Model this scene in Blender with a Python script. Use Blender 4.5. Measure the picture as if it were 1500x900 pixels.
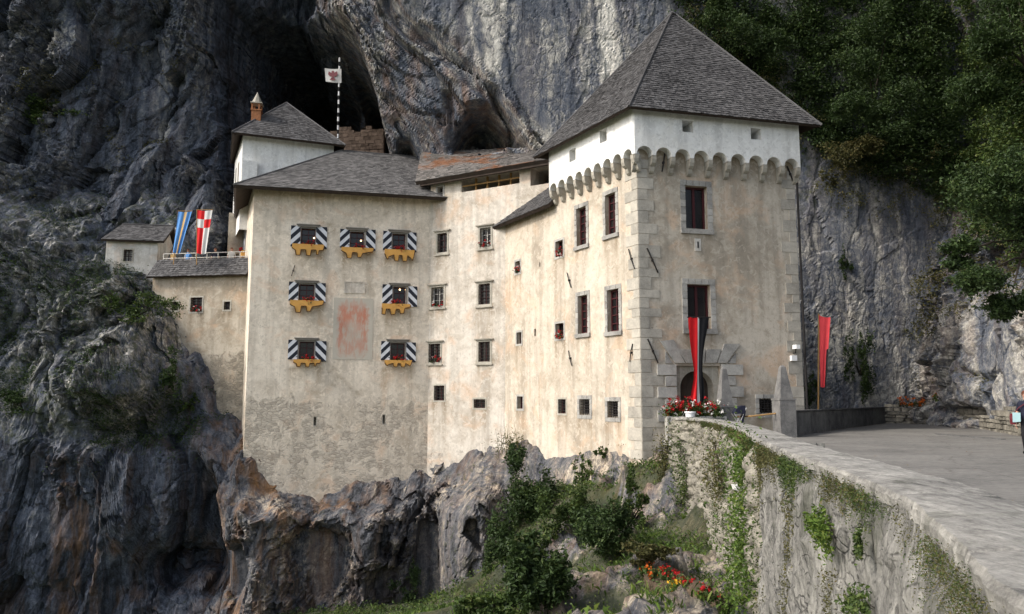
import bpy, bmesh, math, random
import numpy as np
from mathutils import Vector, Matrix

for o in list(bpy.data.objects):
    bpy.data.objects.remove(o)
scene = bpy.context.scene
COL = scene.collection
random.seed(7)
RNG = np.random.default_rng(7)

# ------------------------------------------------------------------ camera, sky, sun, exposure
FPX = 1122.0                       # focal length in pixels of a 1500 x 900 picture
TH = math.atan(135.0 / FPX)        # camera tilted up, horizon 135 px below the centre
EYE = Vector((0, 0, 1.6))
cam_d = bpy.data.cameras.new('camera')
cam_d.sensor_width = 36.0
cam_d.lens = 36.0 * FPX / 1500.0
cam_d.clip_end = 3000
cam_d.clip_start = 0.05
cam = bpy.data.objects.new('camera', cam_d)
COL.objects.link(cam)
cam.location = EYE
cam.rotation_euler = (math.pi / 2 + TH, 0, 0)
scene.camera = cam

SUN_H = Vector((-0.942, -0.335, 0)).normalized()   # where the sun stands, seen from the castle
SUN_EL = math.radians(41)
world = bpy.data.worlds.new('World')
scene.world = world
world.use_nodes = True
wn = world.node_tree
wn.nodes.clear()
sky = wn.nodes.new('ShaderNodeTexSky')
sky.sky_type = 'NISHITA'
sky.sun_disc = False
sky.sun_elevation = SUN_EL
sky.sun_rotation = math.atan2(SUN_H.x, SUN_H.y)
sky.air_density = 1.0
sky.dust_density = 3.0
sky.ozone_density = 0.6
bg = wn.nodes.new('ShaderNodeBackground')
bg.inputs['Strength'].default_value = 0.15
wo = wn.nodes.new('ShaderNodeOutputWorld')
hz = wn.nodes.new('ShaderNodeHueSaturation')      # hazy, washed out sky
hz.inputs['Saturation'].default_value = 0.62
wn.links.new(sky.outputs[0], hz.inputs['Color'])
wn.links.new(hz.outputs[0], bg.inputs['Color'])
wn.links.new(bg.outputs[0], wo.inputs['Surface'])

sun_d = bpy.data.lights.new('sun', 'SUN')
sun_d.energy = 1.55
sun_d.angle = math.radians(8.0)
sun_d.color = (1.0, 0.93, 0.83)
sun = bpy.data.objects.new('sun', sun_d)
COL.objects.link(sun)
sv = Vector((SUN_H.x * math.cos(SUN_EL), SUN_H.y * math.cos(SUN_EL), math.sin(SUN_EL)))
sun.rotation_euler = (-sv).to_track_quat('-Z', 'Y').to_euler()
sun.location = (-60, -20, 60)

scene.view_settings.view_transform = 'Standard'
scene.view_settings.look = 'None'
scene.view_settings.gamma = 1.0
scene.view_settings.use_curve_mapping = False
scene.view_settings.exposure = 0.95
scene.render.engine = 'CYCLES'
scene.cycles.max_bounces = 6
scene.cycles.diffuse_bounces = 3
scene.cycles.transparent_max_bounces = 4
scene.cycles.use_denoising = True

# ------------------------------------------------------------------ measuring helpers
ST, CT = math.sin(TH), math.cos(TH)


def ray(u, v):
    a = (u - 750.0) / FPX
    b = (450.0 - v) / FPX
    return Vector((a, CT - b * ST, ST + b * CT))


def at(u, v, Y):
    """the place seen at (u, v) of the photograph at Y metres ahead of the viewer"""
    r = ray(u, v)
    return EYE + r * (Y / r.y)


def at_z(u, v, z):
    r = ray(u, v)
    return EYE + r * ((z - EYE.z) / r.z)


class Plane:
    """a vertical wall plane through two plan points; a runs along it, out points to the viewer's side"""

    def __init__(s, p0, p1):
        s.p = Vector((p0[0], p0[1], 0))
        d = Vector((p1[0] - p0[0], p1[1] - p0[1], 0))
        s.len = d.length
        s.d = d / s.len
        s.n = Vector((s.d.y, -s.d.x, 0))

    def uv(s, u, v, out=0.0):
        r = ray(u, v)
        q = s.p + s.n * out
        t = (q - EYE).dot(s.n) / r.dot(s.n)
        h = EYE + r * t
        return (h - s.p).dot(s.d), h.z

    def rect(s, u0, u1, v0, v1):
        um, vm = (u0 + u1) / 2, (v0 + v1) / 2
        a0 = s.uv(u0, vm)[0]
        a1 = s.uv(u1, vm)[0]
        z0 = s.uv(um, v1)[1]
        z1 = s.uv(um, v0)[1]
        return (min(a0, a1), max(a0, a1), z0, z1)

    def pt(s, a, z, out=0.0):
        q = s.p + s.d * a + s.n * out
        return Vector((q.x, q.y, z))


def lerp(a, b, t):
    return a + (b - a) * t


# ------------------------------------------------------------------ objects, names, labels
def tag(o, label=None, cat=None, group=None, kind=None):
    if label:
        o['label'] = label
    if cat:
        o['category'] = cat
    if group:
        o['group'] = group
    if kind:
        o['kind'] = kind
    return o


def thing(name, label, cat, loc, group=None):
    o = bpy.data.objects.new(name, None)
    COL.objects.link(o)
    o.location = loc
    o.empty_display_size = 0.3
    return tag(o, label, cat, group)


def link(o, parent=None):
    COL.objects.link(o)
    if parent is not None:
        o.parent = parent
        off = Vector((0, 0, 0))
        p = parent
        while p is not None:
            off += p.location
            p = p.parent
        if o.type != 'EMPTY':
            o.data.transform(Matrix.Translation(-off - o.location))
    return o


class MB:
    """collects faces in world coordinates, then links them as ONE mesh object"""

    def __init__(s):
        s.v = []
        s.f = []
        s.m = []

    def face(s, pts, mi=0):
        i = len(s.v)
        s.v.extend([tuple(p) for p in pts])
        s.f.append(tuple(range(i, i + len(pts))))
        s.m.append(mi)

    def mesh(s, vs, fs, mi=0):
        i = len(s.v)
        s.v.extend([tuple(p) for p in vs])
        for f in fs:
            s.f.append(tuple(i + k for k in f))
            s.m.append(mi)

    def hexa(s, b, t, mi=0):
        """b: four bottom corners, t: four top corners"""
        s.mesh(list(b) + list(t), [(3, 2, 1, 0), (4, 5, 6, 7), (0, 1, 5, 4), (1, 2, 6, 5), (2, 3, 7, 6), (3, 0, 4, 7)], mi)

    def pbox(s, pl, a0, a1, z0, z1, o0, o1, mi=0):
        s.hexa([pl.pt(a0, z0, o1), pl.pt(a1, z0, o1), pl.pt(a1, z0, o0), pl.pt(a0, z0, o0)],
               [pl.pt(a0, z1, o1), pl.pt(a1, z1, o1), pl.pt(a1, z1, o0), pl.pt(a0, z1, o0)], mi)

    def box(s, c, size, rz=0.0, mi=0):
        cx, cy, cz = c
        hx, hy, hz = size[0] / 2, size[1] / 2, size[2] / 2
        cr, sr = math.cos(rz), math.sin(rz)

        def q(x, y, z):
            return (cx + x * cr - y * sr, cy + x * sr + y * cr, cz + z)
        s.hexa([q(-hx, -hy, -hz), q(hx, -hy, -hz), q(hx, hy, -hz), q(-hx, hy, -hz)],
               [q(-hx, -hy, hz), q(hx, -hy, hz), q(hx, hy, hz), q(-hx, hy, hz)], mi)

    def prism(s, poly, ext, mi=0):
        """poly: planar list of points, ext: extrusion vector"""
        n = len(poly)
        a = [Vector(p) for p in poly]
        b = [p + Vector(ext) for p in a]
        s.mesh(a + b, [tuple(range(n))[::-1], tuple(range(n, 2 * n))] +
               [(i, (i + 1) % n, n + (i + 1) % n, n + i) for i in range(n)], mi)

    def tube(s, pts, r, seg=8, mi=0, caps=True):
        pts = [Vector(p) for p in pts]
        n = len(pts)
        rs = r if isinstance(r, (list, tuple)) else [r] * n
        vs = []
        for i, p in enumerate(pts):
            t = (pts[min(i + 1, n - 1)] - pts[max(i - 1, 0)]).normalized()
            h = Vector((0, 0, 1)) if abs(t.z) < 0.9 else Vector((1, 0, 0))
            e1 = t.cross(h).normalized()
            e2 = t.cross(e1)
            for k in range(seg):
                an = 2 * math.pi * k / seg
                vs.append(p + (e1 * math.cos(an) + e2 * math.sin(an)) * rs[i])
        fs = []
        for i in range(n - 1):
            for k in range(seg):
                k2 = (k + 1) % seg
                fs.append((i * seg + k, i * seg + k2, (i + 1) * seg + k2, (i + 1) * seg + k))
        if caps:
            fs.append(tuple(range(seg)))
            fs.append(tuple(range((n - 1) * seg, n * seg))[::-1])
        s.mesh(vs, fs, mi)

    def build(s, name, mats, parent=None, smooth=False):
        me = bpy.data.meshes.new(name)
        me.from_pydata(s.v, [], s.f)
        if not isinstance(mats, (list, tuple)):
            mats = [mats]
        for m in mats:
            me.materials.append(m)
        me.polygons.foreach_set('material_index', s.m)
        if smooth:
            me.polygons.foreach_set('use_smooth', [True] * len(s.f))
        me.update()
        o = bpy.data.objects.new(name, me)
        return link(o, parent)


def np_mesh(name, verts, quads, mats, parent=None, smooth=False, midx=None, attrs=None):
    """verts (N,3), quads (M,4) numpy arrays"""
    me = bpy.data.meshes.new(name)
    me.vertices.add(len(verts))
    me.vertices.foreach_set('co', np.asarray(verts, dtype=np.float32).ravel())
    m, k = quads.shape
    me.loops.add(m * k)
    me.polygons.add(m)
    me.polygons.foreach_set('loop_start', np.arange(0, m * k, k, dtype=np.int32))
    me.loops.foreach_set('vertex_index', quads.astype(np.int32).ravel())
    if not isinstance(mats, (list, tuple)):
        mats = [mats]
    for mt in mats:
        me.materials.append(mt)
    if midx is not None:
        me.polygons.foreach_set('material_index', np.asarray(midx, dtype=np.int32))
    me.polygons.foreach_set('use_smooth', np.full(m, smooth, dtype=bool))
    for nm, arr in (attrs or {}).items():
        at_ = me.attributes.new(nm, 'FLOAT', 'POINT')
        at_.data.foreach_set('value', np.asarray(arr, dtype=np.float32).ravel())
    me.update(calc_edges=True)
    me.validate()
    o = bpy.data.objects.new(name, me)
    return link(o, parent)


# ------------------------------------------------------------------ numpy noise
def _h(i, j, k, seed):
    with np.errstate(over='ignore'):
        h = (i.astype(np.uint32) * np.uint32(374761393) + j.astype(np.uint32) * np.uint32(668265263)
             + k.astype(np.uint32) * np.uint32(2246822519) + np.uint32((seed * 3266489917) & 0xffffffff))
        h = (h ^ (h >> np.uint32(13))) * np.uint32(1274126177)
        h = (h ^ (h >> np.uint32(16))) * np.uint32(2654435769)
        h = h ^ (h >> np.uint32(15))
    return h


def _hf(i, j, k, seed):
    return _h(i, j, k, seed).astype(np.float64) / 4294967296.0


def vnoise(p, seed=0):
    """smooth value noise, about -1..1"""
    f = np.floor(p)
    i = f.astype(np.int64)
    t = p - f
    t = t * t * t * (t * (t * 6 - 15) + 10)
    r = 0
    for dx in (0, 1):
        wx = t[:, 0] if dx else 1 - t[:, 0]
        for dy in (0, 1):
            wy = t[:, 1] if dy else 1 - t[:, 1]
            for dz in (0, 1):
                wz = t[:, 2] if dz else 1 - t[:, 2]
                r = r + wx * wy * wz * _hf(i[:, 0] + dx, i[:, 1] + dy, i[:, 2] + dz, seed)
    return r * 2 - 1


def fbm(p, oct=4, seed=0, gain=0.5, ridged=False):
    r = 0
    a = 1.0
    for o in range(oct):
        n = vnoise(p * (2.03 ** o) + 17.3 * o, seed + o)
        if ridged:
            n = 1 - 2 * np.abs(n)
        r = r + a * n
        a *= gain
    return r


def facets(p, seed=0):
    """cells with a tilted plane in each: broken, blocky rock. returns height, cell random, edge distance"""
    f = np.floor(p).astype(np.int64)
    n = len(p)
    b1 = np.full(n, 1e9)
    b2 = np.full(n, 1e9)
    val = np.zeros(n)
    rnd = np.zeros(n)
    for dx in (-1, 0, 1):
        for dy in (-1, 0, 1):
            for dz in (-1, 0, 1):
                i, j, k = f[:, 0] + dx, f[:, 1] + dy, f[:, 2] + dz
                cx = i + _hf(i, j, k, seed)
                cy = j + _hf(i, j, k, seed + 1)
                cz = k + _hf(i, j, k, seed + 2)
                ex, ey, ez = p[:, 0] - cx, p[:, 1] - cy, p[:, 2] - cz
                d = ex * ex + ey * ey + ez * ez
                g1 = _hf(i, j, k, seed + 3) * 2 - 1
                g3 = _hf(i, j, k, seed + 4) * 2 - 1
                rr = _hf(i, j, k, seed + 5)
                hval = ex * g1 + ez * g3 + (rr - 0.5) * 0.9
                closer = d < b1
                b2 = np.where(closer, b1, np.minimum(b2, d))
                val = np.where(closer, hval, val)
                rnd = np.where(closer, rr, rnd)
                b1 = np.where(closer, d, b1)
    return val, rnd, np.sqrt(b2) - np.sqrt(b1)


def sstep(x, a, b):
    t = np.clip((x - a) / (b - a), 0, 1)
    return t * t * (3 - 2 * t)


def poly_sd(px, pz, poly):
    """signed distance to a polygon, positive inside"""
    n = len(poly)
    d = np.full(px.shape, 1e9)
    ins = np.zeros(px.shape, dtype=bool)
    for i in range(n):
        x0, z0 = poly[i]
        x1, z1 = poly[(i + 1) % n]
        ex, ez = x1 - x0, z1 - z0
        t = np.clip(((px - x0) * ex + (pz - z0) * ez) / (ex * ex + ez * ez + 1e-12), 0, 1)
        d = np.minimum(d, np.hypot(px - x0 - t * ex, pz - z0 - t * ez))
        c = (z0 > pz) != (z1 > pz)
        xi = x0 + (pz - z0) * ex / (ez if abs(ez) > 1e-12 else 1e-12)
        ins ^= c & (px < xi)
    return np.where(ins, d, -d)


def grid_quads(nu, nv):
    idx = np.arange(nu * nv).reshape(nv, nu)
    return np.stack([idx[:-1, :-1], idx[:-1, 1:], idx[1:, 1:], idx[1:, :-1]], axis=-1).reshape(-1, 4)
# ------------------------------------------------------------------ materials
def N(nt, typ, ins=None, **props):
    n = nt.nodes.new(typ)
    for k, v in props.items():
        setattr(n, k, v)
    for k, v in (ins or {}).items():
        if isinstance(v, bpy.types.NodeSocket):
            nt.links.new(v, n.inputs[k])
        elif isinstance(v, bpy.types.Node):
            nt.links.new(v.outputs[0], n.inputs[k])
        else:
            n.inputs[k].default_value = v
    return n


def M_(nt, op, a, b=0.0, c=None, clamp=False):
    ins = {0: a, 1: b}
    if c is not None:
        ins[2] = c
    return N(nt, 'ShaderNodeMath', ins, operation=op, use_clamp=clamp).outputs[0]


def ramp(nt, fac, stops, interp='LINEAR'):
    n = N(nt, 'ShaderNodeValToRGB', {0: fac})
    cr = n.color_ramp
    cr.interpolation = interp
    while len(cr.elements) < len(stops):
        cr.elements.new(0.5)
    for e, (p, c) in zip(cr.elements, stops):
        e.position = p
        e.color = (c[0], c[1], c[2], 1) if not isinstance(c, (int, float)) else (c, c, c, 1)
    return n.outputs[0]


def mix(nt, fac, a, b, mode='MIX'):
    n = nt.nodes.new('ShaderNodeMix')
    n.data_type = 'RGBA'
    n.blend_type = mode
    for i, v in ((0, fac), (6, a), (7, b)):
        if isinstance(v, bpy.types.NodeSocket):
            nt.links.new(v, n.inputs[i])
        elif i == 0:
            n.inputs[0].default_value = v
        else:
            n.inputs[i].default_value = (v[0], v[1], v[2], 1)
    return n.outputs[2]


def new_mat(name):
    m = bpy.data.materials.new(name)
    m.use_nodes = True
    nt = m.node_tree
    nt.nodes.clear()
    out = nt.nodes.new('ShaderNodeOutputMaterial')
    b = nt.nodes.new('ShaderNodeBsdfPrincipled')
    nt.links.new(b.outputs[0], out.inputs[0])
    b.inputs['Roughness'].default_value = 0.9
    b.inputs['Specular IOR Level'].default_value = 0.25
    return m, nt, b


def wpos(nt):
    return N(nt, 'ShaderNodeNewGeometry').outputs['Position']


def mapped(nt, vec, scale, rot=(0, 0, 0), loc=(0, 0, 0)):
    return N(nt, 'ShaderNodeMapping', {'Vector': vec, 'Scale': scale, 'Rotation': rot, 'Location': loc}).outputs[0]


def noise(nt, vec, scale, detail=6.0, rough=0.6, dist=0.0):
    return N(nt, 'ShaderNodeTexNoise', {'Vector': vec, 'Scale': scale, 'Detail': detail, 'Roughness': rough, 'Distortion': dist}).outputs[0]


def bump(nt, h, strength, dist, normal=None):
    ins = {'Height': h, 'Strength': strength, 'Distance': dist}
    if normal is not None:
        ins['Normal'] = normal
    return N(nt, 'ShaderNodeBump', ins).outputs[0]


def attr(nt, name):
    return N(nt, 'ShaderNodeAttribute', attribute_name=name).outputs['Fac']


def mat_flat(name, col, rough=0.8, var=0.12, metal=0.0, scale=3.0, bumpy=0.0):
    m, nt, b = new_mat(name)
    p = wpos(nt)
    n = noise(nt, p, scale, 6)
    lo = tuple(c * (1 - var) for c in col)
    hi = tuple(min(1, c * (1 + var)) for c in col)
    c = ramp(nt, n, [(0.25, lo), (0.75, hi)])
    nt.links.new(c, b.inputs['Base Color'])
    b.inputs['Roughness'].default_value = rough
    b.inputs['Metallic'].default_value = metal
    if bumpy:
        nt.links.new(bump(nt, noise(nt, p, scale * 8, 6), bumpy, 0.02), b.inputs['Normal'])
    return m


def mat_rock(name):
    m, nt, b = new_mat(name)
    p = wpos(nt)
    tone, och, moss, cell = attr(nt, 'tone'), attr(nt, 'ochre'), attr(nt, 'moss'), attr(nt, 'cell')
    warp = N(nt, 'ShaderNodeTexNoise', {'Vector': p, 'Scale': 0.5, 'Detail': 4.0}).outputs['Color']
    pw = N(nt, 'ShaderNodeVectorMath', {0: p, 1: N(nt, 'ShaderNodeVectorMath', {0: warp, 1: (0.55, 0.55, 0.55)}, operation='MULTIPLY').outputs[0]}, operation='ADD').outputs[0]
    st = mapped(nt, pw, (1.5, 1.5, 0.13), rot=(0, 0.12, 0))
    nS = noise(nt, st, 1.0, 8, 0.65)
    nA = noise(nt, p, 0.22, 6, 0.6, 0.4)
    nF = noise(nt, pw, 2.3, 12, 0.72)
    nG = noise(nt, p, 9.0, 8, 0.75)
    v = M_(nt, 'ADD', tone, M_(nt, 'MULTIPLY', M_(nt, 'SUBTRACT', nA, 0.5), 0.75))
    v = M_(nt, 'ADD', v, M_(nt, 'MULTIPLY', M_(nt, 'SUBTRACT', nS, 0.5), 1.15))
    v = M_(nt, 'ADD', v, M_(nt, 'MULTIPLY', M_(nt, 'SUBTRACT', nF, 0.5), M_(nt, 'ADD', 0.55, M_(nt, 'MULTIPLY', cell, 1.1))))
    v = M_(nt, 'ADD', v, M_(nt, 'MULTIPLY', M_(nt, 'SUBTRACT', nG, 0.5), 0.75))
    nK = noise(nt, p, 30.0, 5, 0.8)
    v = M_(nt, 'ADD', v, M_(nt, 'MULTIPLY', M_(nt, 'SUBTRACT', nK, 0.5), 0.45))
    vk = N(nt, 'ShaderNodeTexVoronoi', {'Vector': N(nt, 'ShaderNodeVectorMath', {0: mapped(nt, pw, (1.0, 1.0, 0.45)), 1: N(nt, 'ShaderNodeVectorMath', {0: N(nt, 'ShaderNodeTexNoise', {'Vector': p, 'Scale': 2.5, 'Detail': 5.0}).outputs['Color'], 1: (0.35, 0.35, 0.35)}, operation='MULTIPLY').outputs[0]}, operation='ADD').outputs[0], 'Scale': 0.9}, feature='DISTANCE_TO_EDGE').outputs[0]
    fis = M_(nt, 'MULTIPLY', ramp(nt, vk, [(0.0, 1.0), (0.035, 0.0)]), ramp(nt, nA, [(0.42, 0.0), (0.58, 1.0)]))
    v = M_(nt, 'SUBTRACT', v, M_(nt, 'MULTIPLY', fis, 0.30))
    v = M_(nt, 'ADD', v, M_(nt, 'MULTIPLY', M_(nt, 'SUBTRACT', cell, 0.5), 0.22))
    col = ramp(nt, v, [(0.0, (0.013, 0.0145, 0.018)), (0.25, (0.036, 0.042, 0.054)), (0.45, (0.082, 0.096, 0.126)),
                       (0.63, (0.155, 0.163, 0.182)), (0.82, (0.36, 0.35, 0.325)), (1.0, (0.60, 0.58, 0.53))])
    col = mix(nt, M_(nt, 'MULTIPLY', attr(nt, 'warm'), 0.75), col, mix(nt, 1.0, col, (1.12, 0.97, 0.80), 'MULTIPLY'))
    st2 = mapped(nt, pw, (1.1, 1.1, 0.16), loc=(9, 4, 2))
    nO = noise(nt, st2, 1.0, 7, 0.6)
    of = M_(nt, 'MULTIPLY', och, ramp(nt, nO, [(0.46, 0.0), (0.64, 1.0)]))
    col = mix(nt, of, col, mix(nt, nF, (0.10, 0.05, 0.022), (0.42, 0.22, 0.085)))
    nM = noise(nt, p, 2.2, 8, 0.7)
    mf = M_(nt, 'MULTIPLY', ramp(nt, M_(nt, 'ADD', nM, M_(nt, 'MULTIPLY', moss, 0.42)), [(0.68, 0.0), (0.84, 1.0)]), 0.75)
    mc = mix(nt, nG, (0.014, 0.022, 0.007), (0.075, 0.085, 0.026))
    col = mix(nt, mf, col, mc)
    nt.links.new(col, b.inputs['Base Color'])
    vor = N(nt, 'ShaderNodeTexVoronoi', {'Vector': mapped(nt, pw, (1.0, 1.0, 0.55)), 'Scale': 1.7}, feature='DISTANCE_TO_EDGE').outputs[0]
    cr = ramp(nt, vor, [(0.0, 0.0), (0.09, 1.0)])
    h = M_(nt, 'ADD', M_(nt, 'MULTIPLY', nF, 1.0), M_(nt, 'MULTIPLY', cr, 0.22))
    h = M_(nt, 'ADD', h, M_(nt, 'MULTIPLY', nS, 0.35))
    n1 = bump(nt, h, M_(nt, 'ADD', 0.18, M_(nt, 'MULTIPLY', cell, 0.75)), 0.30)
    n2 = bump(nt, M_(nt, 'ADD', nG, M_(nt, 'MULTIPLY', noise(nt, p, 22.0, 6, 0.8), 0.5)), 0.6, 0.07, n1)
    nt.links.new(n2, b.inputs['Normal'])
    b.inputs['Roughness'].default_value = 0.85
    return m


def mat_plaster(name, light, mid, dark, rubble_top=-99.0, rubble=0.5, patch=0.5, warm=(0.62, 0.42, 0.28)):
    """old lime plaster: mottled, streaked, fallen off in patches down to the rubble"""
    m, nt, b = new_mat(name)
    p = wpos(nt)
    z = N(nt, 'ShaderNodeSeparateXYZ', {0: p}).outputs['Z']
    nA = noise(nt, p, 0.32, 9, 0.62, 0.6)
    nB = noise(nt, p, 1.3, 9, 0.68, 0.5)
    nS = noise(nt, mapped(nt, p, (1.6, 1.6, 0.13)), 1.0, 7, 0.6, 0.3)
    nG = noise(nt, p, 14.0, 8, 0.75)
    nH = noise(nt, p, 5.0, 9, 0.75, 0.3)
    v = M_(nt, 'ADD', M_(nt, 'MULTIPLY', nA, 0.55), M_(nt, 'MULTIPLY', nB, 0.45))
    col = ramp(nt, v, [(0.34, dark), (0.46, mid), (0.54, light), (0.68, tuple(min(1, c * 1.12) for c in light))])
    col = mix(nt, M_(nt, 'MULTIPLY', ramp(nt, nS, [(0.48, 0.0), (0.64, 1.0)]), 0.55), col, tuple(c * 0.62 for c in mid))
    nW = noise(nt, p, 0.55, 7, 0.6, 0.8)
    col = mix(nt, M_(nt, 'MULTIPLY', ramp(nt, nW, [(0.52, 0.0), (0.66, 1.0)]), 0.45), col, warm)
    col = mix(nt, M_(nt, 'MULTIPLY', ramp(nt, nH, [(0.53, 0.0), (0.66, 1.0)]), 0.5), col, tuple(c * 0.5 for c in mid))
    nP = noise(nt, p, 8.5, 7, 0.72, 0.2)
    pit = M_(nt, 'MULTIPLY', ramp(nt, nP, [(0.60, 0.0), (0.67, 1.0)]), ramp(nt, nB, [(0.40, 0.15), (0.60, 1.0)]))
    col = mix(nt, M_(nt, 'MULTIPLY', pit, 0.6), col, tuple(c * 0.38 for c in mid))
    nD = noise(nt, mapped(nt, p, (5.5, 5.5, 0.35)), 1.0, 7, 0.7, 0.3)
    sta = attr(nt, 'stain')
    col = mix(nt, M_(nt, 'MULTIPLY', sta, ramp(nt, M_(nt, 'ADD', nD, M_(nt, 'MULTIPLY', nH, 0.35)), [(0.42, 0.22), (0.72, 1.0)])), col, tuple(c * e for c, e in zip(mid, (0.50, 0.44, 0.36))))
    nQ = noise(nt, p, 3.0, 5, 0.55, 1.2)
    col = mix(nt, M_(nt, 'MULTIPLY', ramp(nt, nQ, [(0.57, 0.0), (0.60, 1.0)]), 0.35), col, tuple(min(1, c * 1.15) for c in light))
    # bare rubble
    pz = mapped(nt, p, (1.0, 1.0, 2.3))
    vc = N(nt, 'ShaderNodeTexVoronoi', {'Vector': pz, 'Scale': 3.2}, feature='F1')
    ve = N(nt, 'ShaderNodeTexVoronoi', {'Vector': pz, 'Scale': 3.2}, feature='DISTANCE_TO_EDGE').outputs[0]
    joint = ramp(nt, ve, [(0.0, 0.0), (0.10, 1.0)])
    sc = mix(nt, N(nt, 'ShaderNodeSeparateColor', {0: vc.outputs['Color']}).outputs[0], tuple(c * 0.45 for c in mid), tuple(c * 0.95 for c in mid))
    sc = mix(nt, joint, tuple(c * 0.30 for c in mid), sc)
    sc = mix(nt, M_(nt, 'MULTIPLY', nH, 0.5), sc, tuple(c * 0.7 for c in mid))
    zf = M_(nt, 'MULTIPLY', ramp(nt, M_(nt, 'MULTIPLY', M_(nt, 'SUBTRACT', rubble_top, z), 0.25), [(0.0, 0.0), (0.3, 1.0)]), rubble)
    pm = M_(nt, 'ADD', M_(nt, 'MULTIPLY', nB, 0.6), M_(nt, 'MULTIPLY', nA, 0.4))
    pm = M_(nt, 'ADD', pm, M_(nt, 'MULTIPLY', zf, 0.155))
    pf = M_(nt, 'MULTIPLY', ramp(nt, pm, [(0.60, 0.0), (0.66, 1.0)]), patch)
    col = mix(nt, pf, col, sc)
    nt.links.new(col, b.inputs['Base Color'])
    h = M_(nt, 'ADD', M_(nt, 'MULTIPLY', nB, 0.7), M_(nt, 'MULTIPLY', nG, 0.18))
    h = M_(nt, 'ADD', h, M_(nt, 'MULTIPLY', nH, 0.25))
    h = M_(nt, 'SUBTRACT', h, M_(nt, 'MULTIPLY', pf, M_(nt, 'SUBTRACT', 1.15, M_(nt, 'MULTIPLY', joint, 0.55))))
    nt.links.new(bump(nt, M_(nt, 'SUBTRACT', h, M_(nt, 'MULTIPLY', pit, 0.25)), 0.65, 0.07), b.inputs['Normal'])
    b.inputs['Roughness'].default_value = 0.95
    b.inputs['Specular IOR Level'].default_value = 0.1
    return m


def mat_shingle(name, dark, light, moss=None, mossamt=0.5):
    m, nt, b = new_mat(name)
    p = wpos(nt)
    rnd = N(nt, 'ShaderNodeNewGeometry').outputs['Random Per Island']
    n1 = noise(nt, p, 0.5, 7, 0.65)
    n2 = noise(nt, mapped(nt, p, (6, 6, 2.0)), 2.0, 8, 0.7)
    v = M_(nt, 'ADD', M_(nt, 'MULTIPLY', rnd, 0.34), M_(nt, 'ADD', M_(nt, 'MULTIPLY', n1, 0.5), M_(nt, 'MULTIPLY', n2, 0.40)))
    col = ramp(nt, v, [(0.34, dark), (0.62, tuple((a + c) / 2 for a, c in zip(dark, light))), (0.92, light)])
    if moss:
        n3 = noise(nt, p, 0.42, 7, 0.62, 0.6)
        col = mix(nt, M_(nt, 'MULTIPLY', ramp(nt, n3, [(0.50, 0.0), (0.62, 1.0)]), mossamt), col, moss)
    nt.links.new(col, b.inputs['Base Color'])
    nt.links.new(bump(nt, n2, 0.5, 0.02), b.inputs['Normal'])
    b.inputs['Roughness'].default_value = 0.8
    return m


def mat_leaf(name, dark, light, yellow=None):
    m, nt, b = new_mat(name)
    rnd = N(nt, 'ShaderNodeNewGeometry').outputs['Random Per Island']
    p = wpos(nt)
    n1 = noise(nt, p, 0.8, 5, 0.6)
    v = M_(nt, 'ADD', M_(nt, 'MULTIPLY', rnd, 0.6), M_(nt, 'MULTIPLY', n1, 0.6))
    stops = [(0.25, dark), (0.75, light)]
    if yellow:
        stops.append((0.97, yellow))
    col = ramp(nt, v, stops)
    nt.links.new(col, b.inputs['Base Color'])
    b.inputs['Roughness'].default_value = 0.6
    b.inputs['Specular IOR Level'].default_value = 0.3
    tr = N(nt, 'ShaderNodeBsdfTranslucent', {'Color': col})
    ms = N(nt, 'ShaderNodeMixShader', {0: 0.25, 1: b.outputs[0], 2: tr.outputs[0]})
    out = [n for n in nt.nodes if n.type == 'OUTPUT_MATERIAL'][0]
    nt.links.new(ms.outputs[0], out.inputs[0])
    return m


def mat_road(name):
    m, nt, b = new_mat(name)
    p = wpos(nt)
    nA = noise(nt, p, 0.35, 8, 0.62, 0.4)
    nB = noise(nt, mapped(nt, p, (0.4, 1.6, 1)), 1.2, 9, 0.72, 0.6)
    nG = noise(nt, p, 45.0, 6, 0.8)
    v = M_(nt, 'ADD', M_(nt, 'MULTIPLY', nA, 0.35), M_(nt, 'ADD', M_(nt, 'MULTIPLY', nB, 0.22), M_(nt, 'MULTIPLY', noise(nt, p, 5.0, 9, 0.75, 0.4), 0.43)))
    col = ramp(nt, v, [(0.38, (0.085, 0.083, 0.080)), (0.5, (0.155, 0.151, 0.142)), (0.62, (0.235, 0.226, 0.21))])
    col = mix(nt, M_(nt, 'MULTIPLY', ramp(nt, nG, [(0.45, 0.0), (0.75, 1.0)]), 0.4), col, (0.25, 0.24, 0.22))
    ve = N(nt, 'ShaderNodeTexVoronoi', {'Vector': mapped(nt, N(nt, 'ShaderNodeVectorMath', {0: p, 1: N(nt, 'ShaderNodeTexNoise', {'Vector': p, 'Scale': 0.6, 'Detail': 6.0}).outputs['Color']}, operation='ADD').outputs[0], (0.35, 0.2, 0.3)), 'Scale': 1.0}, feature='DISTANCE_TO_EDGE').outputs[0]
    cr = ramp(nt, ve, [(0.0, 1.0), (0.012, 0.0)])
    col = mix(nt, M_(nt, 'MULTIPLY', cr, 0.30), col, (0.05, 0.034, 0.03))
    nt.links.new(col, b.inputs['Base Color'])
    nt.links.new(bump(nt, nG, 0.6, 0.012), b.inputs['Normal'])
    return m


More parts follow.
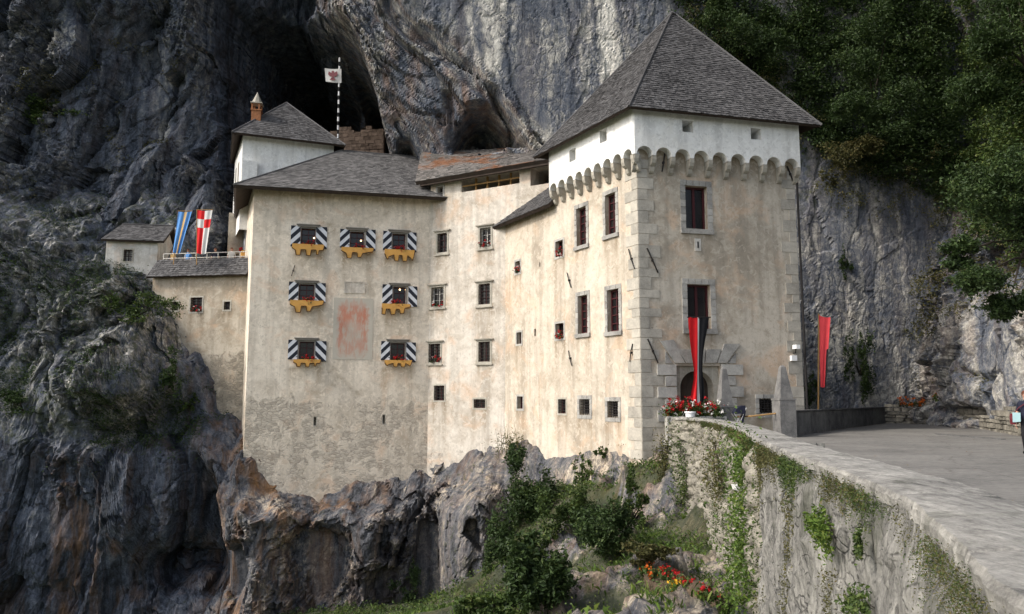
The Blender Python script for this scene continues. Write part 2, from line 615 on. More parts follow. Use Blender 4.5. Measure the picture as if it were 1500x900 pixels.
def mat_stone(name, lo, hi, scale=2.0, bs=0.5, streak=False, lichen=0.0, hard=0.115, grain=None, joints=0.0):
    m, nt, b = new_mat(name)
    p = wpos(nt)
    nA = noise(nt, p, scale, 9, 0.68, 0.3)
    nG = noise(nt, p, scale * 9, 7, 0.75)
    nX = noise(nt, p, 55.0, 6, 0.8)
    v = M_(nt, 'ADD', M_(nt, 'MULTIPLY', nA, 0.50), M_(nt, 'ADD', M_(nt, 'MULTIPLY', nG, 0.28), M_(nt, 'MULTIPLY', nX, 0.22)))
    if streak:
        nS = noise(nt, mapped(nt, p, (11.0, 11.0, 1.6)), 1.0, 10, 0.82, 0.25)
        v = M_(nt, 'ADD', M_(nt, 'MULTIPLY', v, 0.52), M_(nt, 'MULTIPLY', nS, 0.48))
    rnd = N(nt, 'ShaderNodeNewGeometry').outputs['Random Per Island']
    v = M_(nt, 'ADD', v, M_(nt, 'MULTIPLY', M_(nt, 'SUBTRACT', rnd, 0.5), 0.12))
    md = tuple((a + c) / 2 for a, c in zip(lo, hi))
    if grain:
        nR = noise(nt, mapped(nt, p, grain), 1.0, 9, 0.78, 0.3)
        v = M_(nt, 'ADD', M_(nt, 'MULTIPLY', v, 0.6), M_(nt, 'MULTIPLY', nR, 0.4))
    col = ramp(nt, v, [(0.5 - hard, lo), (0.5, md), (0.5 + hard, hi)])
    if joints:
        wv = N(nt, 'ShaderNodeVectorMath', {0: N(nt, 'ShaderNodeTexNoise', {'Vector': p, 'Scale': 3.0, 'Detail': 5.0}).outputs['Color'], 1: (0.22, 0.22, 0.22)}, operation='MULTIPLY').outputs[0]
        pj = N(nt, 'ShaderNodeVectorMath', {0: p, 1: wv}, operation='ADD').outputs[0]
        ve = N(nt, 'ShaderNodeTexVoronoi', {'Vector': mapped(nt, pj, (1.0, 1.0, 1.5)), 'Scale': 3.6}, feature='DISTANCE_TO_EDGE').outputs[0]
        nJ = noise(nt, p, 1.6, 6, 0.65)
        jf = M_(nt, 'MULTIPLY', ramp(nt, ve, [(0.0, 1.0), (0.06, 0.0)]), ramp(nt, nJ, [(0.46, 0.0), (0.58, 1.0)]))
        col = mix(nt, M_(nt, 'MULTIPLY', jf, joints), col, tuple(c * 0.6 for c in lo))
        pt = ramp(nt, noise(nt, p, 20.0, 5, 0.7), [(0.60, 0.0), (0.66, 1.0)])
        col = mix(nt, M_(nt, 'MULTIPLY', pt, 0.6), col, lo)
        v = M_(nt, 'SUBTRACT', v, M_(nt, 'ADD', M_(nt, 'MULTIPLY', jf, 0.35), M_(nt, 'MULTIPLY', pt, 0.15)))
    if lichen:
        nL = noise(nt, p, scale * 0.8, 8, 0.7, 0.5)
        col = mix(nt, M_(nt, 'MULTIPLY', ramp(nt, nL, [(0.54, 0.0), (0.62, 1.0)]), lichen), col, (0.045, 0.05, 0.03))
    nt.links.new(col, b.inputs['Base Color'])
    nt.links.new(bump(nt, v, bs, 0.05), b.inputs['Normal'])
    return m


def mat_glass(name):
    m, nt, b = new_mat(name)
    n = noise(nt, wpos(nt), 1.2, 2)
    nt.links.new(ramp(nt, n, [(0.3, (0.006, 0.006, 0.007)), (0.7, (0.018, 0.016, 0.016))]), b.inputs['Base Color'])
    b.inputs['Roughness'].default_value = 0.12
    b.inputs['Specular IOR Level'].default_value = 0.35
    return m


M = {}
M['rock'] = mat_rock('limestone')
M['plaster_wing'] = mat_plaster('wing plaster', (0.74, 0.665, 0.56), (0.62, 0.55, 0.455), (0.38, 0.32, 0.245), rubble_top=2.3, rubble=0.9, patch=0.8)
M['plaster_mid'] = mat_plaster('middle plaster', (0.62, 0.575, 0.51), (0.50, 0.45, 0.385), (0.32, 0.275, 0.22), rubble_top=-1.0, rubble=0.7, patch=0.6)
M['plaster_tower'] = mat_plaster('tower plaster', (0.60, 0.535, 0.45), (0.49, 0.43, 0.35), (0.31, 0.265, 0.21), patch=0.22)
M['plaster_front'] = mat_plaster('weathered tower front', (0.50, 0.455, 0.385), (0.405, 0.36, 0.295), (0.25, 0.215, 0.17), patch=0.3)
M['plaster_annex'] = mat_plaster('annex plaster', (0.50, 0.445, 0.365), (0.38, 0.33, 0.26), (0.23, 0.19, 0.14), rubble_top=5.0, rubble=0.9, patch=0.8)
M['white'] = mat_plaster('white plaster', (0.80, 0.80, 0.78), (0.74, 0.74, 0.72), (0.64, 0.63, 0.60), patch=0.0, warm=(0.7, 0.68, 0.62))
M['white_old'] = mat_plaster('old white plaster', (0.60, 0.585, 0.55), (0.52, 0.50, 0.46), (0.36, 0.33, 0.28), patch=0.35, rubble_top=10.6, rubble=0.5)
M['shingle'] = mat_shingle('wood shingles', (0.022, 0.0215, 0.023), (0.150, 0.146, 0.148))
M['shingle_wing'] = mat_shingle('weathered shingles', (0.045, 0.044, 0.045), (0.185, 0.178, 0.175))
M['shingle_rust'] = mat_shingle('mossy shingles', (0.05, 0.048, 0.046), (0.24, 0.22, 0.205), moss=(0.22, 0.085, 0.03), mossamt=0.75)
M['timber'] = mat_flat('dark timber', (0.045, 0.033, 0.026), 0.85, 0.35, bumpy=0.4)
M['stone'] = mat_stone('grey dressed stone', (0.20, 0.195, 0.185), (0.46, 0.445, 0.41), 1.6, 0.5)
M['quoin'] = mat_stone('pale corner stone', (0.26, 0.245, 0.215), (0.50, 0.465, 0.40), 1.6, 0.5)
M['corbel'] = mat_stone('corbel stone', (0.22, 0.205, 0.17), (0.46, 0.43, 0.37), 1.4, 0.5)
M['stone_dark'] = mat_stone('dark stone', (0.05, 0.05, 0.053), (0.165, 0.163, 0.16), 1.8, 0.6)
M['granite'] = mat_stone('obelisk stone', (0.07, 0.07, 0.072), (0.22, 0.215, 0.205), 2.5, 0.5)
M['coping'] = mat_stone('coping limestone', (0.055, 0.054, 0.052), (0.37, 0.357, 0.325), 1.4, 0.8, lichen=0.4, hard=0.09, grain=(14.0, 3.0, 14.0))
M['wall_near'] = mat_stone('streaked concrete', (0.020, 0.0205, 0.022), (0.36, 0.35, 0.32), 1.1, 0.9, streak=True, lichen=0.5, hard=0.10, joints=0.8)
M['rubble'] = mat_stone('rubble stones', (0.07, 0.066, 0.056), (0.36, 0.335, 0.28), 2.0, 0.7, lichen=0.35)
M['soil'] = mat_stone('brown soil', (0.05, 0.036, 0.024), (0.17, 0.12, 0.08), 2.0, 0.8)
M['road'] = mat_road('worn asphalt')
M['glass'] = mat_glass('window glass')
M['frame_red'] = mat_flat('maroon window frame', (0.055, 0.012, 0.014), 0.5)
M['frame_grey'] = mat_flat('grey window frame', (0.20, 0.185, 0.165), 0.7)
M['frame_white'] = mat_flat('white glazing bars', (0.62, 0.60, 0.56), 0.6)
M['iron'] = mat_flat('black iron', (0.018, 0.016, 0.016), 0.6)
M['inside'] = mat_flat('dark interior', (0.02, 0.017, 0.015), 0.9)
M['shut_white'] = mat_flat('white shutter paint', (0.60, 0.62, 0.66), 0.6, 0.08)
M['shut_black'] = mat_flat('black shutter paint', (0.013, 0.016, 0.026), 0.6)
M['ochre_board'] = mat_flat('ochre painted board', (0.56, 0.30, 0.075), 0.6, 0.15)
M['ochre_edge'] = mat_flat('brown board edge', (0.085, 0.045, 0.016), 0.7)
M['brick'] = mat_flat('chimney brick', (0.30, 0.13, 0.06), 0.85, 0.4, scale=6)
M['wood'] = mat_flat('weathered wood', (0.30, 0.18, 0.07), 0.7, 0.2)
M['red_cloth'] = mat_flat('red cloth', (0.60, 0.012, 0.016), 0.75, 0.08)
M['pink_cloth'] = mat_flat('faded red cloth', (0.56, 0.05, 0.06), 0.75, 0.08)
M['black_cloth'] = mat_flat('black cloth', (0.010, 0.010, 0.012), 0.8)
M['white_cloth'] = mat_flat('white cloth', (0.62, 0.61, 0.59), 0.8, 0.05)
M['blue_cloth'] = mat_flat('blue cloth', (0.10, 0.27, 0.60), 0.75, 0.08)
M['gold_cloth'] = mat_flat('ochre cloth', (0.52, 0.34, 0.14), 0.75, 0.08)
M['navy_cloth'] = mat_flat('navy cloth', (0.012, 0.014, 0.030), 0.8)
M['maroon_bag'] = mat_flat('dark red bag', (0.10, 0.010, 0.018), 0.6)
M['pale_cloth'] = mat_flat('pale cyan cloth', (0.28, 0.42, 0.45), 0.8)
M['skin'] = mat_flat('skin', (0.48, 0.27, 0.19), 0.6, 0.06)
M['hair'] = mat_flat('brown hair', (0.10, 0.035, 0.018), 0.7)
M['metal'] = mat_flat('pale metal', (0.60, 0.60, 0.60), 0.4, 0.05, metal=0.6)
M['paint_white'] = mat_flat('white enamel', (0.78, 0.78, 0.78), 0.4, 0.04)
M['leaf_dark'] = mat_leaf('dark leaves', (0.014, 0.028, 0.009), (0.042, 0.075, 0.020), (0.075, 0.105, 0.028))
M['leaf_mid'] = mat_leaf('green leaves', (0.018, 0.036, 0.009), (0.065, 0.105, 0.024), (0.13, 0.15, 0.035))
M['leaf_dry'] = mat_leaf('olive leaves', (0.040, 0.040, 0.014), (0.105, 0.105, 0.035), (0.19, 0.15, 0.06))
M['leaf_fresh'] = mat_leaf('fresh leaves', (0.03, 0.065, 0.010), (0.10, 0.165, 0.025), (0.17, 0.21, 0.04))
M['petal_red'] = mat_leaf('red petals', (0.20, 0.006, 0.008), (0.50, 0.014, 0.018))
M['petal_orange'] = mat_leaf('orange petals', (0.45, 0.07, 0.008), (0.68, 0.16, 0.012))
M['petal_yellow'] = mat_leaf('yellow petals', (0.45, 0.22, 0.010), (0.62, 0.36, 0.02))
M['petal_white'] = mat_leaf('white petals', (0.65, 0.63, 0.60), (0.82, 0.80, 0.78))
M['bark'] = mat_flat('bark', (0.032, 0.026, 0.020), 0.9, 0.4, bumpy=0.6)


def mat_lamp():
    m, nt, b = new_mat('lit ceiling lamp')
    b.inputs['Base Color'].default_value = (0.8, 0.5, 0.25, 1)
    b.inputs['Emission Color'].default_value = (1.0, 0.62, 0.30, 1)
    b.inputs['Emission Strength'].default_value = 3.0
    return m


def mat_fresco():
    m, nt, b = new_mat('faded red fresco')
    g = N(nt, 'ShaderNodeTexCoord').outputs['Generated']
    p = wpos(nt)
    s = N(nt, 'ShaderNodeSeparateXYZ', {0: g})
    x, z = s.outputs['X'], s.outputs['Z']
    nB = noise(nt, p, 2.0, 9, 0.7, 0.8)
    nC = noise(nt, mapped(nt, p, (3, 3, 0.8)), 1.5, 8, 0.7)
    # ring of a shield under a crown, worn away
    dx = M_(nt, 'MULTIPLY', M_(nt, 'SUBTRACT', x, 0.5), 1.15)
    dz = M_(nt, 'MULTIPLY', M_(nt, 'SUBTRACT', z, 0.48), 1.0)
    r = M_(nt, 'MULTIPLY', M_(nt, 'POWER', M_(nt, 'ADD', M_(nt, 'POWER', M_(nt, 'ABSOLUTE', dx), 5.0), M_(nt, 'POWER', M_(nt, 'ABSOLUTE', dz), 5.0)), 0.2), 1.08)
    r = M_(nt, 'ADD', r, M_(nt, 'MULTIPLY', M_(nt, 'SUBTRACT', nB, 0.5), 0.35))
    ring = ramp(nt, r, [(0.10, 0.30), (0.28, 0.75), (0.42, 0.8), (0.52, 0.0)])
    top = ramp(nt, z, [(0.10, 0.55), (0.62, 1.0), (0.80, 0.9), (0.98, 0.35)])
    f = M_(nt, 'MULTIPLY', M_(nt, 'MULTIPLY', M_(nt, 'MULTIPLY', ring, top), ramp(nt, nC, [(0.40, 0.15), (0.56, 1.0)])), 1.35, clamp=True)
    tooth = M_(nt, 'MULTIPLY', M_(nt, 'SINE', M_(nt, 'MULTIPLY', x, 34.0)), 0.06)
    cz = M_(nt, 'ADD', z, tooth)
    crown = M_(nt, 'MULTIPLY', ramp(nt, cz, [(0.80, 0.0), (0.83, 0.8), (0.90, 0.7), (0.95, 0.0)]), ramp(nt, M_(nt, 'ABSOLUTE', M_(nt, 'SUBTRACT', x, 0.5)), [(0.26, 1.0), (0.36, 0.0)]))
    f = M_(nt, 'MAXIMUM', f, M_(nt, 'MULTIPLY', crown, nC))
    base = mix(nt, nB, (0.40, 0.375, 0.32), (0.53, 0.49, 0.42))
    col = mix(nt, f, base, mix(nt, nC, (0.46, 0.15, 0.085), (0.50, 0.25, 0.18)))
    nt.links.new(col, b.inputs['Base Color'])
    nt.links.new(bump(nt, nB, 0.4, 0.03), b.inputs['Normal'])
    b.inputs['Roughness'].default_value = 0.95
    return m


M['lamp'] = mat_lamp()
M['fresco'] = mat_fresco()
# ------------------------------------------------------------------ plan of the castle (metres, viewer at 0,0)
W0 = at(360, 585, 47.9); W1 = at(627, 585, 50.5); M1 = at(740, 585, 47.6)
C0 = at(940, 585, 36.0); R0 = at(1177, 585, 38.1); L0 = at(815, 585, 42.3)
WB = at(349.5, 585, 54.5)
A0 = at(214, 585, 51.6); A1 = at(357, 585, 50.6)
PW = Plane(W0, W1)          # residential wing, the wall with striped shutters
PM = Plane(W1, M1)          # middle wall
PL = Plane(M1, C0)          # sunlit wall of connecting wing and gate tower
PF = Plane(C0, R0)          # gate tower front
PWL = Plane(WB, W0)         # narrow left end of the wing
PA = Plane(A0, A1)          # terrace annex
B0 = Vector((L0.x + R0.x - C0.x, L0.y + R0.y - C0.y, 0))
PB = Plane(R0, B0)
PBK = Plane(B0, L0)


def interp(x, pts):
    xs = [p[0] for p in pts]
    ys = [p[1] for p in pts]
    return np.interp(x, xs, ys)


def pxz(pts, Y):
    return [(at(u, v, Y).x, at(u, v, Y).z) for u, v in pts]


def rock_noise(P, amp=1.0, seed=0, dip=0.35, big=1.0):
    """broken limestone: plane faced blocks drawn out along the dip; calm faces next to shattered ones"""
    Q = P.copy()
    Q[:, 0] = P[:, 0] + P[:, 2] * dip
    w = np.stack([fbm(P * 0.25, 3, seed + 50), fbm(P * 0.25, 3, seed + 60), fbm(P * 0.25, 3, seed + 70)], axis=1)
    Q = Q + w * 0.55
    f1, r1, e1 = facets(Q * np.array([0.24, 0.24, 0.10]), seed + 1)
    f2, r2, e2 = facets(Q * np.array([0.62, 0.62, 0.26]) + 3.1, seed + 11)
    Q = Q + 0.06 * np.stack([fbm(P * 1.7, 2, seed + 51), fbm(P * 1.7, 2, seed + 61), fbm(P * 1.7, 2, seed + 71)], axis=1)
    f3, r3, e3 = facets(Q * np.array([1.7, 1.7, 0.8]) + 5.7, seed + 21)
    f4, r4, e4 = facets(Q * np.array([3.6, 3.6, 2.0]) + 9.7, seed + 26)
    br = 0.18 + 0.82 * sstep(fbm(P * np.array([0.16, 0.16, 0.12]), 4, seed + 81) + 0.5 * (r2 - 0.5), -0.15, 0.55)
    h = 2.1 * big * f1 + 0.85 * f2 * (0.35 + 0.65 * br) + 0.55 * f3 * br + 0.24 * f4 * br
    h = h - 0.35 * np.clip(0.10 - e1, 0, 1) / 0.10 - 0.30 * np.clip(0.07 - e2, 0, 1) / 0.07 * (0.4 + 0.6 * br)
    h = h - 0.14 * np.clip(0.10 - e3, 0, 1) / 0.10 * br
    h = h + 0.16 * fbm(Q * np.array([0.9, 0.9, 0.35]), 4, seed + 31, 0.6, True) * (0.4 + 0.6 * br)
    bb = (P[:, 2] * 0.93 + P[:, 0] * 0.33) / 1.25 + 0.55 * fbm(P * 0.35, 3, seed + 91)
    fr = bb % 1.0
    h = h + 0.34 * (fr ** 1.6 - 0.38) * sstep(br, 0.3, 0.8)
    return amp * h, np.clip(0.55 * (0.45 * r1 + 0.35 * r2 + 0.20 * r3) + 0.45 * (br - 0.18) / 0.82 + 0.0, 0, 1)


# ------------------------------------------------------------------ the great cliff behind the castle, with its cave
def build_cliff():
    xs = np.concatenate([np.arange(-75, -40, 0.45), np.arange(-40, 30.01, 0.125)])
    zs = np.concatenate([np.arange(-12, 34, 0.125), np.arange(34, 66, 0.5)])
    X, Z = np.meshgrid(xs, zs)
    x, z = X.ravel(), Z.ravel()
    base = interp(x, [(-75, 54), (-50, 54), (-42, 54), (-36, 55), (-30, 57), (-22, 60), (-10, 61), (0, 59), (8, 55), (15, 52.5), (20, 52.5), (26, 53.5), (30, 52)])
    y = base + np.clip(z - 8, 0, 60) * 0.05 - np.clip(z - 31, 0, 60) * 0.12
    y = y + 2.0 * fbm(np.stack([x * 0.06, z * 0.05, x * 0], 1), 3, 5)
    # left flank: slabs leaning along the dip
    q = x - 0.42 * z
    fr = (q / 7.0 + 0.25 * fbm(np.stack([x * .08, z * .08, z * 0], 1), 2, 9)) % 1.0
    y = y - 1.9 * np.where(fr < 0.82, fr / 0.82, (1 - fr) / 0.18) * sstep(-x, 8, 16)
    fr2 = (q / 2.6 + 0.4 * fbm(np.stack([x * .12, z * .12, z * 0], 1), 2, 19)) % 1.0
    y = y - 0.6 * np.where(fr2 < 0.85, fr2 / 0.85, (1 - fr2) / 0.15) * sstep(-x, 8, 16) * sstep(fbm(np.stack([x * .09, z * .09, z * 0 + 4], 1), 3, 29), -0.3, 0.3)
    # the mouth of the cave: flank on the left, a band of curved rock on the right that runs back under the pale slab
    wob = 0.7 * fbm(np.stack([x * 0.35, z * 0.35, x * 0 + 3], 1), 3, 77)
    wr = sstep(x, -18, -12.5)
    slab = pxz([(540, -400), (556, -60), (572, -10), (611, 39), (658, 82), (690, 105), (740, 160), (791, 218), (830, 270), (900, 700), (1600, 700), (1600, 60), (1600, -400)], 51)
    s = poly_sd(x, z, slab) + wob * 0.22
    back = np.clip(-s, 0, 9)
    yu = 51.0 + 0.10 * back + 0.105 * back ** 2
    y = y * (1 - wr) + yu * wr
    tgt = 51.0 - (z - 20) * 0.02 + (x - 3) * 0.06 - 0.6 * sstep(s, 0.0, 1.2)
    w2 = sstep(s, -0.25, 0.35) * (x > -16)
    y = y * (1 - w2) + np.minimum(y, tgt) * w2
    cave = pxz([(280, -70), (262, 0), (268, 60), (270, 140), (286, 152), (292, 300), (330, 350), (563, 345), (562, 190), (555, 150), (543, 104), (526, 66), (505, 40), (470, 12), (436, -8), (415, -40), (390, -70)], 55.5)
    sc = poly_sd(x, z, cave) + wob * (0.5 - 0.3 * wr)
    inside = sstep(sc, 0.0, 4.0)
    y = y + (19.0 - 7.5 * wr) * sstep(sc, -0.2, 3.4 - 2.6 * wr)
    slot = pxz([(292, 160), (330, 150), (345, 200), (335, 300), (300, 310)], 57)
    y = y + 4.0 * sstep(poly_sd(x, z, slot) + wob * 0.4, -0.2, 0.9)
    up = pxz([(330, 40), (350, -60), (470, -70), (520, 40), (470, 70), (410, 130), (345, 120)], 64)
    y = y + 6.0 * sstep(poly_sd(x, z, up) + wob, -0.5, 2.5)
    hole = pxz([(505, 50), (530, 40), (575, 90), (590, 140), (590, 215), (500, 215), (502, 120)], 64)
    y = y + 15.0 * sstep(poly_sd(x, z, hole) + wob * 0.5, 0.0, 1.6) * sstep(sc, 0, 0.6)
    for pl, dd in (([(664, 236), (671, 198), (690, 178), (714, 172), (742, 194), (772, 224), (780, 240)], 5.0), ([(576, 196), (600, 190), (612, 226), (572, 228)], 2.5),
                   ([(712, 150), (730, 160), (768, 214), (745, 225), (730, 190)], 3.0), ([(652, 150), (668, 146), (676, 226), (656, 226)], 1.2)):
        y = y + dd * sstep(poly_sd(x, z, pxz(pl, 54)) + wob * 0.3, -0.1, 0.8)
    rib = np.exp(-((s + 0.25) / 1.0) ** 2) * wr
    y = y - 0.55 * rib * np.sin(s * 4.1)
    P = np.stack([x, y, z], 1)
    sl = sstep(s, 0.1, 1.2) * (x > -16)
    smooth = 1 - 0.86 * sl
    h, cell = rock_noise(P, 1.0, 100, -0.42)
    m = x > -17
    h2, cell2 = rock_noise(P[m], 0.62, 140, 0.95)
    h3, c3 = rock_noise(P[m], 1.0, 160, 0.08, 0.5)
    k = wr[m]
    mix_ = (h2 * (1 - sl[m]) + h3 * sl[m])
    h[m] = h[m] * (1 - k) + mix_ * k
    cell[m] = cell[m] * (1 - k) + cell2 * k
    y = y - h * smooth * (1 - 0.35 * inside)
    P[:, 1] = y
    P[:, 0] += 0.20 * fbm(P * 0.9, 3, 300) * (np.abs(x) < 39) * (1 - 0.8 * wr)
    # rock tone and stain: base grey left flank, pale fresh limestone slab, painted cave shade
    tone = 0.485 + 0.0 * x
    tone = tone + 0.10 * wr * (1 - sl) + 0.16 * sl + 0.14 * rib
    tone = tone - 0.24 * inside * (1 - 0.3 * wr)  # darkness of the cave painted into the rock colour
    tone = tone + 0.03 * sstep(x, 13, 16)
    def streak(u, v, w, lean):
        q = at(u, v, 50.5)
        return np.exp(-((x - q.x - (z - q.z) * lean + 0.5 * wob) / w) ** 4)
    tone = tone + (0.36 * streak(890, 60, 0.75, -0.10) + 0.28 * streak(715, 50, 0.60, -0.05) + 0.14 * streak(685, 30, 0.2, -0.1) + 0.16 * streak(850, 80, 0.18, -0.15)) * sl
    def patch(u, v, w, hh, lean):
        q = at(u, v, 57)
        return np.exp(-(((x - q.x - (z - q.z) * lean + 0.6 * wob) / w) ** 4 + ((z - q.z) / hh) ** 4))
    tone = tone + 0.26 * patch(214, 130, 0.75, 3.6, 0.10) + 0.20 * patch(262, 140, 0.55, 2.6, 0.12) + 0.16 * patch(120, 70, 0.9, 1.5, 0.3) + 0.14 * patch(60, 90, 0.5, 1.6, 0.25)
    tone = tone - 0.05 * sl * sstep(x, at(770, 90, 50).x, at(800, 90, 50).x) * sstep(at(860, 90, 50).x - x, 0, 1)
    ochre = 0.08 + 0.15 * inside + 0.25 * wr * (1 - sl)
    moss = 0.15 + 0.35 * sstep(-x, 30, 38) * sstep(20 - z, -6, 6) + 0.3 * sstep(x, 14, 17) * sstep(z, 12, 16)
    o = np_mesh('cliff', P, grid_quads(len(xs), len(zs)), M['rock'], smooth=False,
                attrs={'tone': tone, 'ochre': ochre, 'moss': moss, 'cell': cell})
    tag(o, 'towering grey limestone cliff with the great cave mouth behind the castle', 'cliff', kind='structure')
    return P.reshape(len(zs), len(xs), 3)


CLIFF = build_cliff()


# ------------------------------------------------------------------ the crag that carries the castle
def castle_line(x):
    return interp(x, [(-60, 38), (-45, 43.5), (-34, 48.5), (A0.x, 50.6), (-18.6, 50.1), (W0.x - 1.1, 49.4), (W0.x - 0.2, 47.8), (W1.x, 50.5), (M1.x, 47.6), (C0.x, 36.0), (C0.x + 1.2, 35.2), (9, 35.6)])


def crag_top(x):
    """level where the walls grow out of the rock"""
    p = []
    for u, v, Y in ((-300, 330, 38), (0, 440, 44), (60, 420, 47), (105, 405, 49), (150, 424, 51), (205, 428, 51), (218, 450, 51), (243, 520, 51), (262, 588, 50.8), (300, 612, 50.4), (340, 665, 50), (356, 706, 47.9), (395, 718, 48.2), (440, 716, 48.6),
                    (520, 722, 49.3), (590, 716, 50), (618, 702, 50.4), (660, 696, 49.5), (705, 688, 48.3), (742, 676, 47.6), (772, 674, 46), (790, 684, 44.6), (800, 690, 44), (822, 690, 42), (860, 672, 39.8), (905, 668, 37.4), (943, 676, 35.9), (980, 676, 35.3), (1100, 660, 35)):
        q = at(u, v, Y)
        p.append((q.x, q.z))
    return interp(x, p)


def build_crag():
    xs = np.concatenate([np.arange(-62, -36, 0.3), np.arange(-36, 8.6, 0.115)])
    t = np.concatenate([np.arange(-24, -13, 0.3), np.arange(-13, 3.2, 0.115), np.arange(3.2, 9.0, 0.3)])   # height above the foot of the walls
    X, T = np.meshgrid(xs, t)
    x, tt = X.ravel(), T.ravel()
    zt = crag_top(x)
    z = zt + tt
    y0 = castle_line(x)
    left = sstep(-x, 18.5, 23)
    below = np.clip(-tt, 0, 30)
    out = 0.9 + 0.26 * below - 0.006 * below ** 2
    hol = sstep(-tt, 0.8, 3.5)
    out = out * (1 - 0.35 * sstep(x, -2.5, 0)) - 0.25 * sstep(x, -2.5, 0)
    y = y0 - out * (0.45 + 0.35 * left)
    y = y + np.clip(tt, 0, 20) * (0.9 + 0.25 * left)          # slopes back above the foot of the walls
    # named shapes of the crag
    def lump(u, v, Y, ru, rv, h, pw=2.0):
        q = at(u, v, Y)
        k = Y / FPX
        d = ((x - q.x) / (ru * k)) ** 2 + ((z - q.z) / (rv * k)) ** 2
        return h * np.exp(-d ** (pw / 2))
    fo = sstep(-tt, 0.1, 1.8)
    y = y - fo * (lump(440, 745, 47, 75, 40, 1.9) + lump(385, 815, 47, 42, 115, 1.9, 3) + lump(690, 800, 45, 55, 100, 3.6, 3) + lump(700, 735, 45, 40, 45, 1.0) + lump(560, 770, 46, 60, 40, 1.3) + lump(510, 830, 46, 60, 60, 1.0))
    y = y + hol * (lump(462, 830, 45, 36, 60, 3.0, 3) + lump(618, 815, 47, 26, 90, 2.2, 3) + lump(545, 875, 45, 45, 30, 1.8))
    y = y + hol * (lump(330, 850, 45, 18, 40, 3.2, 3) + lump(275, 700, 46, 22, 150, 2.2, 3)) + lump(210, 870, 44, 50, 30, 2.6)
    y = y - lump(195, 520, 47, 55, 90, 2.4, 3) + lump(205, 612, 46, 80, 34, 2.0) - lump(70, 560, 44, 90, 110, 2.6)
    y = y - lump(160, 760, 44, 90, 90, 1.2) - fo * lump(310, 690, 47, 40, 60, 1.2)
    y = y - fo * lump(890, 715, 36, 52, 38, 1.5, 3) + lump(110, 640, 43, 70, 22, 1.2)
    y = y + 1.1 * fbm(np.stack([x * 0.14, z * 0.12, x * 0], 1), 3, 15)
    P = np.stack([x, y, z], 1)
    h, cell = rock_noise(P, 1.0, 500, -0.10, 0.75)
    near = 1 - 0.65 * np.exp(-((tt + 0.2) / 1.0) ** 2) * sstep(x, -25, -24)
    y = y - h * near * 0.95 * (1 - 0.6 * sstep(x, -2.5, 0))
    guard = (x > W0.x - 0.6) & (x < C0.x) & (z > -11.5) & (tt < -0.5)
    y = np.where(guard, np.minimum(y, y0 - 0.45), y)
    P[:, 1] = y
    P[:, 2] += 0.22 * fbm(P * 0.8, 3, 320) * (tt > -12) + 0.3 * fbm(np.stack([x * 0.7, x * 0, x * 0], 1), 4, 88) * (1 - 0.7 * sstep(x, -2.5, 0))
    k1 = at(390, 800, 47).x
    zr = z
    wob = fbm(np.stack([x * 0.3, z * 0.3, x * 0 + 3], 1), 3, 78)
    zst = at(100, 650, 44).z
    tone = 0.46 + 0.0 * x
    tone = tone + 0.0 * sstep(x, -17, -13)
    tone = tone + 0.16 * np.exp(-((x - at(690, 790, 44).x) / 2.6) ** 2) + 0.22 * sstep(x, 1.0, 4.0)
    tone = tone + 0.17 * left * sstep(z - zst + wob, -0.6, 0.8) - 0.10 * left * sstep(zst - z - wob, -0.2, 0.8)
    tone = tone + 0.12 * np.exp(-((x - k1) / 1.6) ** 2)
    ochre = 0.10 + 0.5 * np.exp(-((x - k1) / 4.5) ** 2) + 0.40 * np.exp(-((x - at(55, 780, 43).x) / 2.2) ** 2) * sstep(zst - z, 0, 2)
    ochre = ochre + 0.22 * np.exp(-(tt / 1.2) ** 2) * (x > -18)
    moss = 0.20 + 0.35 * left * sstep(z - zst, -1.5, 1) + 0.15 * sstep(x, -6, -3)
    o = np_mesh('castle_crag', P, grid_quads(len(xs), len(t)), M['rock'], smooth=False,
                attrs={'warm': sstep(x, -21, -16), 'tone': tone, 'ochre': ochre, 'moss': moss, 'cell': cell})
    tag(o, 'rugged limestone crag carrying the castle walls above the gorge', 'crag', kind='structure')
    return P.reshape(len(t), len(xs), 3)


CRAG = build_crag()


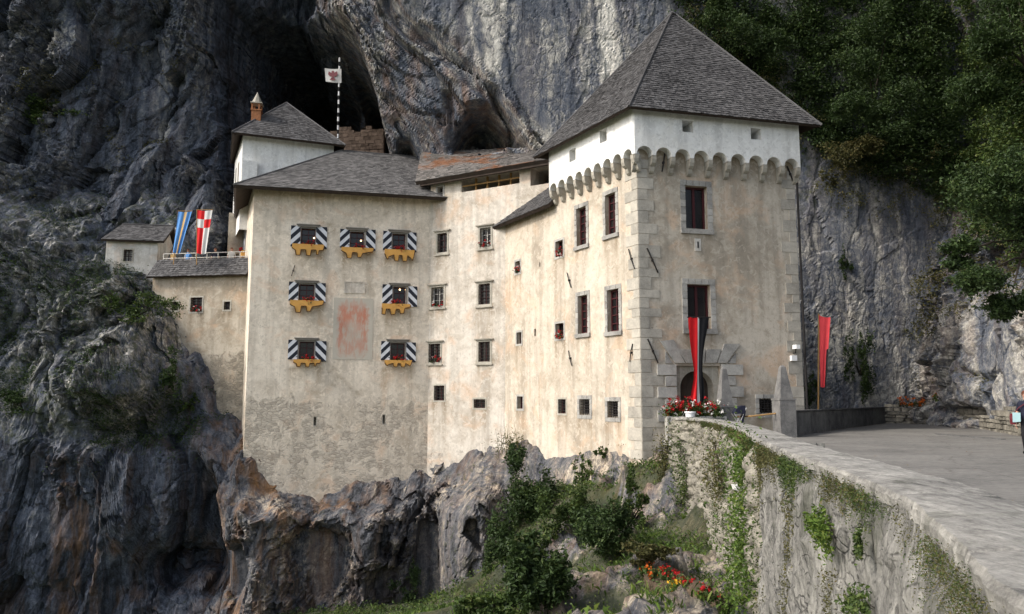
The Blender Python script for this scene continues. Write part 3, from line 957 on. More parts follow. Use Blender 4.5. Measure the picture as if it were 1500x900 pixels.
# ------------------------------------------------------------------ rock face on the right, along the road
def build_right_cliff():
    ys = np.arange(14, 58, 0.13)
    zs = np.concatenate([np.arange(-1.5, 26, 0.13), np.arange(26, 60, 0.5)])
    Y, Z = np.meshgrid(ys, zs)
    y, z = Y.ravel(), Z.ravel()
    x = interp(y, [(14, 24.5), (30, 23.4), (36, 23.8), (42, 25.2), (48, 26.4), (53, 27.2), (58, 27.0)])
    x = x + np.clip(z - 3.0, 0, 5) * 0.25 + np.clip(z - 9, 0, 12) * 0.42 - np.clip(z - 24, 0, 40) * 0.35
    x = x - 1.0 * np.exp(-((z - 5.5) / 2.2) ** 2) * sstep(50 - y, 0, 6)
    def hole(u, v, Yd, ru, rv, d):
        q = at(u, v, Yd)
        k = Yd / FPX
        du = (y - Yd) * (ru and 1.0 / (ru * k * 2.0))
        return d * np.exp(-(du ** 2 + ((z - q.z) / (rv * k)) ** 2) ** 1.5)
    x = x + hole(1352, 566, 47.0, 26, 24, 3.6) + hole(1447, 604, 42, 25, 12, 1.5)
    x = x + 1.2 * fbm(np.stack([x * 0, y * 0.13, z * 0.15], 1), 3, 25)
    P = np.stack([x, y, z], 1)
    Q = P[:, [1, 0, 2]].copy()
    h, cell = rock_noise(Q, 0.8, 700, 0.3, 0.6)
    P[:, 0] -= h
    tone = 0.46 + 0.24 * sstep(8 - z, -2, 3) + 0.0 * y
    moss = 0.2 + 0.3 * sstep(z, 8, 12)
    o = np_mesh('roadside_cliff', P, grid_quads(len(ys), len(zs))[:, ::-1], M['rock'], smooth=False,
                attrs={'tone': tone, 'ochre': 0.25 + 0 * y, 'moss': moss, 'cell': cell})
    tag(o, 'broken pale rock face rising beside the road on the right', 'cliff', kind='structure')
    return P.reshape(len(zs), len(ys), 3)


RCLIFF = build_right_cliff()


# ------------------------------------------------------------------ slope between crag and road wall
SLOPE_PTS = []
for u, v, Y in ((943, 685, 35), (880, 712, 37), (800, 712, 40), (740, 800, 43), (690, 930, 42), (650, 990, 41), (600, 1050, 42), (800, 850, 33), (860, 800, 34), (930, 775, 31), (960, 800, 27.5), (1010, 832, 24),
                (1060, 862, 20), (1100, 895, 16), (1000, 868, 19), (950, 862, 20), (905, 880, 22), (840, 905, 25), (760, 930, 31), (880, 960, 18), (1000, 980, 13), (1080, 1000, 10), (1120, 960, 13)):
    SLOPE_PTS.append(tuple(at(u, v, Y)))
SLOPE_PTS += [(7.5, 34, -0.8), (8, 28, -1.5), (8, 20, -2.2), (8, 10, -3.5), (-3, 4, -8), (5, 2, -6), (-14, 20, -15), (-14, 40, -13), (-8, 30, -10), (-14, 5, -16), (0, 10, -6.5), (-6, 44, -10)]
SLOPE_PTS = np.array(SLOPE_PTS)


def slope_z(x, y):
    d2 = (x[:, None] - SLOPE_PTS[None, :, 0]) ** 2 + (y[:, None] - SLOPE_PTS[None, :, 1]) ** 2 + 0.3
    w = 1.0 / d2 ** 1.6
    return (w * SLOPE_PTS[None, :, 2]).sum(1) / w.sum(1)


def build_slope():
    xs = np.arange(-16, 8.3, 0.13)
    ys = np.arange(3, 47, 0.13)
    X, Y = np.meshgrid(xs, ys)
    x, y = X.ravel(), Y.ravel()
    z = slope_z(x, y)
    P = np.stack([x, y, z], 1)
    f, r, e = facets(P * np.array([0.5, 0.5, 0.5]), 900)
    f2, r2, e2 = facets(P * np.array([1.6, 1.6, 1.6]), 910)
    rk = 0.8 * sstep(fbm(P * 0.35, 3, 920), 0.35, 0.8)
    P[:, 2] += rk * (0.75 * f + 0.35 * f2 + 0.35) + 0.14 * fbm(P * 1.3, 4, 930)
    tone = 0.46 + 0.14 * rk
    moss = 1.15 - 1.0 * rk
    o = np_mesh('hillside', P, grid_quads(len(xs), len(ys)), M['rock'], smooth=True,
                attrs={'warm': 1 + 0 * x, 'tone': tone, 'ochre': 0.35 + 0 * x, 'moss': moss, 'cell': r})
    tag(o, 'grassy rocky slope falling away below the road wall', 'slope', kind='structure')
    return P.reshape(len(ys), len(xs), 3)


SLOPE = build_slope()

# valley floor, one sheet to the horizon
gm = MB()
gm.face([(-1500, -1500, -26), (1500, -1500, -26), (1500, 1500, -26), (-1500, 1500, -26)])
M['valley'] = mat_flat('valley meadow', (0.06, 0.075, 0.03), 0.95, 0.3, scale=0.2)
tag(gm.build('ground', M['valley']), 'green valley floor far below the road', 'ground', kind='structure')


# ------------------------------------------------------------------ road, parapet wall, low wall
EDGE = [Vector((-2.2, -8.0, 1.0)), Vector((-0.1, -3, 1.0)), Vector((0.9, 0.3, 1.0))]
for u, v, zt in ((1500, 862, 1.0), (1450, 815, 1.0), (1400, 772, 1.0), (1330, 724, 1.0), (1250, 691, 1.0), (1180, 668, 0.99), (1122, 645.5, 0.97), (1098, 633, 0.94), (1076, 624, 0.91),
                 (1048, 617, 0.88), (1018, 613, 0.86), (985, 611, 0.85)):
    EDGE.append(at_z(u, v, zt))


def resample(pts, step_fn):
    """dense points along a polyline, smoothed (Catmull-Rom)"""
    out = []
    n = len(pts)
    for i in range(n - 1):
        p0, p1, p2, p3 = pts[max(i - 1, 0)], pts[i], pts[i + 1], pts[min(i + 2, n - 1)]
        L = (p2 - p1).length
        k = max(2, int(L / step_fn(p1)))
        for j in range(k):
            t = j / k
            out.append(0.5 * ((2 * p1) + (p2 - p0) * t + (2 * p0 - 5 * p1 + 4 * p2 - p3) * t * t + (3 * p1 - p0 - 3 * p2 + p3) * t ** 3))
    out.append(pts[-1].copy())
    return out


def normals2(pts):
    ns = []
    for i in range(len(pts)):
        d = pts[min(i + 1, len(pts) - 1)] - pts[max(i - 1, 0)]
        d.z = 0
        d.normalize()
        ns.append(Vector((-d.y, d.x, 0)))    # left of travel: away from the road
    return ns


def wall_sheet(line, nrm, z_bot, top_drop, amp, seed, stones=True):
    """outer face of a wall under a line"""
    nz = max(20, int((1.0 - z_bot) / 0.05))
    vs = []
    for i, p in enumerate(line):
        zt = p.z - top_drop
        for j in range(nz):
            t = j / (nz - 1)
            z = zt + (z_bot - zt) * t
            o = 0.0 + 0.05 * (zt - z)
            vs.append((p.x + nrm[i].x * o, p.y + nrm[i].y * o, z))
    P = np.array(vs)
    nn = np.repeat(np.array([(n.x, n.y, 0) for n in nrm]), nz, axis=0)
    if stones:
        f, r, e = facets(P * np.array([2.6, 2.6, 3.6]), seed)
        d = 0.11 * f + 0.17 * np.clip(e, 0, 0.25) / 0.25
        d = d + 0.10 * fbm(P * 0.8, 3, seed + 5)
    else:
        f, r, e = facets(P * np.array([1.3, 1.3, 0.9]), seed)
        f5, r5, e5 = facets(P * np.array([4.2, 4.2, 3.4]), seed + 3)
        d = 0.022 * f + 0.050 * f5 * sstep(r5, 0.25, 0.7) - 0.02 * np.clip(0.08 - e5, 0, 1) / 0.08 * sstep(r5, 0.25, 0.7) + 0.03 * fbm(P * 1.0, 4, seed + 5) + 0.03 * fbm(P * np.array([4, 4, 2.0]), 4, seed + 9, 0.6, True)
    dep_ = np.tile(np.linspace(0, 1, nz), len(line)) * (1.0 - z_bot)
    d = d * sstep(dep_, 0.05, 0.35)
    if stones:
        run = np.repeat(np.array([(p - line[0]).length for p in line]), nz)
        d = (d + 0.08) * sstep(run, 0.1, 1.6) - 0.08
    P = P + nn * (amp * d)[:, None]
    return P, len(line), nz


line_all = resample(EDGE, lambda p: max(0.03, 0.006 * max(p.y, 1)))
nrm_all = normals2(line_all)
SPLIT = min(range(len(line_all)), key=lambda i: abs(line_all[i].y - at_z(1122, 645.5, 0.97).y) if line_all[i].y > 1 else 1e9)

rw = thing('retaining_wall', 'curving stone retaining wall with pale coping that carries the road', 'wall', (3.0, 6.0, -4.0))
ln, nm_ = line_all[:SPLIT + 1], nrm_all[:SPLIT + 1]
P, nu, nv = wall_sheet([p + n * 0.05 for p, n in zip(ln, nm_)], nm_, -9.0, 0.03, 1.0, 40, False)
idx = np.arange(nu * nv).reshape(nu, nv)
q = np.stack([idx[:-1, :-1], idx[:-1, 1:], idx[1:, 1:], idx[1:, :-1]], -1).reshape(-1, 4)
near_wall_obj = np_mesh('streaked_face', P, q, M['wall_near'], rw, smooth=True)
NEARW = P.reshape(nu, nv, 3)
near_wall_obj['label'] = 'near stretch of wall, smooth and streaked grey'
ln, nm_ = line_all[SPLIT - 4:], nrm_all[SPLIT - 4:]
P, nu, nv = wall_sheet(ln, nm_, -7.0, 0.03, 1.0, 60, True)
idx = np.arange(nu * nv).reshape(nu, nv)
q = np.stack([idx[:-1, :-1], idx[:-1, 1:], idx[1:, 1:], idx[1:, :-1]], -1).reshape(-1, 4)
far_wall_obj = np_mesh('rubble_face', P, q, M['rubble'], rw, smooth=True)
far_wall_obj['label'] = 'far stretch of wall, rough pale rubble stones'
FARW = P.reshape(nu, nv, 3)
# squared end of the streaked stretch
em = MB()
n_e = nrm_all[SPLIT]
for k in range(NEARW.shape[1] - 1):
    a, b = Vector(NEARW[-1, k]), Vector(NEARW[-1, k + 1])
    em.face([a, b, b - n_e * 0.9, a - n_e * 0.9])
em.build('wall_end', M['wall_near'], rw)
# coping: a thick worn slab
TH_W = 0.56
vs = []
prof = [(0.0, -0.11), (0.065, -0.10), (0.07, -0.035), (0.05, 0.0), (-0.12, 0.014), (-0.30, 0.012), (-TH_W + 0.03, 0.0), (-TH_W, -0.03), (-TH_W, -1.2)]
for p, n in zip(line_all, nrm_all):
    for o, dz in prof:
        vs.append((p.x + n.x * o, p.y + n.y * o, p.z + dz))
P = np.array(vs)
npf = len(prof)
jit = 0.007 * fbm(P * np.array([5.0, 5.0, 5.0]), 5, 71, 0.6) + 0.008 * fbm(P * 0.9, 2, 73)
side = np.tile(np.array([0, 1.6, 1.6, 1.0, 0.6, 0.6, 0.8, 0.8, 0]), len(line_all))
P[:, 2] += jit * side
# open joints between the cap stones
cuts = {}
acc, nxt, rj = 0.0, 0.7, random.Random(4)
for i in range(1, len(line_all)):
    acc += (line_all[i] - line_all[i - 1]).length
    if acc > nxt:
        cuts[i] = 0.02 + 0.012 * rj.random()
        nxt = acc + rj.uniform(0.9, 2.2)
for i, dep_j in cuts.items():
    P[i * npf:(i + 1) * npf, 2] -= dep_j * np.array([0, 0.3, 0.8, 1, 1, 1, 1, 0.8, 0])
P[:, 0] += 0.010 * fbm(P * 6.0, 4, 72, 0.6) * side
idx = np.arange(len(P)).reshape(-1, npf)
q = np.stack([idx[:-1, :-1], idx[1:, :-1], idx[1:, 1:], idx[:-1, 1:]], -1).reshape(-1, 4)
np_mesh('coping', P, q, M['coping'], rw, smooth=False)

# low dark wall at the back of the road
OB_L = at_z(1063, 638.5, 0.0)
OB_R = at_z(1150, 640, 0.0)
lw_end = at_z(1302, 621, 0.0)
PD = Plane(OB_R, lw_end)
lw = MB()
a0 = 0.35
n = 24
for i in range(n):
    s0, s1 = lerp(a0, PD.len, i / n), lerp(a0, PD.len, (i + 1) / n)
    lw.pbox(PD, s0, s1, -0.3, 1.02 + 0.015 * math.sin(i * 2.1), -0.45, 0)
lw.pbox(PD, a0, PD.len, 1.036, 1.10, -0.50, 0.05)
tag(lw.build('low_wall', M['stone_dark']), 'low dark grey stone wall closing the back of the road', 'wall')

# road surface (grid so that it is not perfectly flat)
rd = []
inner = [p - n * (TH_W - 0.02) for p, n in zip(line_all, nrm_all)]
rows = inner[::6]
NC = 60
for p in rows:
    for j in range(NC):
        t = (j / (NC - 1)) ** 1.3
        xx = p.x + (34 - p.x) * t
        rd.append((xx, p.y, 0))
pe = rows[-1]
for yy in np.arange(pe.y + 0.5, 57, 0.5):
    tt = (yy - OB_R.y) / (lw_end.y - OB_R.y)
    xl = 9.0 if tt < 0 else OB_R.x + (lw_end.x - OB_R.x) * tt - 0.2
    for j in range(NC):
        t = (j / (NC - 1)) ** 1.3
        rd.append((xl + (34 - xl) * t, yy, 0))
P = np.array(rd)
P[:, 2] = 0.03 * fbm(P * 0.4, 3, 91) + 0.06 * np.clip(P[:, 0] - 12, 0, 20) * 0.1
idx = np.arange(len(P)).reshape(-1, NC)
q = np.stack([idx[:-1, :-1], idx[:-1, 1:], idx[1:, 1:], idx[1:, :-1]], -1).reshape(-1, 4)
tag(np_mesh('road', P, q, M['road'], smooth=True), 'worn grey asphalt road in front of the castle gate', 'road', kind='structure')
# dark drain across the road
dr = MB()
PDR = Plane(at_z(1372, 637.5, 0), at_z(1470, 646, 0))
dr.pbox(PDR, 0, PDR.len, -0.05, 0.075, -0.09, 0.09)
tag(dr.build('drain', M['stone_dark']), 'thin dark drain cover lying across the road', 'drain')
# small bridge to the gate
br = MB()
g0 = PF.pt(1.0, 0, 0)
br.mesh([(OB_L.x - 2.2, OB_L.y - 0.5, -0.02), (OB_R.x, OB_R.y, -0.02), (R0.x - 2.5, R0.y - 0.4, -0.02), (C0.x + 1.0, C0.y + 0.15, -0.02),
         (OB_L.x - 2.2, OB_L.y - 0.5, -0.5), (OB_R.x, OB_R.y, -0.5), (R0.x - 2.5, R0.y - 0.4, -0.5), (C0.x + 1.0, C0.y + 0.15, -0.5)],
        [(0, 1, 2, 3), (7, 6, 5, 4), (0, 4, 5, 1), (1, 5, 6, 2), (2, 6, 7, 3), (3, 7, 4, 0)])
tag(br.build('gate_bridge', M['stone']), 'stone bridge deck leading to the arched gate', 'bridge', kind='structure')
# ------------------------------------------------------------------ walls with openings
def facade(mb, pl, a0, a1, z0, z1, openings=(), reveal=0.38, mi=0, top=None, back=True, fine=0.22):
    """a wall face from a0..a1, z0..z1 with rectangular openings cut through it and plastered reveals"""
    A = {a0, a1} | {v for o in openings for v in o[:2]}
    Z = {z0, z1} | {v for o in openings for v in o[2:4]}
    if openings and fine:                      # finer cells so that dirt below the sills can be laid on
        for S, lo, hi in ((A, a0, a1), (Z, z0, z1)):
            S |= {v for v in np.arange(lo + fine, hi, fine) if min(abs(v - w) for w in S) > 0.04}
    A, Z = sorted(A), sorted(Z)

    def inside(a, z):
        return any(o[0] < a < o[1] and o[2] < z < o[3] for o in openings)
    for i in range(len(A) - 1):
        for j in range(len(Z) - 1):
            if not inside((A[i] + A[i + 1]) / 2, (Z[j] + Z[j + 1]) / 2):
                mb.face([pl.pt(A[i], Z[j]), pl.pt(A[i + 1], Z[j]), pl.pt(A[i + 1], Z[j + 1]), pl.pt(A[i], Z[j + 1])], mi)
    for o in openings:
        b0, b1, y0, y1 = o[:4]
        r = o[4] if len(o) > 4 else reveal
        p = lambda a, z, d: pl.pt(a, z, -d)
        mb.face([p(b0, y0, 0), p(b0, y1, 0), p(b0, y1, r), p(b0, y0, r)], mi)
        mb.face([p(b1, y1, 0), p(b1, y0, 0), p(b1, y0, r), p(b1, y1, r)], mi)
        mb.face([p(b0, y1, 0), p(b1, y1, 0), p(b1, y1, r), p(b0, y1, r)], mi)
        mb.face([p(b1, y0, 0), p(b0, y0, 0), p(b0, y0, r), p(b1, y0, r)], mi)
        if back:
            mb.face([p(b0, y0, r), p(b0, y1, r), p(b1, y1, r), p(b1, y0, r)], mi)


def stains(o, jobs):
    """run-off dirt on a wall: below the sills and under the eaves. jobs: (plane, window rects, eave level)"""
    me = o.data
    n = len(me.vertices)
    co = np.zeros(n * 3)
    me.vertices.foreach_get('co', co)
    co = co.reshape(-1, 3)
    p = o
    while p is not None:
        co = co + np.array(p.location)
        p = p.parent
    val = np.zeros(n)
    for pl, rects, eave in jobs:
        rel = co - np.array((pl.p.x, pl.p.y, 0))
        a = rel[:, 0] * pl.d.x + rel[:, 1] * pl.d.y
        off = rel[:, 0] * pl.n.x + rel[:, 1] * pl.n.y
        z = co[:, 2]
        on = (np.abs(off) < 0.02) & (a > -0.1) & (a < pl.len + 0.1)
        v = np.zeros(n)
        for k, r in enumerate(rects):
            w = (r[1] - r[0]) / 2 + 0.12
            c = (r[0] + r[1]) / 2
            L = 0.7 + 0.9 * ((k * 37) % 10) / 10
            side = np.exp(-np.abs(np.abs(a - c) - w * 0.85) / 0.16) + 0.35 * (np.abs(a - c) < w)
            v = v + (z < r[2] + 0.05) * np.exp(-np.clip(r[2] - z, 0, 50) / L) * np.clip(side, 0, 1)
        if eave is not None:
            v = v + 0.75 * np.exp(-np.clip(eave - z, 0, 50) / 0.75)
        val = np.where(on, np.maximum(val, np.clip(v, 0, 1)), val)
    at_ = me.attributes.new('stain', 'FLOAT', 'POINT')
    at_.data.foreach_set('value', val.astype(np.float32))
    return o


def ring(mb, pl, r, w, o0, o1, mi=0, bottom=True):
    """frame of four pieces round a rectangle r, w wide, butted end to end"""
    a0, a1, z0, z1 = r
    mb.pbox(pl, a0 - w, a0, z0, z1, o0, o1, mi)
    mb.pbox(pl, a1, a1 + w, z0, z1, o0, o1, mi)
    mb.pbox(pl, a0 - w, a1 + w, z1, z1 + w, o0, o1, mi)
    if bottom:
        mb.pbox(pl, a0 - w, a1 + w, z0 - w, z0, o0, o1, mi)


def block_ring(mb, pl, r, w, o, rows, cols, seed=0, bottom=True):
    """surround of separate dressed blocks"""
    rnd = random.Random(seed)
    a0, a1, z0, z1 = r
    g = 0.012
    h = (z1 - z0) / rows
    for k in range(rows):
        for b0, b1 in ((a0 - w, a0), (a1, a1 + w)):
            mb.pbox(pl, b0, b1 - 0.002, z0 + k * h + g, z0 + (k + 1) * h - g, -0.05, o + rnd.uniform(-.008, .008))
    cw = (a1 - a0 + 2 * w) / cols
    for k in range(cols):
        mb.pbox(pl, a0 - w + k * cw + g, a0 - w + (k + 1) * cw - g, z1 + 0.004, z1 + w, -0.05, o + rnd.uniform(-.008, .008))
        if bottom:
            mb.pbox(pl, a0 - w + k * cw + g, a0 - w + (k + 1) * cw - g, z0 - w, z0 - 0.004, -0.05, o + rnd.uniform(-.008, .012))


def clip_band(rect, k0, k1, sgn):
    """part of a rectangle where k0 <= q + sgn*p < k1"""
    a0, a1, z0, z1 = rect
    poly = [(a0, z0), (a1, z0), (a1, z1), (a0, z1)]
    for lim, keep in ((k0, 1), (k1, -1)):
        out = []
        for i in range(len(poly)):
            p, q = poly[i], poly[(i + 1) % len(poly)]
            fp = (p[1] + sgn * p[0] - lim) * keep
            fq = (q[1] + sgn * q[0] - lim) * keep
            if fp >= 0:
                out.append(p)
            if fp * fq < 0:
                t = fp / (fp - fq)
                out.append((p[0] + (q[0] - p[0]) * t, p[1] + (q[1] - p[1]) * t))
        poly = out
        if len(poly) < 3:
            return []
    return poly


def shutter(pl, rect, rising, win):
    """plank shutter lying open against the wall, painted with slanting black bands"""
    a0, a1, z0, z1 = rect
    mb = MB()
    mb.pbox(pl, a0, a1, z0, z1, 0.03, 0.075, 0)
    sgn = -1 if rising else 1
    ks = [z + sgn * a for a in (a0, a1) for z in (z0, z1)]
    lo, hi = min(ks), max(ks)
    wb = (hi - lo) / 6.2
    # black first at the upper outer corner
    start = hi
    k = 0
    while start > lo:
        if k % 2 == 0:
            pg = clip_band((a0 + 0.002, a1 - 0.002, z0 + 0.002, z1 - 0.002), start - wb, start, sgn)
            if pg:
                mb.prism([pl.pt(a, z, 0.075) for a, z in pg], pl.n * 0.004, 1)
        start -= wb
        k += 1
    for zz in (z0 + 0.18, z1 - 0.18):
        hinge = a1 - 0.10 if rising else a0
        mb.pbox(pl, hinge, hinge + 0.10, zz - 0.02, zz + 0.02, 0.079, 0.095, 1)
    return mb.build('shutter', [M['shut_white'], M['shut_black']], win)


def sash(pl, r, win, mat, depth, cols=2, rows=3, bar=0.035, edge=0.06):
    """glazed frame inside an opening: frame and glazing bars, pane behind"""
    a0, a1, z0, z1 = r
    e = 0.004
    pm = MB()
    pm.pbox(pl, a0 + e, a1 - e, z0 + e, z1 - e, -depth - 0.05, -depth - 0.03)
    pm.build('pane', M['glass'], win)
    mb = MB()
    ring(mb, pl, (a0 + edge, a1 - edge, z0 + edge, z1 - edge), edge - e, -depth - 0.03, -depth + 0.03)
    for i in range(1, cols):
        c = lerp(a0, a1, i / cols)
        mb.pbox(pl, c - bar / 2 * 1.3, c + bar / 2 * 1.3, z0 + edge, z1 - edge, -depth - 0.026, -depth + 0.024)
    for j in range(1, rows):
        c = lerp(z0, z1, j / rows)
        mb.pbox(pl, a0 + edge, a1 - edge, c - bar / 2, c + bar / 2, -depth - 0.022, -depth + 0.018)
    return mb.build('sash', mat, win)


def grille(pl, r, win, depth, cols=3, rows=5, t=0.016):
    a0, a1, z0, z1 = r
    mb = MB()
    for i in range(1, cols + 1):
        a = lerp(a0, a1, i / (cols + 1))
        mb.tube([pl.pt(a, z0 - 0.02, -depth), pl.pt(a, z1 + 0.02, -depth)], t, 5)
    for j in range(1, rows + 1):
        z = lerp(z0, z1, j / (rows + 1))
        mb.tube([pl.pt(a0 - 0.02, z, -depth + 0.012), pl.pt(a1 + 0.02, z, -depth + 0.012)], t, 5)
    return mb.build('grille', M['iron'], win)


def window(bld, pl, r, style, seed=0, mat=None):
    """a window in the wall: returns the surround, its own part with its sub-parts"""
    a0, a1, z0, z1 = r
    mb = MB()
    if style == 'shutter':
        ring(mb, pl, r, 0.09, -0.15, 0.035)
        mb.pbox(pl, a0 - 0.24, a1 + 0.24, z1 + 0.092, z1 + 0.20, -0.02, 0.14)
        mb.pbox(pl, a0 - 0.30, a1 + 0.30, z1 + 0.20, z1 + 0.25, -0.02, 0.20)
        w = mb.build('window', M['frame_grey'], bld)
        sash(pl, r, w, M['frame_red'], 0.22, 2, 3)
    elif style == 'cornice':
        ring(mb, pl, r, 0.13, -0.10, 0.03)
        mb.pbox(pl, a0 - 0.26, a1 + 0.26, z1 + 0.132, z1 + 0.21, -0.02, 0.14)
        mb.pbox(pl, a0 - 0.20, a1 + 0.20, z0 - 0.21, z0 - 0.132, -0.02, 0.10)
        w = mb.build('window', M['corbel'], bld)
        grille(pl, r, w, 0.08, 3, 5)
        sash(pl, r, w, mat or M['frame_red'], 0.26, 2, 3)
    elif style == 'plain':
        ring(mb, pl, r, 0.10, -0.10, 0.02)
        w = mb.build('window', M['corbel'], bld)
        grille(pl, r, w, 0.08, 3, 4)
        sash(pl, r, w, M['frame_red'], 0.26, 2, 2)
    elif style == 'small':
        ring(mb, pl, r, 0.12, -0.05, 0.025)
        w = mb.build('window', M['stone'], bld)
        sash(pl, r, w, mat or M['frame_grey'], 0.26, 1, 2, edge=0.04)
    elif style == 'tall':
        block_ring(mb, pl, r, 0.22, 0.035, 7, 3, seed, False)
        mb.pbox(pl, a0 - 0.24, a1 + 0.24, z0 - 0.20, z0, -0.10, 0.10)
        w = mb.build('window', M['stone'], bld)
        sash(pl, r, w, M['frame_red'], 0.24, 2, 5, bar=0.05, edge=0.09)
    elif style == 'big':
        block_ring(mb, pl, r, 0.27, 0.035, 6, 5, seed, False)
        mb.pbox(pl, a0 - 0.29, a1 + 0.29, z0 - 0.24, z0, -0.10, 0.09)
        w = mb.build('window', M['stone'], bld)
        sash(pl, r, w, M['frame_red'], 0.30, 2, 1, bar=0.10, edge=0.10)
    elif style == 'barred':
        block_ring(mb, pl, r, 0.20, 0.03, 3, 3, seed)
        w = mb.build('window', M['stone'], bld)
        grille(pl, r, w, 0.10, 4, 5, 0.02)
        sash(pl, r, w, M['frame_grey'], 0.30, 1, 1)
    elif style == 'slit':
        ring(mb, pl, r, 0.035, -0.05, 0.006)
        w = mb.build('loophole', M['corbel'], bld)
    return w


# ------------------------------------------------------------------ shingle roofs
def shingle_slope(mb, A, B, Cc, D, course=0.24, width=0.17, lift=0.03, seed=0, ragged=0.03):
    """eave A -> B, ridge D -> C (may meet in one point); overlapping wood shingles, each its own little board"""
    rnd = random.Random(seed)
    A, B, Cc, D = Vector(A), Vector(B), Vector(Cc), Vector(D)
    mid0, mid1 = (A + B) / 2, (Cc + D) / 2
    rows = max(2, int((mid1 - mid0).length / course))
    n = (B - A).cross(D - A).normalized()
    if n.z < 0:
        n = -n
    for i in range(rows):
        t0, t1 = i / rows, min(1.0, (i + 1.35) / rows)
        l0, r0 = A.lerp(D, t0), B.lerp(Cc, t0)
        l1, r1 = A.lerp(D, t1), B.lerp(Cc, t1)
        L = (r0 - l0).length
        if L < 0.05:
            continue
        s = -rnd.random() * width
        while s < L:
            w = width * rnd.uniform(0.6, 1.45)
            u0, u1 = max(0, s) / L, min(L, s + w - 0.008) / L
            s += w
            if u1 <= u0:
                continue
            dr = (l0 - l1).normalized() * rnd.uniform(-ragged, ragged)
            up = n * (lift * rnd.uniform(0.7, 1.5))
            p0, p1 = l0.lerp(r0, u0) + dr, l0.lerp(r0, u1) + dr
            p2, p3 = l1.lerp(r1, u1), l1.lerp(r1, u0)
            lo = n * 0.004
            mb.mesh([p0 + up, p1 + up, p2 + lo, p3 + lo, p0 + lo, p1 + lo, p2 - n * 0.01, p3 - n * 0.01],
                    [(0, 1, 2, 3), (4, 5, 1, 0), (4, 0, 3, 7), (1, 5, 6, 2)])


def roof_board(mb, A, B, Cc, D, th=0.16, drop=0.02, mi=1):
    """boarding under the shingles, follows a slightly twisted slope"""
    A, B, Cc, D = Vector(A), Vector(B), Vector(Cc), Vector(D)
    n = (B - A).cross(D - A).normalized()
    if n.z < 0:
        n = -n
    if (Cc - D).length < 1e-3:
        mb.prism([p - n * drop for p in (A, B, Cc)], -n * th, mi)
        return
    K = 12
    top = [[(A.lerp(B, i / K)).lerp(D.lerp(Cc, i / K), j / K) - n * drop for i in range(K + 1)] for j in range(K + 1)]
    vs = [p for r in top for p in r] + [p - n * th for r in top for p in r]
    w, m = K + 1, (K + 1) ** 2
    fs = []
    for j in range(K):
        for i in range(K):
            a = j * w + i
            fs += [(a, a + 1, a + w + 1, a + w), (m + a + w, m + a + w + 1, m + a + 1, m + a)]
    for i in range(K):
        for a, b in ((i, i + 1), (K * w + i + 1, K * w + i), ((i + 1) * w, i * w), (i * w + K, (i + 1) * w + K)):
            fs.append((b, a, m + a, m + b))
    mb.mesh(vs, fs, mi)


def shingle_roof(name, bld, slopes, mat, course=0.24, width=0.17, lift=0.03, th=0.16, seed=0, ridge=None, rafters=False):
    mb = MB()
    for k, s in enumerate(slopes):
        shingle_slope(mb, *s, course=course, width=width, lift=lift, seed=seed + k)
        roof_board(mb, *s, th=th)
    for a, b in (ridge or []):
        mb.tube([Vector(a) + Vector((0, 0, 0.02)), Vector(b) + Vector((0, 0, 0.02))], 0.07, 6, 0)
    return mb.build(name, [mat, M['timber']], bld)


# ================================================================== GATE TOWER
tower = thing('gate_tower', 'tall gate tower with white machicolated top and steep grey pyramid roof', 'tower', (C0.x, C0.y, -3))
Z_MACH = PF.uv(1050, 240)[1]          # springing of the arches
Z_EAVE = 15.45
TW_BOT = -4.0
fA = PF.rect(1004, 1036, 273, 336)
fB = PF.rect(1007, 1041, 417, 482)
fS = PF.rect(1112, 1136, 584, 606)
fDoor = PF.rect(991, 1057, 536, 640)
fDoor = (fDoor[0], fDoor[1], -0.05, fDoor[3])
lt1, lt2 = PL.rect(845, 859, 304, 360), PL.rect(887, 902, 284, 344)
lt3, lt4 = PL.rect(847, 861, 433, 489), PL.rect(890, 907, 424, 486)
lb1, lb2, lb0 = PL.rect(849, 864, 585, 608), PL.rect(890, 906, 588, 612), PL.rect(818, 829, 585, 606)
aL0 = (Vector((L0.x, L0.y, 0)) - PL.p).dot(PL.d)
aS = PL.uv(805, 480)[0]
Z_LEAN = 12.75
mb = MB()
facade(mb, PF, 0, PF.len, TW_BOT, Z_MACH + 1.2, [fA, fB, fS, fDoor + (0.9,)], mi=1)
tc1, tc3 = PL.rect(814, 825, 353, 376), PL.rect(814, 826, 474, 496)
facade(mb, PL, aS, PL.len, TW_BOT, Z_LEAN - 0.2, [lt1, lt2, lt3, lt4, lb1, lb2, lb0, tc1, tc3])
facade(mb, PL, aL0, PL.len, Z_LEAN - 0.2, Z_MACH + 1.2, [r for r in (lt1, lt2) if r[3] > Z_LEAN - 0.2])
facade(mb, PB, 0, PB.len, TW_BOT, Z_MACH + 1.2)
facade(mb, PBK, 0, PBK.len - 0.6, TW_BOT, Z_MACH + 1.2)
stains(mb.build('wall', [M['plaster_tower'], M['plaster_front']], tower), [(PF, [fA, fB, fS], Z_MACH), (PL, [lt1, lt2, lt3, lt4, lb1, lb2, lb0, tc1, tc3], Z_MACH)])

for r, st, sd in ((fA, 'big', 1), (fB, 'big', 2), (lt1, 'tall', 3), (lt2, 'tall', 4), (lt3, 'tall', 5), (lt4, 'tall', 6), (lb1, 'barred', 7), (lb2, 'barred', 8)):
    window(tower, PL if st in ('tall', 'barred') else PF, r, st, sd)
window(tower, PL, lb0, 'plain')
window(tower, PF, fS, 'barred', 9)

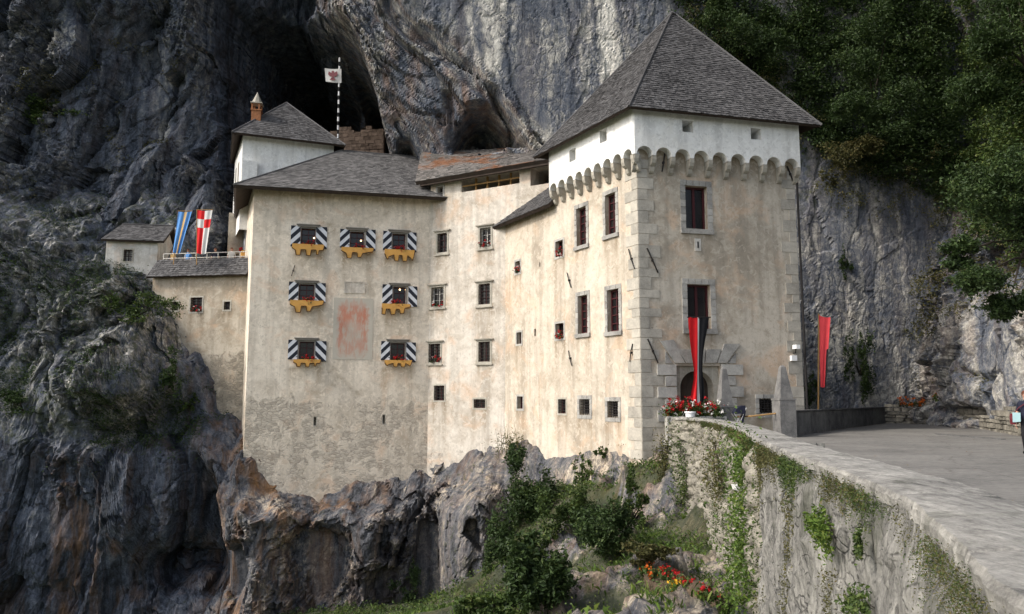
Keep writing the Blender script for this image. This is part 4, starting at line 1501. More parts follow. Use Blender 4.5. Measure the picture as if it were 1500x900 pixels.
# quoins of the corners
qm = [MB(), MB()]
mb = qm[0]
rq = random.Random(3)
z = -1.2
k = 0
while z < Z_MACH - 0.25:
    h = rq.uniform(0.40, 0.62)
    wF, wL = (0.95, 0.5) if k % 2 else (0.5, 0.9)
    wF *= rq.uniform(0.85, 1.2)
    wL *= rq.uniform(0.85, 1.2)
    o = 0.022 + rq.uniform(0, 0.012)
    mb.pbox(PF, 0.0, wF, z + 0.012, z + h - 0.012, -0.1, o)
    mb.pbox(PL, PL.len - wL, PL.len + 0.0, z + 0.014, z + h - 0.010, -0.1, o)
    wR = (0.75, 0.4)[k % 2] * rq.uniform(0.85, 1.2)
    qm[1].pbox(PF, PF.len - wR, PF.len + 0.015, z + 0.012, z + h - 0.012, -0.1, o)
    z += h
    k += 1
for m_ in qm:
    m_.build('quoins', M['quoin'], tower)


def machicolation(bld, pl, a0, a1, n, first=None):
    """white parapet on arches between corbels"""
    OUT = 0.48
    z_sp, z_top = Z_MACH, Z_EAVE + 0.25
    mb = MB()
    w = (a1 - a0) / n
    segs = 10
    for i in range(n):
        b0, b1 = a0 + i * w, a0 + (i + 1) * w
        hw = 0.095
        c = (b0 + b1) / 2
        r = (b1 - b0) / 2 - hw
        pts = [(b0, z_sp)] + [(c - r * math.cos(math.pi * k / segs), z_sp + 0.02 + r * math.sin(math.pi * k / segs)) for k in range(segs + 1)] + [(b1, z_sp)]
        for k in range(len(pts) - 1):
            p, q = pts[k], pts[k + 1]
            if abs(q[0] - p[0]) > 1e-5:
                mb.face([pl.pt(p[0], p[1], OUT), pl.pt(q[0], q[1], OUT), pl.pt(q[0], z_sp + 1.0, OUT), pl.pt(p[0], z_sp + 1.0, OUT)])
            mb.face([pl.pt(q[0], q[1], OUT), pl.pt(p[0], p[1], OUT), pl.pt(p[0], p[1], 0.0), pl.pt(q[0], q[1], 0.0)], 1)
    for i in range(n + 1):
        c = a0 + i * w
        c = min(max(c, a0 + 0.10), a1 - 0.10)
        prof = [(0.0, z_sp - 0.78), (0.06, z_sp - 0.78), (0.16, z_sp - 0.70), (0.22, z_sp - 0.56), (0.23, z_sp - 0.46), (0.28, z_sp - 0.46), (0.40, z_sp - 0.36), (0.46, z_sp - 0.20), (0.47, z_sp - 0.004), (0.0, z_sp - 0.004)]
        poly = [pl.pt(c - 0.115, zz, oo) for oo, zz in prof]
        cb = MB()
        cb.prism(poly, pl.d * 0.23)
        cb.build('corbel', M['corbel'], bld)
    return mb, OUT


holesF = [PF.rect(998, 1017, 176, 195), PF.rect(1098, 1117, 186, 207)]
holesL = [PL.rect(879, 888, 188, 210), PL.rect(835, 842, 217, 238)]
PFo = Plane(PF.pt(0, 0, 0.48) - PF.d * 0.48, PF.pt(PF.len, 0, 0.48) + PF.d * 0.3)
par = MB()
mbF, OUT = machicolation(tower, PF, -0.30, PF.len + 0.1, 9)
mbL, OUT = machicolation(tower, PL, aL0, PL.len + 0.30, 9)


class Shifted:
    def __init__(s, pl, off):
        s.base, s.off = pl, off
        s.d, s.n, s.len = pl.d, pl.n, pl.len

    def pt(s, a, z, out=0.0):
        return s.base.pt(a, z, out + s.off)


hF = [(PF.uv((u0 + u1) / 2, (v0 + v1) / 2, OUT)) for u0, u1, v0, v1 in ((998, 1017, 176, 195), (1098, 1117, 186, 207))]
hF = [(a - 0.29, a + 0.29, z - 0.29, z + 0.29, 1.0) for a, z in hF]
hL = [(PL.uv(883.5, 199, OUT)), (PL.uv(838.5, 227.5, OUT))]
hL = [(a - 0.30, a + 0.30, z - 0.34, z + 0.34, 1.0) for a, z in hL]
facade(par, Shifted(PF, OUT), -0.30, PF.len + 0.1, Z_MACH + 1.0, Z_EAVE + 0.25, hF)
facade(par, Shifted(PL, OUT), aL0, PL.len + 0.30, Z_MACH + 1.0, Z_EAVE + 0.25, hL)
# corner filler and side returns
cA = PF.pt(-0.30, 0, OUT)
cB = PL.pt(PL.len + 0.30, 0, OUT)
cI = C0
par.hexa([(cA.x, cA.y, Z_MACH), (cB.x, cB.y, Z_MACH), (C0.x, C0.y, Z_MACH), (C0.x + .02, C0.y + .02, Z_MACH)],
         [(cA.x, cA.y, Z_EAVE + .25), (cB.x, cB.y, Z_EAVE + .25), (C0.x, C0.y, Z_EAVE + .25), (C0.x + .02, C0.y + .02, Z_EAVE + .25)])
e1, e0 = PF.pt(PF.len + 0.1, 0, OUT), PF.pt(PF.len + 0.1, 0, -0.6)
par.face([(e1.x, e1.y, Z_MACH), (e0.x, e0.y, Z_MACH), (e0.x, e0.y, Z_EAVE + .25), (e1.x, e1.y, Z_EAVE + .25)])
e1, e0 = PL.pt(aL0, 0, OUT), PL.pt(aL0, 0, -7.0)
par.face([(e0.x, e0.y, Z_MACH), (e1.x, e1.y, Z_MACH), (e1.x, e1.y, Z_EAVE + .25), (e0.x, e0.y, Z_EAVE + .25)])
e1, e0 = PF.pt(PF.len + 0.09, 0, 0.0), PF.pt(PF.len + 0.09, 0, -7.0)
par.face([(e1.x, e1.y, Z_MACH), (e0.x, e0.y, Z_MACH), (e0.x, e0.y, Z_EAVE + .25), (e1.x, e1.y, Z_EAVE + .25)])
for m_ in (mbF, mbL):
    par.mesh(m_.v, m_.f)
par.build('parapet', M['white'], tower)
# pyramid roof
ze = 15.35
OVH = 1.02


def corner2(p1, d1, p2, d2):
    k = (p2 - p1).cross(d2).z / d1.cross(d2).z
    return p1 + d1 * k


eC = corner2(PF.pt(0, 0, OVH), PF.d, PL.pt(PL.len, 0, OVH), PL.d)
eR = PF.pt(PF.len + 1.05, 0, OVH)
eL = PL.pt(aL0 - 0.85, 0, OVH)
eC.z = eR.z = eL.z = ze
eB = Vector((eL.x + eR.x - eC.x, eL.y + eR.y - eC.y, ze))
ap = at(984, 20, (C0.y + B0.y) / 2)
ap2 = ap + Vector((0.25, 0.15, 0))
shingle_roof('roof', tower, [(eC, eR, ap2, ap), (eL, eC, ap, ap), (eR, eB, ap2, ap2), (eB, eL, ap, ap2)], M['shingle'],
             course=0.165, width=0.15, lift=0.036, th=0.12, seed=11, ridge=[(eC, ap), (ap, ap2), (eR, ap2), (eL, ap)])

# gate portal: rusticated blocks and a fan of voussoirs
pm = MB()
dA0, dA1, dZ0, dZ1 = fDoor
zl = dZ1
yq = -0.2
k = 0
rows = [PF.rect(962, 991, 534, 550), PF.rect(974, 991, 551, 566), PF.rect(963, 991, 567, 583), PF.rect(974, 991, 584, 600), PF.rect(963, 991, 601, 618), PF.rect(974, 991, 619, 634)]
for r in rows:
    pm.pbox(PF, r[0], dA0 - 0.005, r[2] + 0.012, r[3] - 0.012, -0.05, 0.10)
for r in [PF.rect(1057, 1087, 534, 550), PF.rect(1057, 1076, 551, 565), PF.rect(1057, 1088, 566, 582), PF.rect(1057, 1078, 583, 600), PF.rect(1057, 1088, 601, 618)]:
    pm.pbox(PF, dA1 + 0.005, r[1], r[2] + 0.012, r[3] - 0.012, -0.05, 0.10)
fan = [[(966, 500), (986, 498), (1002, 532), (988, 532)], [(992, 512), (1014, 512), (1016, 532), (1004, 532)], [(1015.5, 512), (1032, 512), (1030, 532), (1017.5, 532)],
       [(1034, 512), (1055, 512), (1048, 532), (1032, 532)], [(1060, 504), (1083, 504), (1063, 532), (1050, 532)]]
for pg in fan:
    pts = [PF.pt(*PF.uv(u, v), 0.0) for u, v in pg]
    pm.prism(pts[::-1], PF.n * 0.10)
for pg in ([(974, 514), (984, 532.5), (974, 532.5)], [(1077, 518), (1077, 532.5), (1066, 532.5)]):
    pts = [PF.pt(*PF.uv(u, v), 0.0) for u, v in pg]
    pm.prism(pts[::-1], PF.n * 0.06)
portal = pm.build('portal', M['stone'], tower)
# inner frame with the round arch
im = MB()
ca, cr_ = (dA0 + dA1) / 2 + 0.02, (dA1 - dA0) / 2 - 0.30
zs = PF.uv(1020, 568)[1]
S = 16
arc = [(ca - cr_ * math.cos(math.pi * i / S), zs + cr_ * 0.92 * math.sin(math.pi * i / S)) for i in range(S + 1)]
pts = [(ca - cr_, -0.05)] + arc + [(ca + cr_, -0.05)]
for i in range(len(pts) - 1):
    p, q_ = pts[i], pts[i + 1]
    if abs(p[0] - q_[0]) > 1e-6:
        im.face([PF.pt(p[0], p[1], -0.22), PF.pt(q_[0], q_[1], -0.22), PF.pt(q_[0], dZ1 - 0.003, -0.22), PF.pt(p[0], dZ1 - 0.003, -0.22)])
    im.face([PF.pt(q_[0], q_[1], -0.22), PF.pt(p[0], p[1], -0.22), PF.pt(p[0], p[1], -0.85), PF.pt(q_[0], q_[1], -0.85)])
im.face([PF.pt(dA0 + .003, -0.05, -0.22), PF.pt(ca - cr_, -0.05, -0.22), PF.pt(ca - cr_, dZ1 - .003, -0.22), PF.pt(dA0 + .003, dZ1 - .003, -0.22)])
im.face([PF.pt(ca + cr_, -0.05, -0.22), PF.pt(dA1 - .003, -0.05, -0.22), PF.pt(dA1 - .003, dZ1 - .003, -0.22), PF.pt(ca + cr_, dZ1 - .003, -0.22)])
im.build('gate_arch', M['corbel'], portal)
gd = MB()
for i in range(8):
    b0 = lerp(ca - cr_ - .1, ca + cr_ + .1, i / 8)
    gd.pbox(PF, b0 + .006, lerp(ca - cr_ - .1, ca + cr_ + .1, (i + 1) / 8) - .006, -0.05, zs + cr_ * 0.95, -0.86, -0.80)
gd.build('gate_door', M['timber'], portal)

# small things fixed on the tower
def anchor(bld, pl, u0, v0, u1, v1, r=0.035):
    mb = MB()
    mb.tube([pl.pt(*pl.uv(u0, v0), 0.06), pl.pt(*pl.uv((u0 + u1) / 2, (v0 + v1) / 2), 0.09), pl.pt(*pl.uv(u1, v1), 0.06)], r, 6)
    c = pl.uv((u0 + u1) / 2, (v0 + v1) / 2)
    mb.pbox(pl, c[0] - 0.045, c[0] + 0.045, c[1] - 0.05, c[1] + 0.05, -0.02, 0.11)
    return mb.build('wall_anchor', M['iron'], bld)


for u0, v0, u1, v1 in ((947, 364, 963, 400), (948, 497, 963, 532), (973, 226, 969, 252), (1152, 244, 1161, 268)):
    anchor(tower, PF, u0, v0, u1, v1)
for u0, v0, u1, v1 in ((922, 365, 931, 394), (832, 400, 838, 422), (924, 530, 928, 504), (834, 514, 839, 536), (842, 534, 842, 534)):
    if v0 != v1:
        anchor(tower, PL, u0, v0, u1, v1, 0.028)
dp = MB()
aR = PF.len + 0.12
dp.tube([PF.pt(aR, Z_MACH - 0.6, 0.1), PF.pt(aR, 4.0, 0.1), PF.pt(aR, -1.0, 0.1)], 0.06, 8)
dp.build('downpipe', M['iron'], tower)
pq = MB()
r = PF.rect(1017.5, 1026.5, 350, 368)
pq.pbox(PF, r[0], r[1], r[2], r[3], -0.01, 0.03, 0)
pq.pbox(PF, (r[0] + r[1]) / 2 - 0.035, (r[0] + r[1]) / 2 + 0.035, r[2] + 0.15, r[3] - 0.15, 0.03, 0.05, 1)
pq.build('plaque', [M['white_old'], M['iron']], tower)

# ================================================================== CONNECTING WING (sunlit, left of the tower)
conn = thing('connecting_wing', 'sunlit cream plastered wing with lean-to shingle roof beside the gate tower', 'building', (M1.x, M1.y, -3))
zc = 12.75
w_c = [PL.rect(755, 762, 383, 400), PL.rect(814, 825, 353, 376), PL.rect(757, 764, 487, 504), PL.rect(814, 826, 474, 496), PL.rect(758, 766, 581, 599)]
slits = [PL.rect(782.5, 785.5, 482, 493), PL.rect(790, 791.5, 384, 391), PL.rect(867, 868.6, 380, 388)]
mb = MB()
in_conn = [r for r in w_c if r[1] < aS - 0.02]
facade(mb, PL, -0.02, aS, -4.0, zc + 0.1, in_conn + [(s[0], s[1], s[2], s[3], 0.3) for s in slits[:2]])
iN = -PL.n
pa, pb = PL.pt(0, 0), PL.pt(aL0, 0)
far = 7.0
# gable side towards the middle wall
mb.face([PL.pt(0, 9, 0), PL.pt(0, zc + 0.1, 0), PL.pt(0, zc + 6.0, -far), PL.pt(0, 9, -far)])
stains(mb.build('wall', M['plaster_tower'], conn), [(PL, in_conn, zc - 0.2)])
for r in w_c:
    window(conn if r[1] < aS - 0.02 else tower, PL, r, 'small', mat=M['frame_red'])
A = PL.pt(-0.75, zc - 0.25, 0.55); B = PL.pt(aL0 + 0.0, zc - 0.25, 0.55)
D = PL.pt(-0.75, zc + 5.6, -5.6); Cc = PL.pt(aL0 + 0.0, zc + 5.6, -5.6)
shingle_roof('roof', conn, [(A, B, Cc, D)], M['shingle'], course=0.26, width=0.2, lift=0.04, th=0.18, seed=40)
# openings that are on the tower's stretch of the same wall but cut there: dark reveals
# ================================================================== MIDDLE HOUSE
mid = thing('middle_house', 'pale plastered middle house with open timber gallery under a mossy roof', 'building', (W1.x, W1.y, -4))
wm = {
    'attic': PM.rect(641, 649, 274, 288), 'grille1': PM.rect(641, 655, 342, 370), 'bars1': PM.rect(703, 719, 334, 362),
    'white2': PM.rect(632, 650, 421, 449), 'grille2': PM.rect(701, 718, 416, 446), 'open3': PM.rect(628, 645, 504, 531),
    'grille3': PM.rect(701, 718, 501, 530), 'low1': PM.rect(636, 651, 565, 587), 'low2': PM.rect(694, 711, 585, 598)}
zg0, zg1 = PM.uv(720, 275)[1], PM.uv(720, 248)[1]
ag0, ag1 = PM.uv(676, 270)[0], PM.uv(761, 262)[0]
ag2, ag3 = PM.uv(777, 262)[0], PM.uv(812, 250)[0]
zm_top = PM.uv(607, 267, 0.75)[1] + 0.08
mb = MB()
facade(mb, PM, 0, ag3 + 1.0, -9.0, zg0 - 0.4, [v for k, v in wm.items() if k != 'attic'])
facade(mb, PM, 0, ag3 + 1.0, zg0 - 0.4, zm_top, [wm['attic'], (ag0, ag1, zg0, zm_top - 0.15, 3.0), (ag2, ag3, zg0 - 0.3, zm_top - 0.15, 3.0)])
mb.face([PM.pt(ag3 + 1.0, 9, 0), PM.pt(ag3 + 1.0, 9, -5), PM.pt(ag3 + 1.0, zm_top, -5), PM.pt(ag3 + 1.0, zm_top, 0)])
stains(mb.build('wall', M['plaster_mid'], mid), [(PM, list(wm.values()), None)])
for k, r in wm.items():
    st = {'attic': 'small', 'low1': 'plain', 'low2': 'plain', 'open3': 'cornice'}.get(k, 'cornice')
    window(mid, PM, r, st, mat=M['frame_white'] if k in ('white2', 'bars1') else None)
gl = MB()
gl.tube([PM.pt(ag0, zg0 + 0.42, -0.15), PM.pt(ag1, zg0 + 0.42, -0.15)], 0.05, 6)
for i in range(1, 5):
    a = lerp(ag0, ag1, i / 5)
    gl.pbox(PM, a - 0.06, a + 0.06, zg0, zm_top - 0.15, -0.5, -0.38)
gl.build('gallery_rail', M['wood'], mid)
A = at(604, 269, 51.3); B = PM.pt(PM.len * 1.62, 0, 0.7)
A = PM.pt(-0.75, 0, 0.75)
A.z = PM.uv(607, 267, 0.75)[1]
B.z = A.z
D = at(617, 224, 55.0)
ridge_z = D.z
Cc = at(806, 213, 53.4)
Cc.z = D.z
shingle_roof('roof', mid, [(A, B, Cc, D)], M['shingle_rust'], course=0.34, width=0.24, lift=0.035, th=0.22, seed=60)
fb = MB()
fb.pbox(PM, -0.5, PM.len * 1.6, A.z - 0.28, A.z - 0.10, 0.35, 0.55)
fb.build('eave_beam', M['timber'], mid)

# ================================================================== RESIDENTIAL WING
wing = thing('residential_wing', 'tall cream plastered wing with black and white striped shutters and broad grey roof', 'building', (W0.x, W0.y, -4))
shut = [('first', (441, 462, 335, 361), (426, 440, 331, 362), (463, 479, 333, 365), (428, 475, 359, 376), 0),
        ('second', (513, 533, 340, 364), (498, 512, 336, 363), (536, 550, 337, 368), (500, 547, 364, 380), 1),
        ('third', (575, 594, 343, 367), (561, 573.5, 339, 367), (597, 610, 341, 370), (563, 607, 367, 384), 2),
        ('fourth', (438, 460, 417, 441), (423, 437, 413, 441), (462, 477, 415, 444), (425, 474, 441, 459), 1),
        ('fifth', (576, 594, 421, 446), (560, 574.5, 417, 445), (598, 611, 420, 450), (559, 601, 446, 462), 3),
        ('sixth', (438, 460, 501, 527), (422, 436, 498, 527), (462, 478, 500, 530), (430, 470, 527, 538), 0),
        ('seventh', (572, 593, 503, 528), (558, 571, 500, 528), (595, 609, 502, 531), (563, 603, 528, 538), 2)]
wl = [PWL.rect(355.6, 362.2, 342, 366), PWL.rect(353.4, 359.2, 419, 445)]
wl = [((r[0] + r[1]) / 2 - .42, (r[0] + r[1]) / 2 + .42, r[2], r[3]) for r in wl]
Zw_top = PW.uv(500, 283)[1]
loops = [PW.rect(459.5, 463, 611, 624), PW.rect(560.5, 563.8, 608, 621)]
mb = MB()
facade(mb, PW, 0, PW.len, -9.0, Zw_top + 0.3, [PW.rect(*s[1]) for s in shut] + [l + (0.5,) for l in loops], reveal=0.36)
facade(mb, PWL, 0, PWL.len, -9.0, Zw_top + 0.3, wl)
back = 7.5
mb.face([PW.pt(PW.len, -6, 0), PW.pt(PW.len, -6, -back), PW.pt(PW.len, Zw_top + .3, -back), PW.pt(PW.len, Zw_top + .3, 0)])
stains(mb.build('wall', M['plaster_wing'], wing), [(PW, [(r[0] - .4, r[1] + .4, r[2] - .45, r[3]) for r in (PW.rect(*q[1]) for q in shut)], Zw_top)])
SHUT_INFO = []
SHUT_WIN = []
for nm, op, s1, s2, bd, kind in shut:
    r = PW.rect(*op)
    w = window(wing, PW, r, 'shutter')
    shutter(PW, PW.rect(*s1), True, w)
    shutter(PW, PW.rect(*s2), False, w)
    b0, b1, y0, y1 = PW.rect(*bd)
    H = y1 - y0
    # cut-out board in the shape of a battlement that hides the flower trough
    t = 0.55
    if kind == 0:
        low = [(0.02, t), (0.10, 0.45), (0.13, 0.02), (0.25, 0.0), (0.28, 0.50), (0.42, 0.50), (0.45, 0.02), (0.57, 0.0), (0.60, 0.50), (0.74, 0.52), (0.76, 0.10), (0.82, 0.12), (0.84, 0.48), (0.97, 0.50)]
    elif kind == 1:
        low = [(0.02, 0.60), (0.14, 0.45), (0.18, 0.0), (0.31, 0.0), (0.34, 0.52), (0.48, 0.52), (0.50, 0.10), (0.60, 0.10), (0.66, 0.48), (0.78, 0.55), (0.98, 0.66)]
    elif kind == 2:
        low = [(0.04, 0.30), (0.10, 0.10), (0.14, 0.34), (0.30, 0.52), (0.33, 0.02), (0.45, 0.0), (0.48, 0.50), (0.57, 0.50), (0.60, 0.0), (0.73, 0.02), (0.76, 0.50), (0.86, 0.30), (0.92, 0.08), (0.97, 0.45)]
    else:
        low = [(0.0, 0.02), (0.12, 0.0), (0.15, 0.50), (0.28, 0.50), (0.31, 0.0), (0.45, 0.02), (0.49, 0.50), (0.60, 0.50), (0.64, 0.10), (0.76, 0.14), (0.80, 0.60), (0.99, 0.76)]
    poly = [(b0, y1), (b0, y0 + H * max(0.6, low[0][1] + 0.1))] + [(b0 + (b1 - b0) * p, y0 + H * q) for p, q in low] + [(b1, y0 + H * 0.9), (b1 - 0.03, y1)]
    bm_ = MB()
    pts3 = [PW.pt(a, zz, 0.30) for a, zz in poly]
    c = Vector((0, 0, 0))
    bm_.prism(pts3[::-1], -PW.n * 0.03, 0)
    # painted brown rim along the cut edge
    for i in range(1, len(poly) - 2):
        bm_.tube([PW.pt(poly[i][0], poly[i][1], 0.312), PW.pt(poly[i + 1][0], poly[i + 1][1], 0.312)], 0.030, 5, 1)
    bm_.pbox(PW, b0 + 0.06, b1 - 0.06, y1 - 0.26, y1 - 0.05, 0.0, 0.265, 0)
    bm_.build('flower_box', [M['ochre_board'], M['ochre_edge']], w)
    SHUT_INFO.append((r, (b0, b1, y0, y1)))
    SHUT_WIN.append(w)
for i, (u, v) in {0: (460, 348), 1: (529, 352), 4: (586, 424)}.items():
    a, zz = PW.uv(u, v)
    for da, rr in ([(0, 0.05)] if i != 4 else [(0, 0.055), (.38, 0.035)]):
        lampz = MB()
        lampz.tube([PW.pt(a + da, zz - rr, -0.205), PW.pt(a + da, zz - rr * .5, -0.205), PW.pt(a + da, zz + rr * .5, -0.205), PW.pt(a + da, zz + rr, -0.205)], [rr * .5, rr, rr, rr * .5], 8)
        lampz.build('lamp', M['lamp'], SHUT_WIN[i])
for l in loops:
    window(wing, PW, l, 'slit')
for r in wl:
    w = window(wing, PWL, r, 'shutter')
    a0, a1, z0, z1 = r
    shutter(PWL, (a0 - 0.62 - .09, a0 - .09, z0 - .1, z1 + .1), True, w)
    shutter(PWL, (a1 + .09, a1 + 0.62 + .09, z0 - .1, z1 + .1), False, w)
    bx = MB()
    bx.pbox(PWL, a0 - 0.3, a1 + 0.3, z0 - 0.5, z0 - 0.08, 0.0, 0.24, 0)
    bx.build('flower_box', [M['ochre_board']], w)
    SHUT_INFO.append((r, (a0 - .5, a1 + .5, z0 - .55, z0 - .08)))
anchor(wing, PW, 432, 389, 427, 405, 0.025)
fr = PW.rect(488, 546, 437, 527)
fm = MB()
fm.pbox(PW, fr[0], fr[1], fr[2], fr[3], -0.05, 0.018)
fo = fm.build('fresco', M['fresco'], wing)
fo['label'] = 'faded red painted shield on bare plaster'
pr = PW.rect(504, 535, 413, 430)
fm = MB()
ring(fm, PW, (pr[0] + .06, pr[1] - .06, pr[2] + .06, pr[3] - .06), 0.06, -0.02, 0.05)
fm.pbox(PW, pr[0] + .06, pr[1] - .06, pr[2] + .06, pr[3] - .06, -0.02, 0.022)
fm.build('plaque', M['plaster_mid'], wing)

# broad hipped roof
eA = at(349, 272, 46.9)
eB_ = PW.pt(PW.len + 1.15, eA.z, 0.95)
eA = PW.pt(-1.15, eA.z, 0.95)
eD = Vector((WB.x - 1.1, WB.y + 0.6, eA.z))
r1 = at(500, 221, 55.0)
r2 = at(613, 223, 56.6)
r2.z = r1.z
roofm = M['shingle_wing']
eBk = Vector((eD.x + 6, r1.y + 7, eA.z))
shingle_roof('roof', wing, [(eA, eB_, r2, r1), (eD, eA, r1, r1), (eBk, eD, r1, r1)], roofm, course=0.30, width=0.21, lift=0.028, th=0.20, seed=80,
             ridge=[(eA, r1), (r1, r2)])

# ================================================================== WHITE UPPER TOWER
wt0 = at(353, 268, 53.0); wt1 = at(489, 216, 55.3)
PT = Plane(wt0, wt1)
ZT0, ZT1 = 13.5, PT.uv(420, 205)[1]
wt = thing('white_tower', 'small white upper tower with pyramid shingle roof rising behind the broad roof', 'tower', (wt0.x, wt0.y, ZT0))
dep = 6.0
tb = [PT.pt(0, 0), PT.pt(PT.len, 0), PT.pt(PT.len, 0, -dep), PT.pt(-0.4, 0, -dep)]
mb = MB()
for i in range(4):
    pl = Plane(tb[i], tb[(i + 1) % 4])
    facade(mb, pl, 0, pl.len, ZT0, ZT1)
w_ = mb.build('wall', M['white'], wt)
bx = MB()
r = PT.rect(354, 376, 238, 275)
bx.pbox(PT, r[0], r[1], r[2], r[3], 0.0, 0.5)
bx.build('buttress', M['white'], wt)
PTL = Plane(tb[3], tb[0])
sw = MB()
for a, zz, hh in ((1.6, ZT1 - 2.6, 1.3), (3.6, ZT1 - 2.9, 1.5)):
    sw.pbox(PTL, a - 0.35, a + 0.35, zz, zz + hh, -0.05, 0.03)
sw.build('blind_panel', M['frame_grey'], wt)
oh = 0.75
ev = [PT.pt(-oh, ZT1 - 0.15, oh), PT.pt(PT.len + oh, ZT1 - 0.15, oh), PT.pt(PT.len + oh, ZT1 - 0.15, -dep - oh), PT.pt(-oh, ZT1 - 0.15, -dep - oh)]
apx = at(420, 151, (tb[0].y + tb[2].y) / 2)
shingle_roof('roof', wt, [(ev[0], ev[1], apx, apx), (ev[3], ev[0], apx, apx), (ev[1], ev[2], apx, apx), (ev[2], ev[3], apx, apx)], M['shingle'],
             course=0.26, width=0.2, lift=0.03, th=0.14, seed=120, ridge=[(ev[0], apx), (ev[1], apx)])
ch = MB()
cc = at(375, 190, PT.pt(1.0, 0, -1.0).y)
zc1 = at(375, 164, cc.y).z
ch.box((cc.x, cc.y, (cc.z - 1.2 + zc1) / 2), (0.66, 0.66, zc1 - cc.z + 1.2), 0.2, 0)
ch.box((cc.x, cc.y, zc1 + 0.03), (0.78, 0.78, 0.07), 0.2, 0)
for dx, dy in ((-.26, -.26), (.26, -.26), (.26, .26), (-.26, .26)):
    ch.box((cc.x + dx, cc.y + dy, zc1 + 0.30), (0.12, 0.12, 0.48), 0.2, 0)
ch.box((cc.x, cc.y, zc1 + 0.57), (0.84, 0.84, 0.07), 0.2, 1)
tip = Vector((cc.x, cc.y, at(375, 135, cc.y).z))
cn = [Vector((cc.x + .42 * math.cos(k * math.pi / 4), cc.y + .42 * math.sin(k * math.pi / 4), zc1 + 0.606)) for k in range(8)]
for k in range(8):
    ch.face([cn[k], cn[(k + 1) % 8], tip], 1)
ch.build('chimney', [M['brick'], M['corbel']], wt)

# ================================================================== TERRACE ANNEX
annex = thing('terrace_annex', 'rough plastered terrace building with shingled coping left of the wing', 'building', (A0.x, A0.y, -3))
Za = PA.uv(285, 403)[1]
wa = [PA.rect(252, 261, 442, 455), PA.rect(279, 296, 436, 457), PA.rect(328, 337, 442, 454)]
mb = MB()
facade(mb, PA, 0, PA.len + 0.1, -4.0, Za, wa)
PAL = Plane(PA.pt(0, 0, -3.4), PA.pt(0, 0, 0))
facade(mb, PAL, 0, PAL.len, -1.0, Za)
stains(mb.build('wall', M['plaster_annex'], annex), [(PA, wa, Za)])
for i, r in enumerate(wa):
    window(annex, PA, r, 'plain' if i != 1 else 'cornice' if False else 'plain')
zt = at(285, 380, 51.6).z
A = PA.pt(-0.25, Za - 0.12, 0.40); B = PA.pt(PA.len + 0.05, Za - 0.12, 0.40)
D = PA.pt(0.15, zt, -0.30); Cc = PA.pt(PA.len + 0.05, zt, -0.30)
shingle_roof('coping', annex, [(A, B, Cc, D)], M['shingle'], course=0.17, width=0.16, lift=0.035, th=0.12, seed=150)
tf = MB()
ZTER = zt - 0.9
tf.hexa([PA.pt(0.1, ZTER - .4, -0.3), PA.pt(PA.len, ZTER - .4, -0.3), PA.pt(PA.len, ZTER - .4, -6.5), PA.pt(0.1, ZTER - .4, -6.5)],
        [PA.pt(0.1, ZTER, -0.3), PA.pt(PA.len, ZTER, -0.3), PA.pt(PA.len, ZTER, -6.5), PA.pt(0.1, ZTER, -6.5)])
tf.build('terrace_floor', M['stone'], annex)
rl = MB()
zr = zt + 0.42
a_s = PA.uv(240, 372, -0.4)[0]
for h in (zr, zr - 0.32):
    rl.tube([PA.pt(a_s, h, -0.4), PA.pt(PA.len - 0.1, h, -0.4)], 0.03, 6)
for i in range(9):
    a = lerp(a_s, PA.len - 0.1, i / 8)
    rl.tube([PA.pt(a, ZTER, -0.4), PA.pt(a, zr, -0.4)], 0.028, 6)
rl.build('railing', M['frame_white'], annex)
# arched gateway wall at the right end of the terrace
gw = MB()
g0, g1 = at(336, 365, 55.0), at(353, 365, 55.6)
PG = Plane(g0, g1)
facade(gw, PG, -0.15, PG.len + 0.3, ZTER, at(340, 312, 55).z, [(PG.len * 0.25, PG.len * 0.85, ZTER, ZTER + 2.0, 0.5)])
gw.build('terrace_gateway', M['plaster_annex'], annex)

# ================================================================== GUARD HOUSE
gh0, gh1 = at(153, 400, 51.6), at(229, 400, 52.2)
PH = Plane(gh0, gh1)
gz0, gz1 = PH.uv(190, 420)[1] - 1.5, PH.uv(190, 353)[1]
gh = thing('guard_house', 'tiny whitewashed house with dark shingle roof on the rock left of the terrace', 'house', (gh0.x, gh0.y, gz0))
wg = PH.rect(181, 194, 366, 383)
mb = MB()
facade(mb, PH, 0, PH.len, gz0, gz1, [wg], reveal=0.25)
PHR = Plane(gh1, PH.pt(PH.len + 0.25, 0, -3.2))
facade(mb, PHR, 0, PHR.len, gz0, gz1 + 0.2)
mb.face([PHR.pt(0, gz1 + .2), PHR.pt(PHR.len, gz1 + .2), PHR.pt(PHR.len * 0.62, gz1 + 1.2)])
PHL = Plane(PH.pt(0, 0, -3.2), gh0)
facade(mb, PHL, 0, PHL.len, gz0, gz1)
mb.build('wall', M['white_old'], gh)
window(gh, PH, wg, 'plain')
rz = at(200, 331, 54).z
A = PH.pt(-0.25, gz1 - 0.02, 0.35); B = PH.pt(PH.len + 0.45, gz1 - 0.02, 0.35)
D = PH.pt(0.35, rz, -1.9); Cc = PH.pt(PH.len + 0.55, rz, -1.9)
A2 = PH.pt(-0.1, gz1, -3.7); B2 = PH.pt(PH.len + .4, gz1, -3.7)
shingle_roof('roof', gh, [(A, B, Cc, D), (B2, A2, D, Cc)], M['shingle'], course=0.24, width=0.18, lift=0.03, th=0.12, seed=170, ridge=[(D, Cc)])

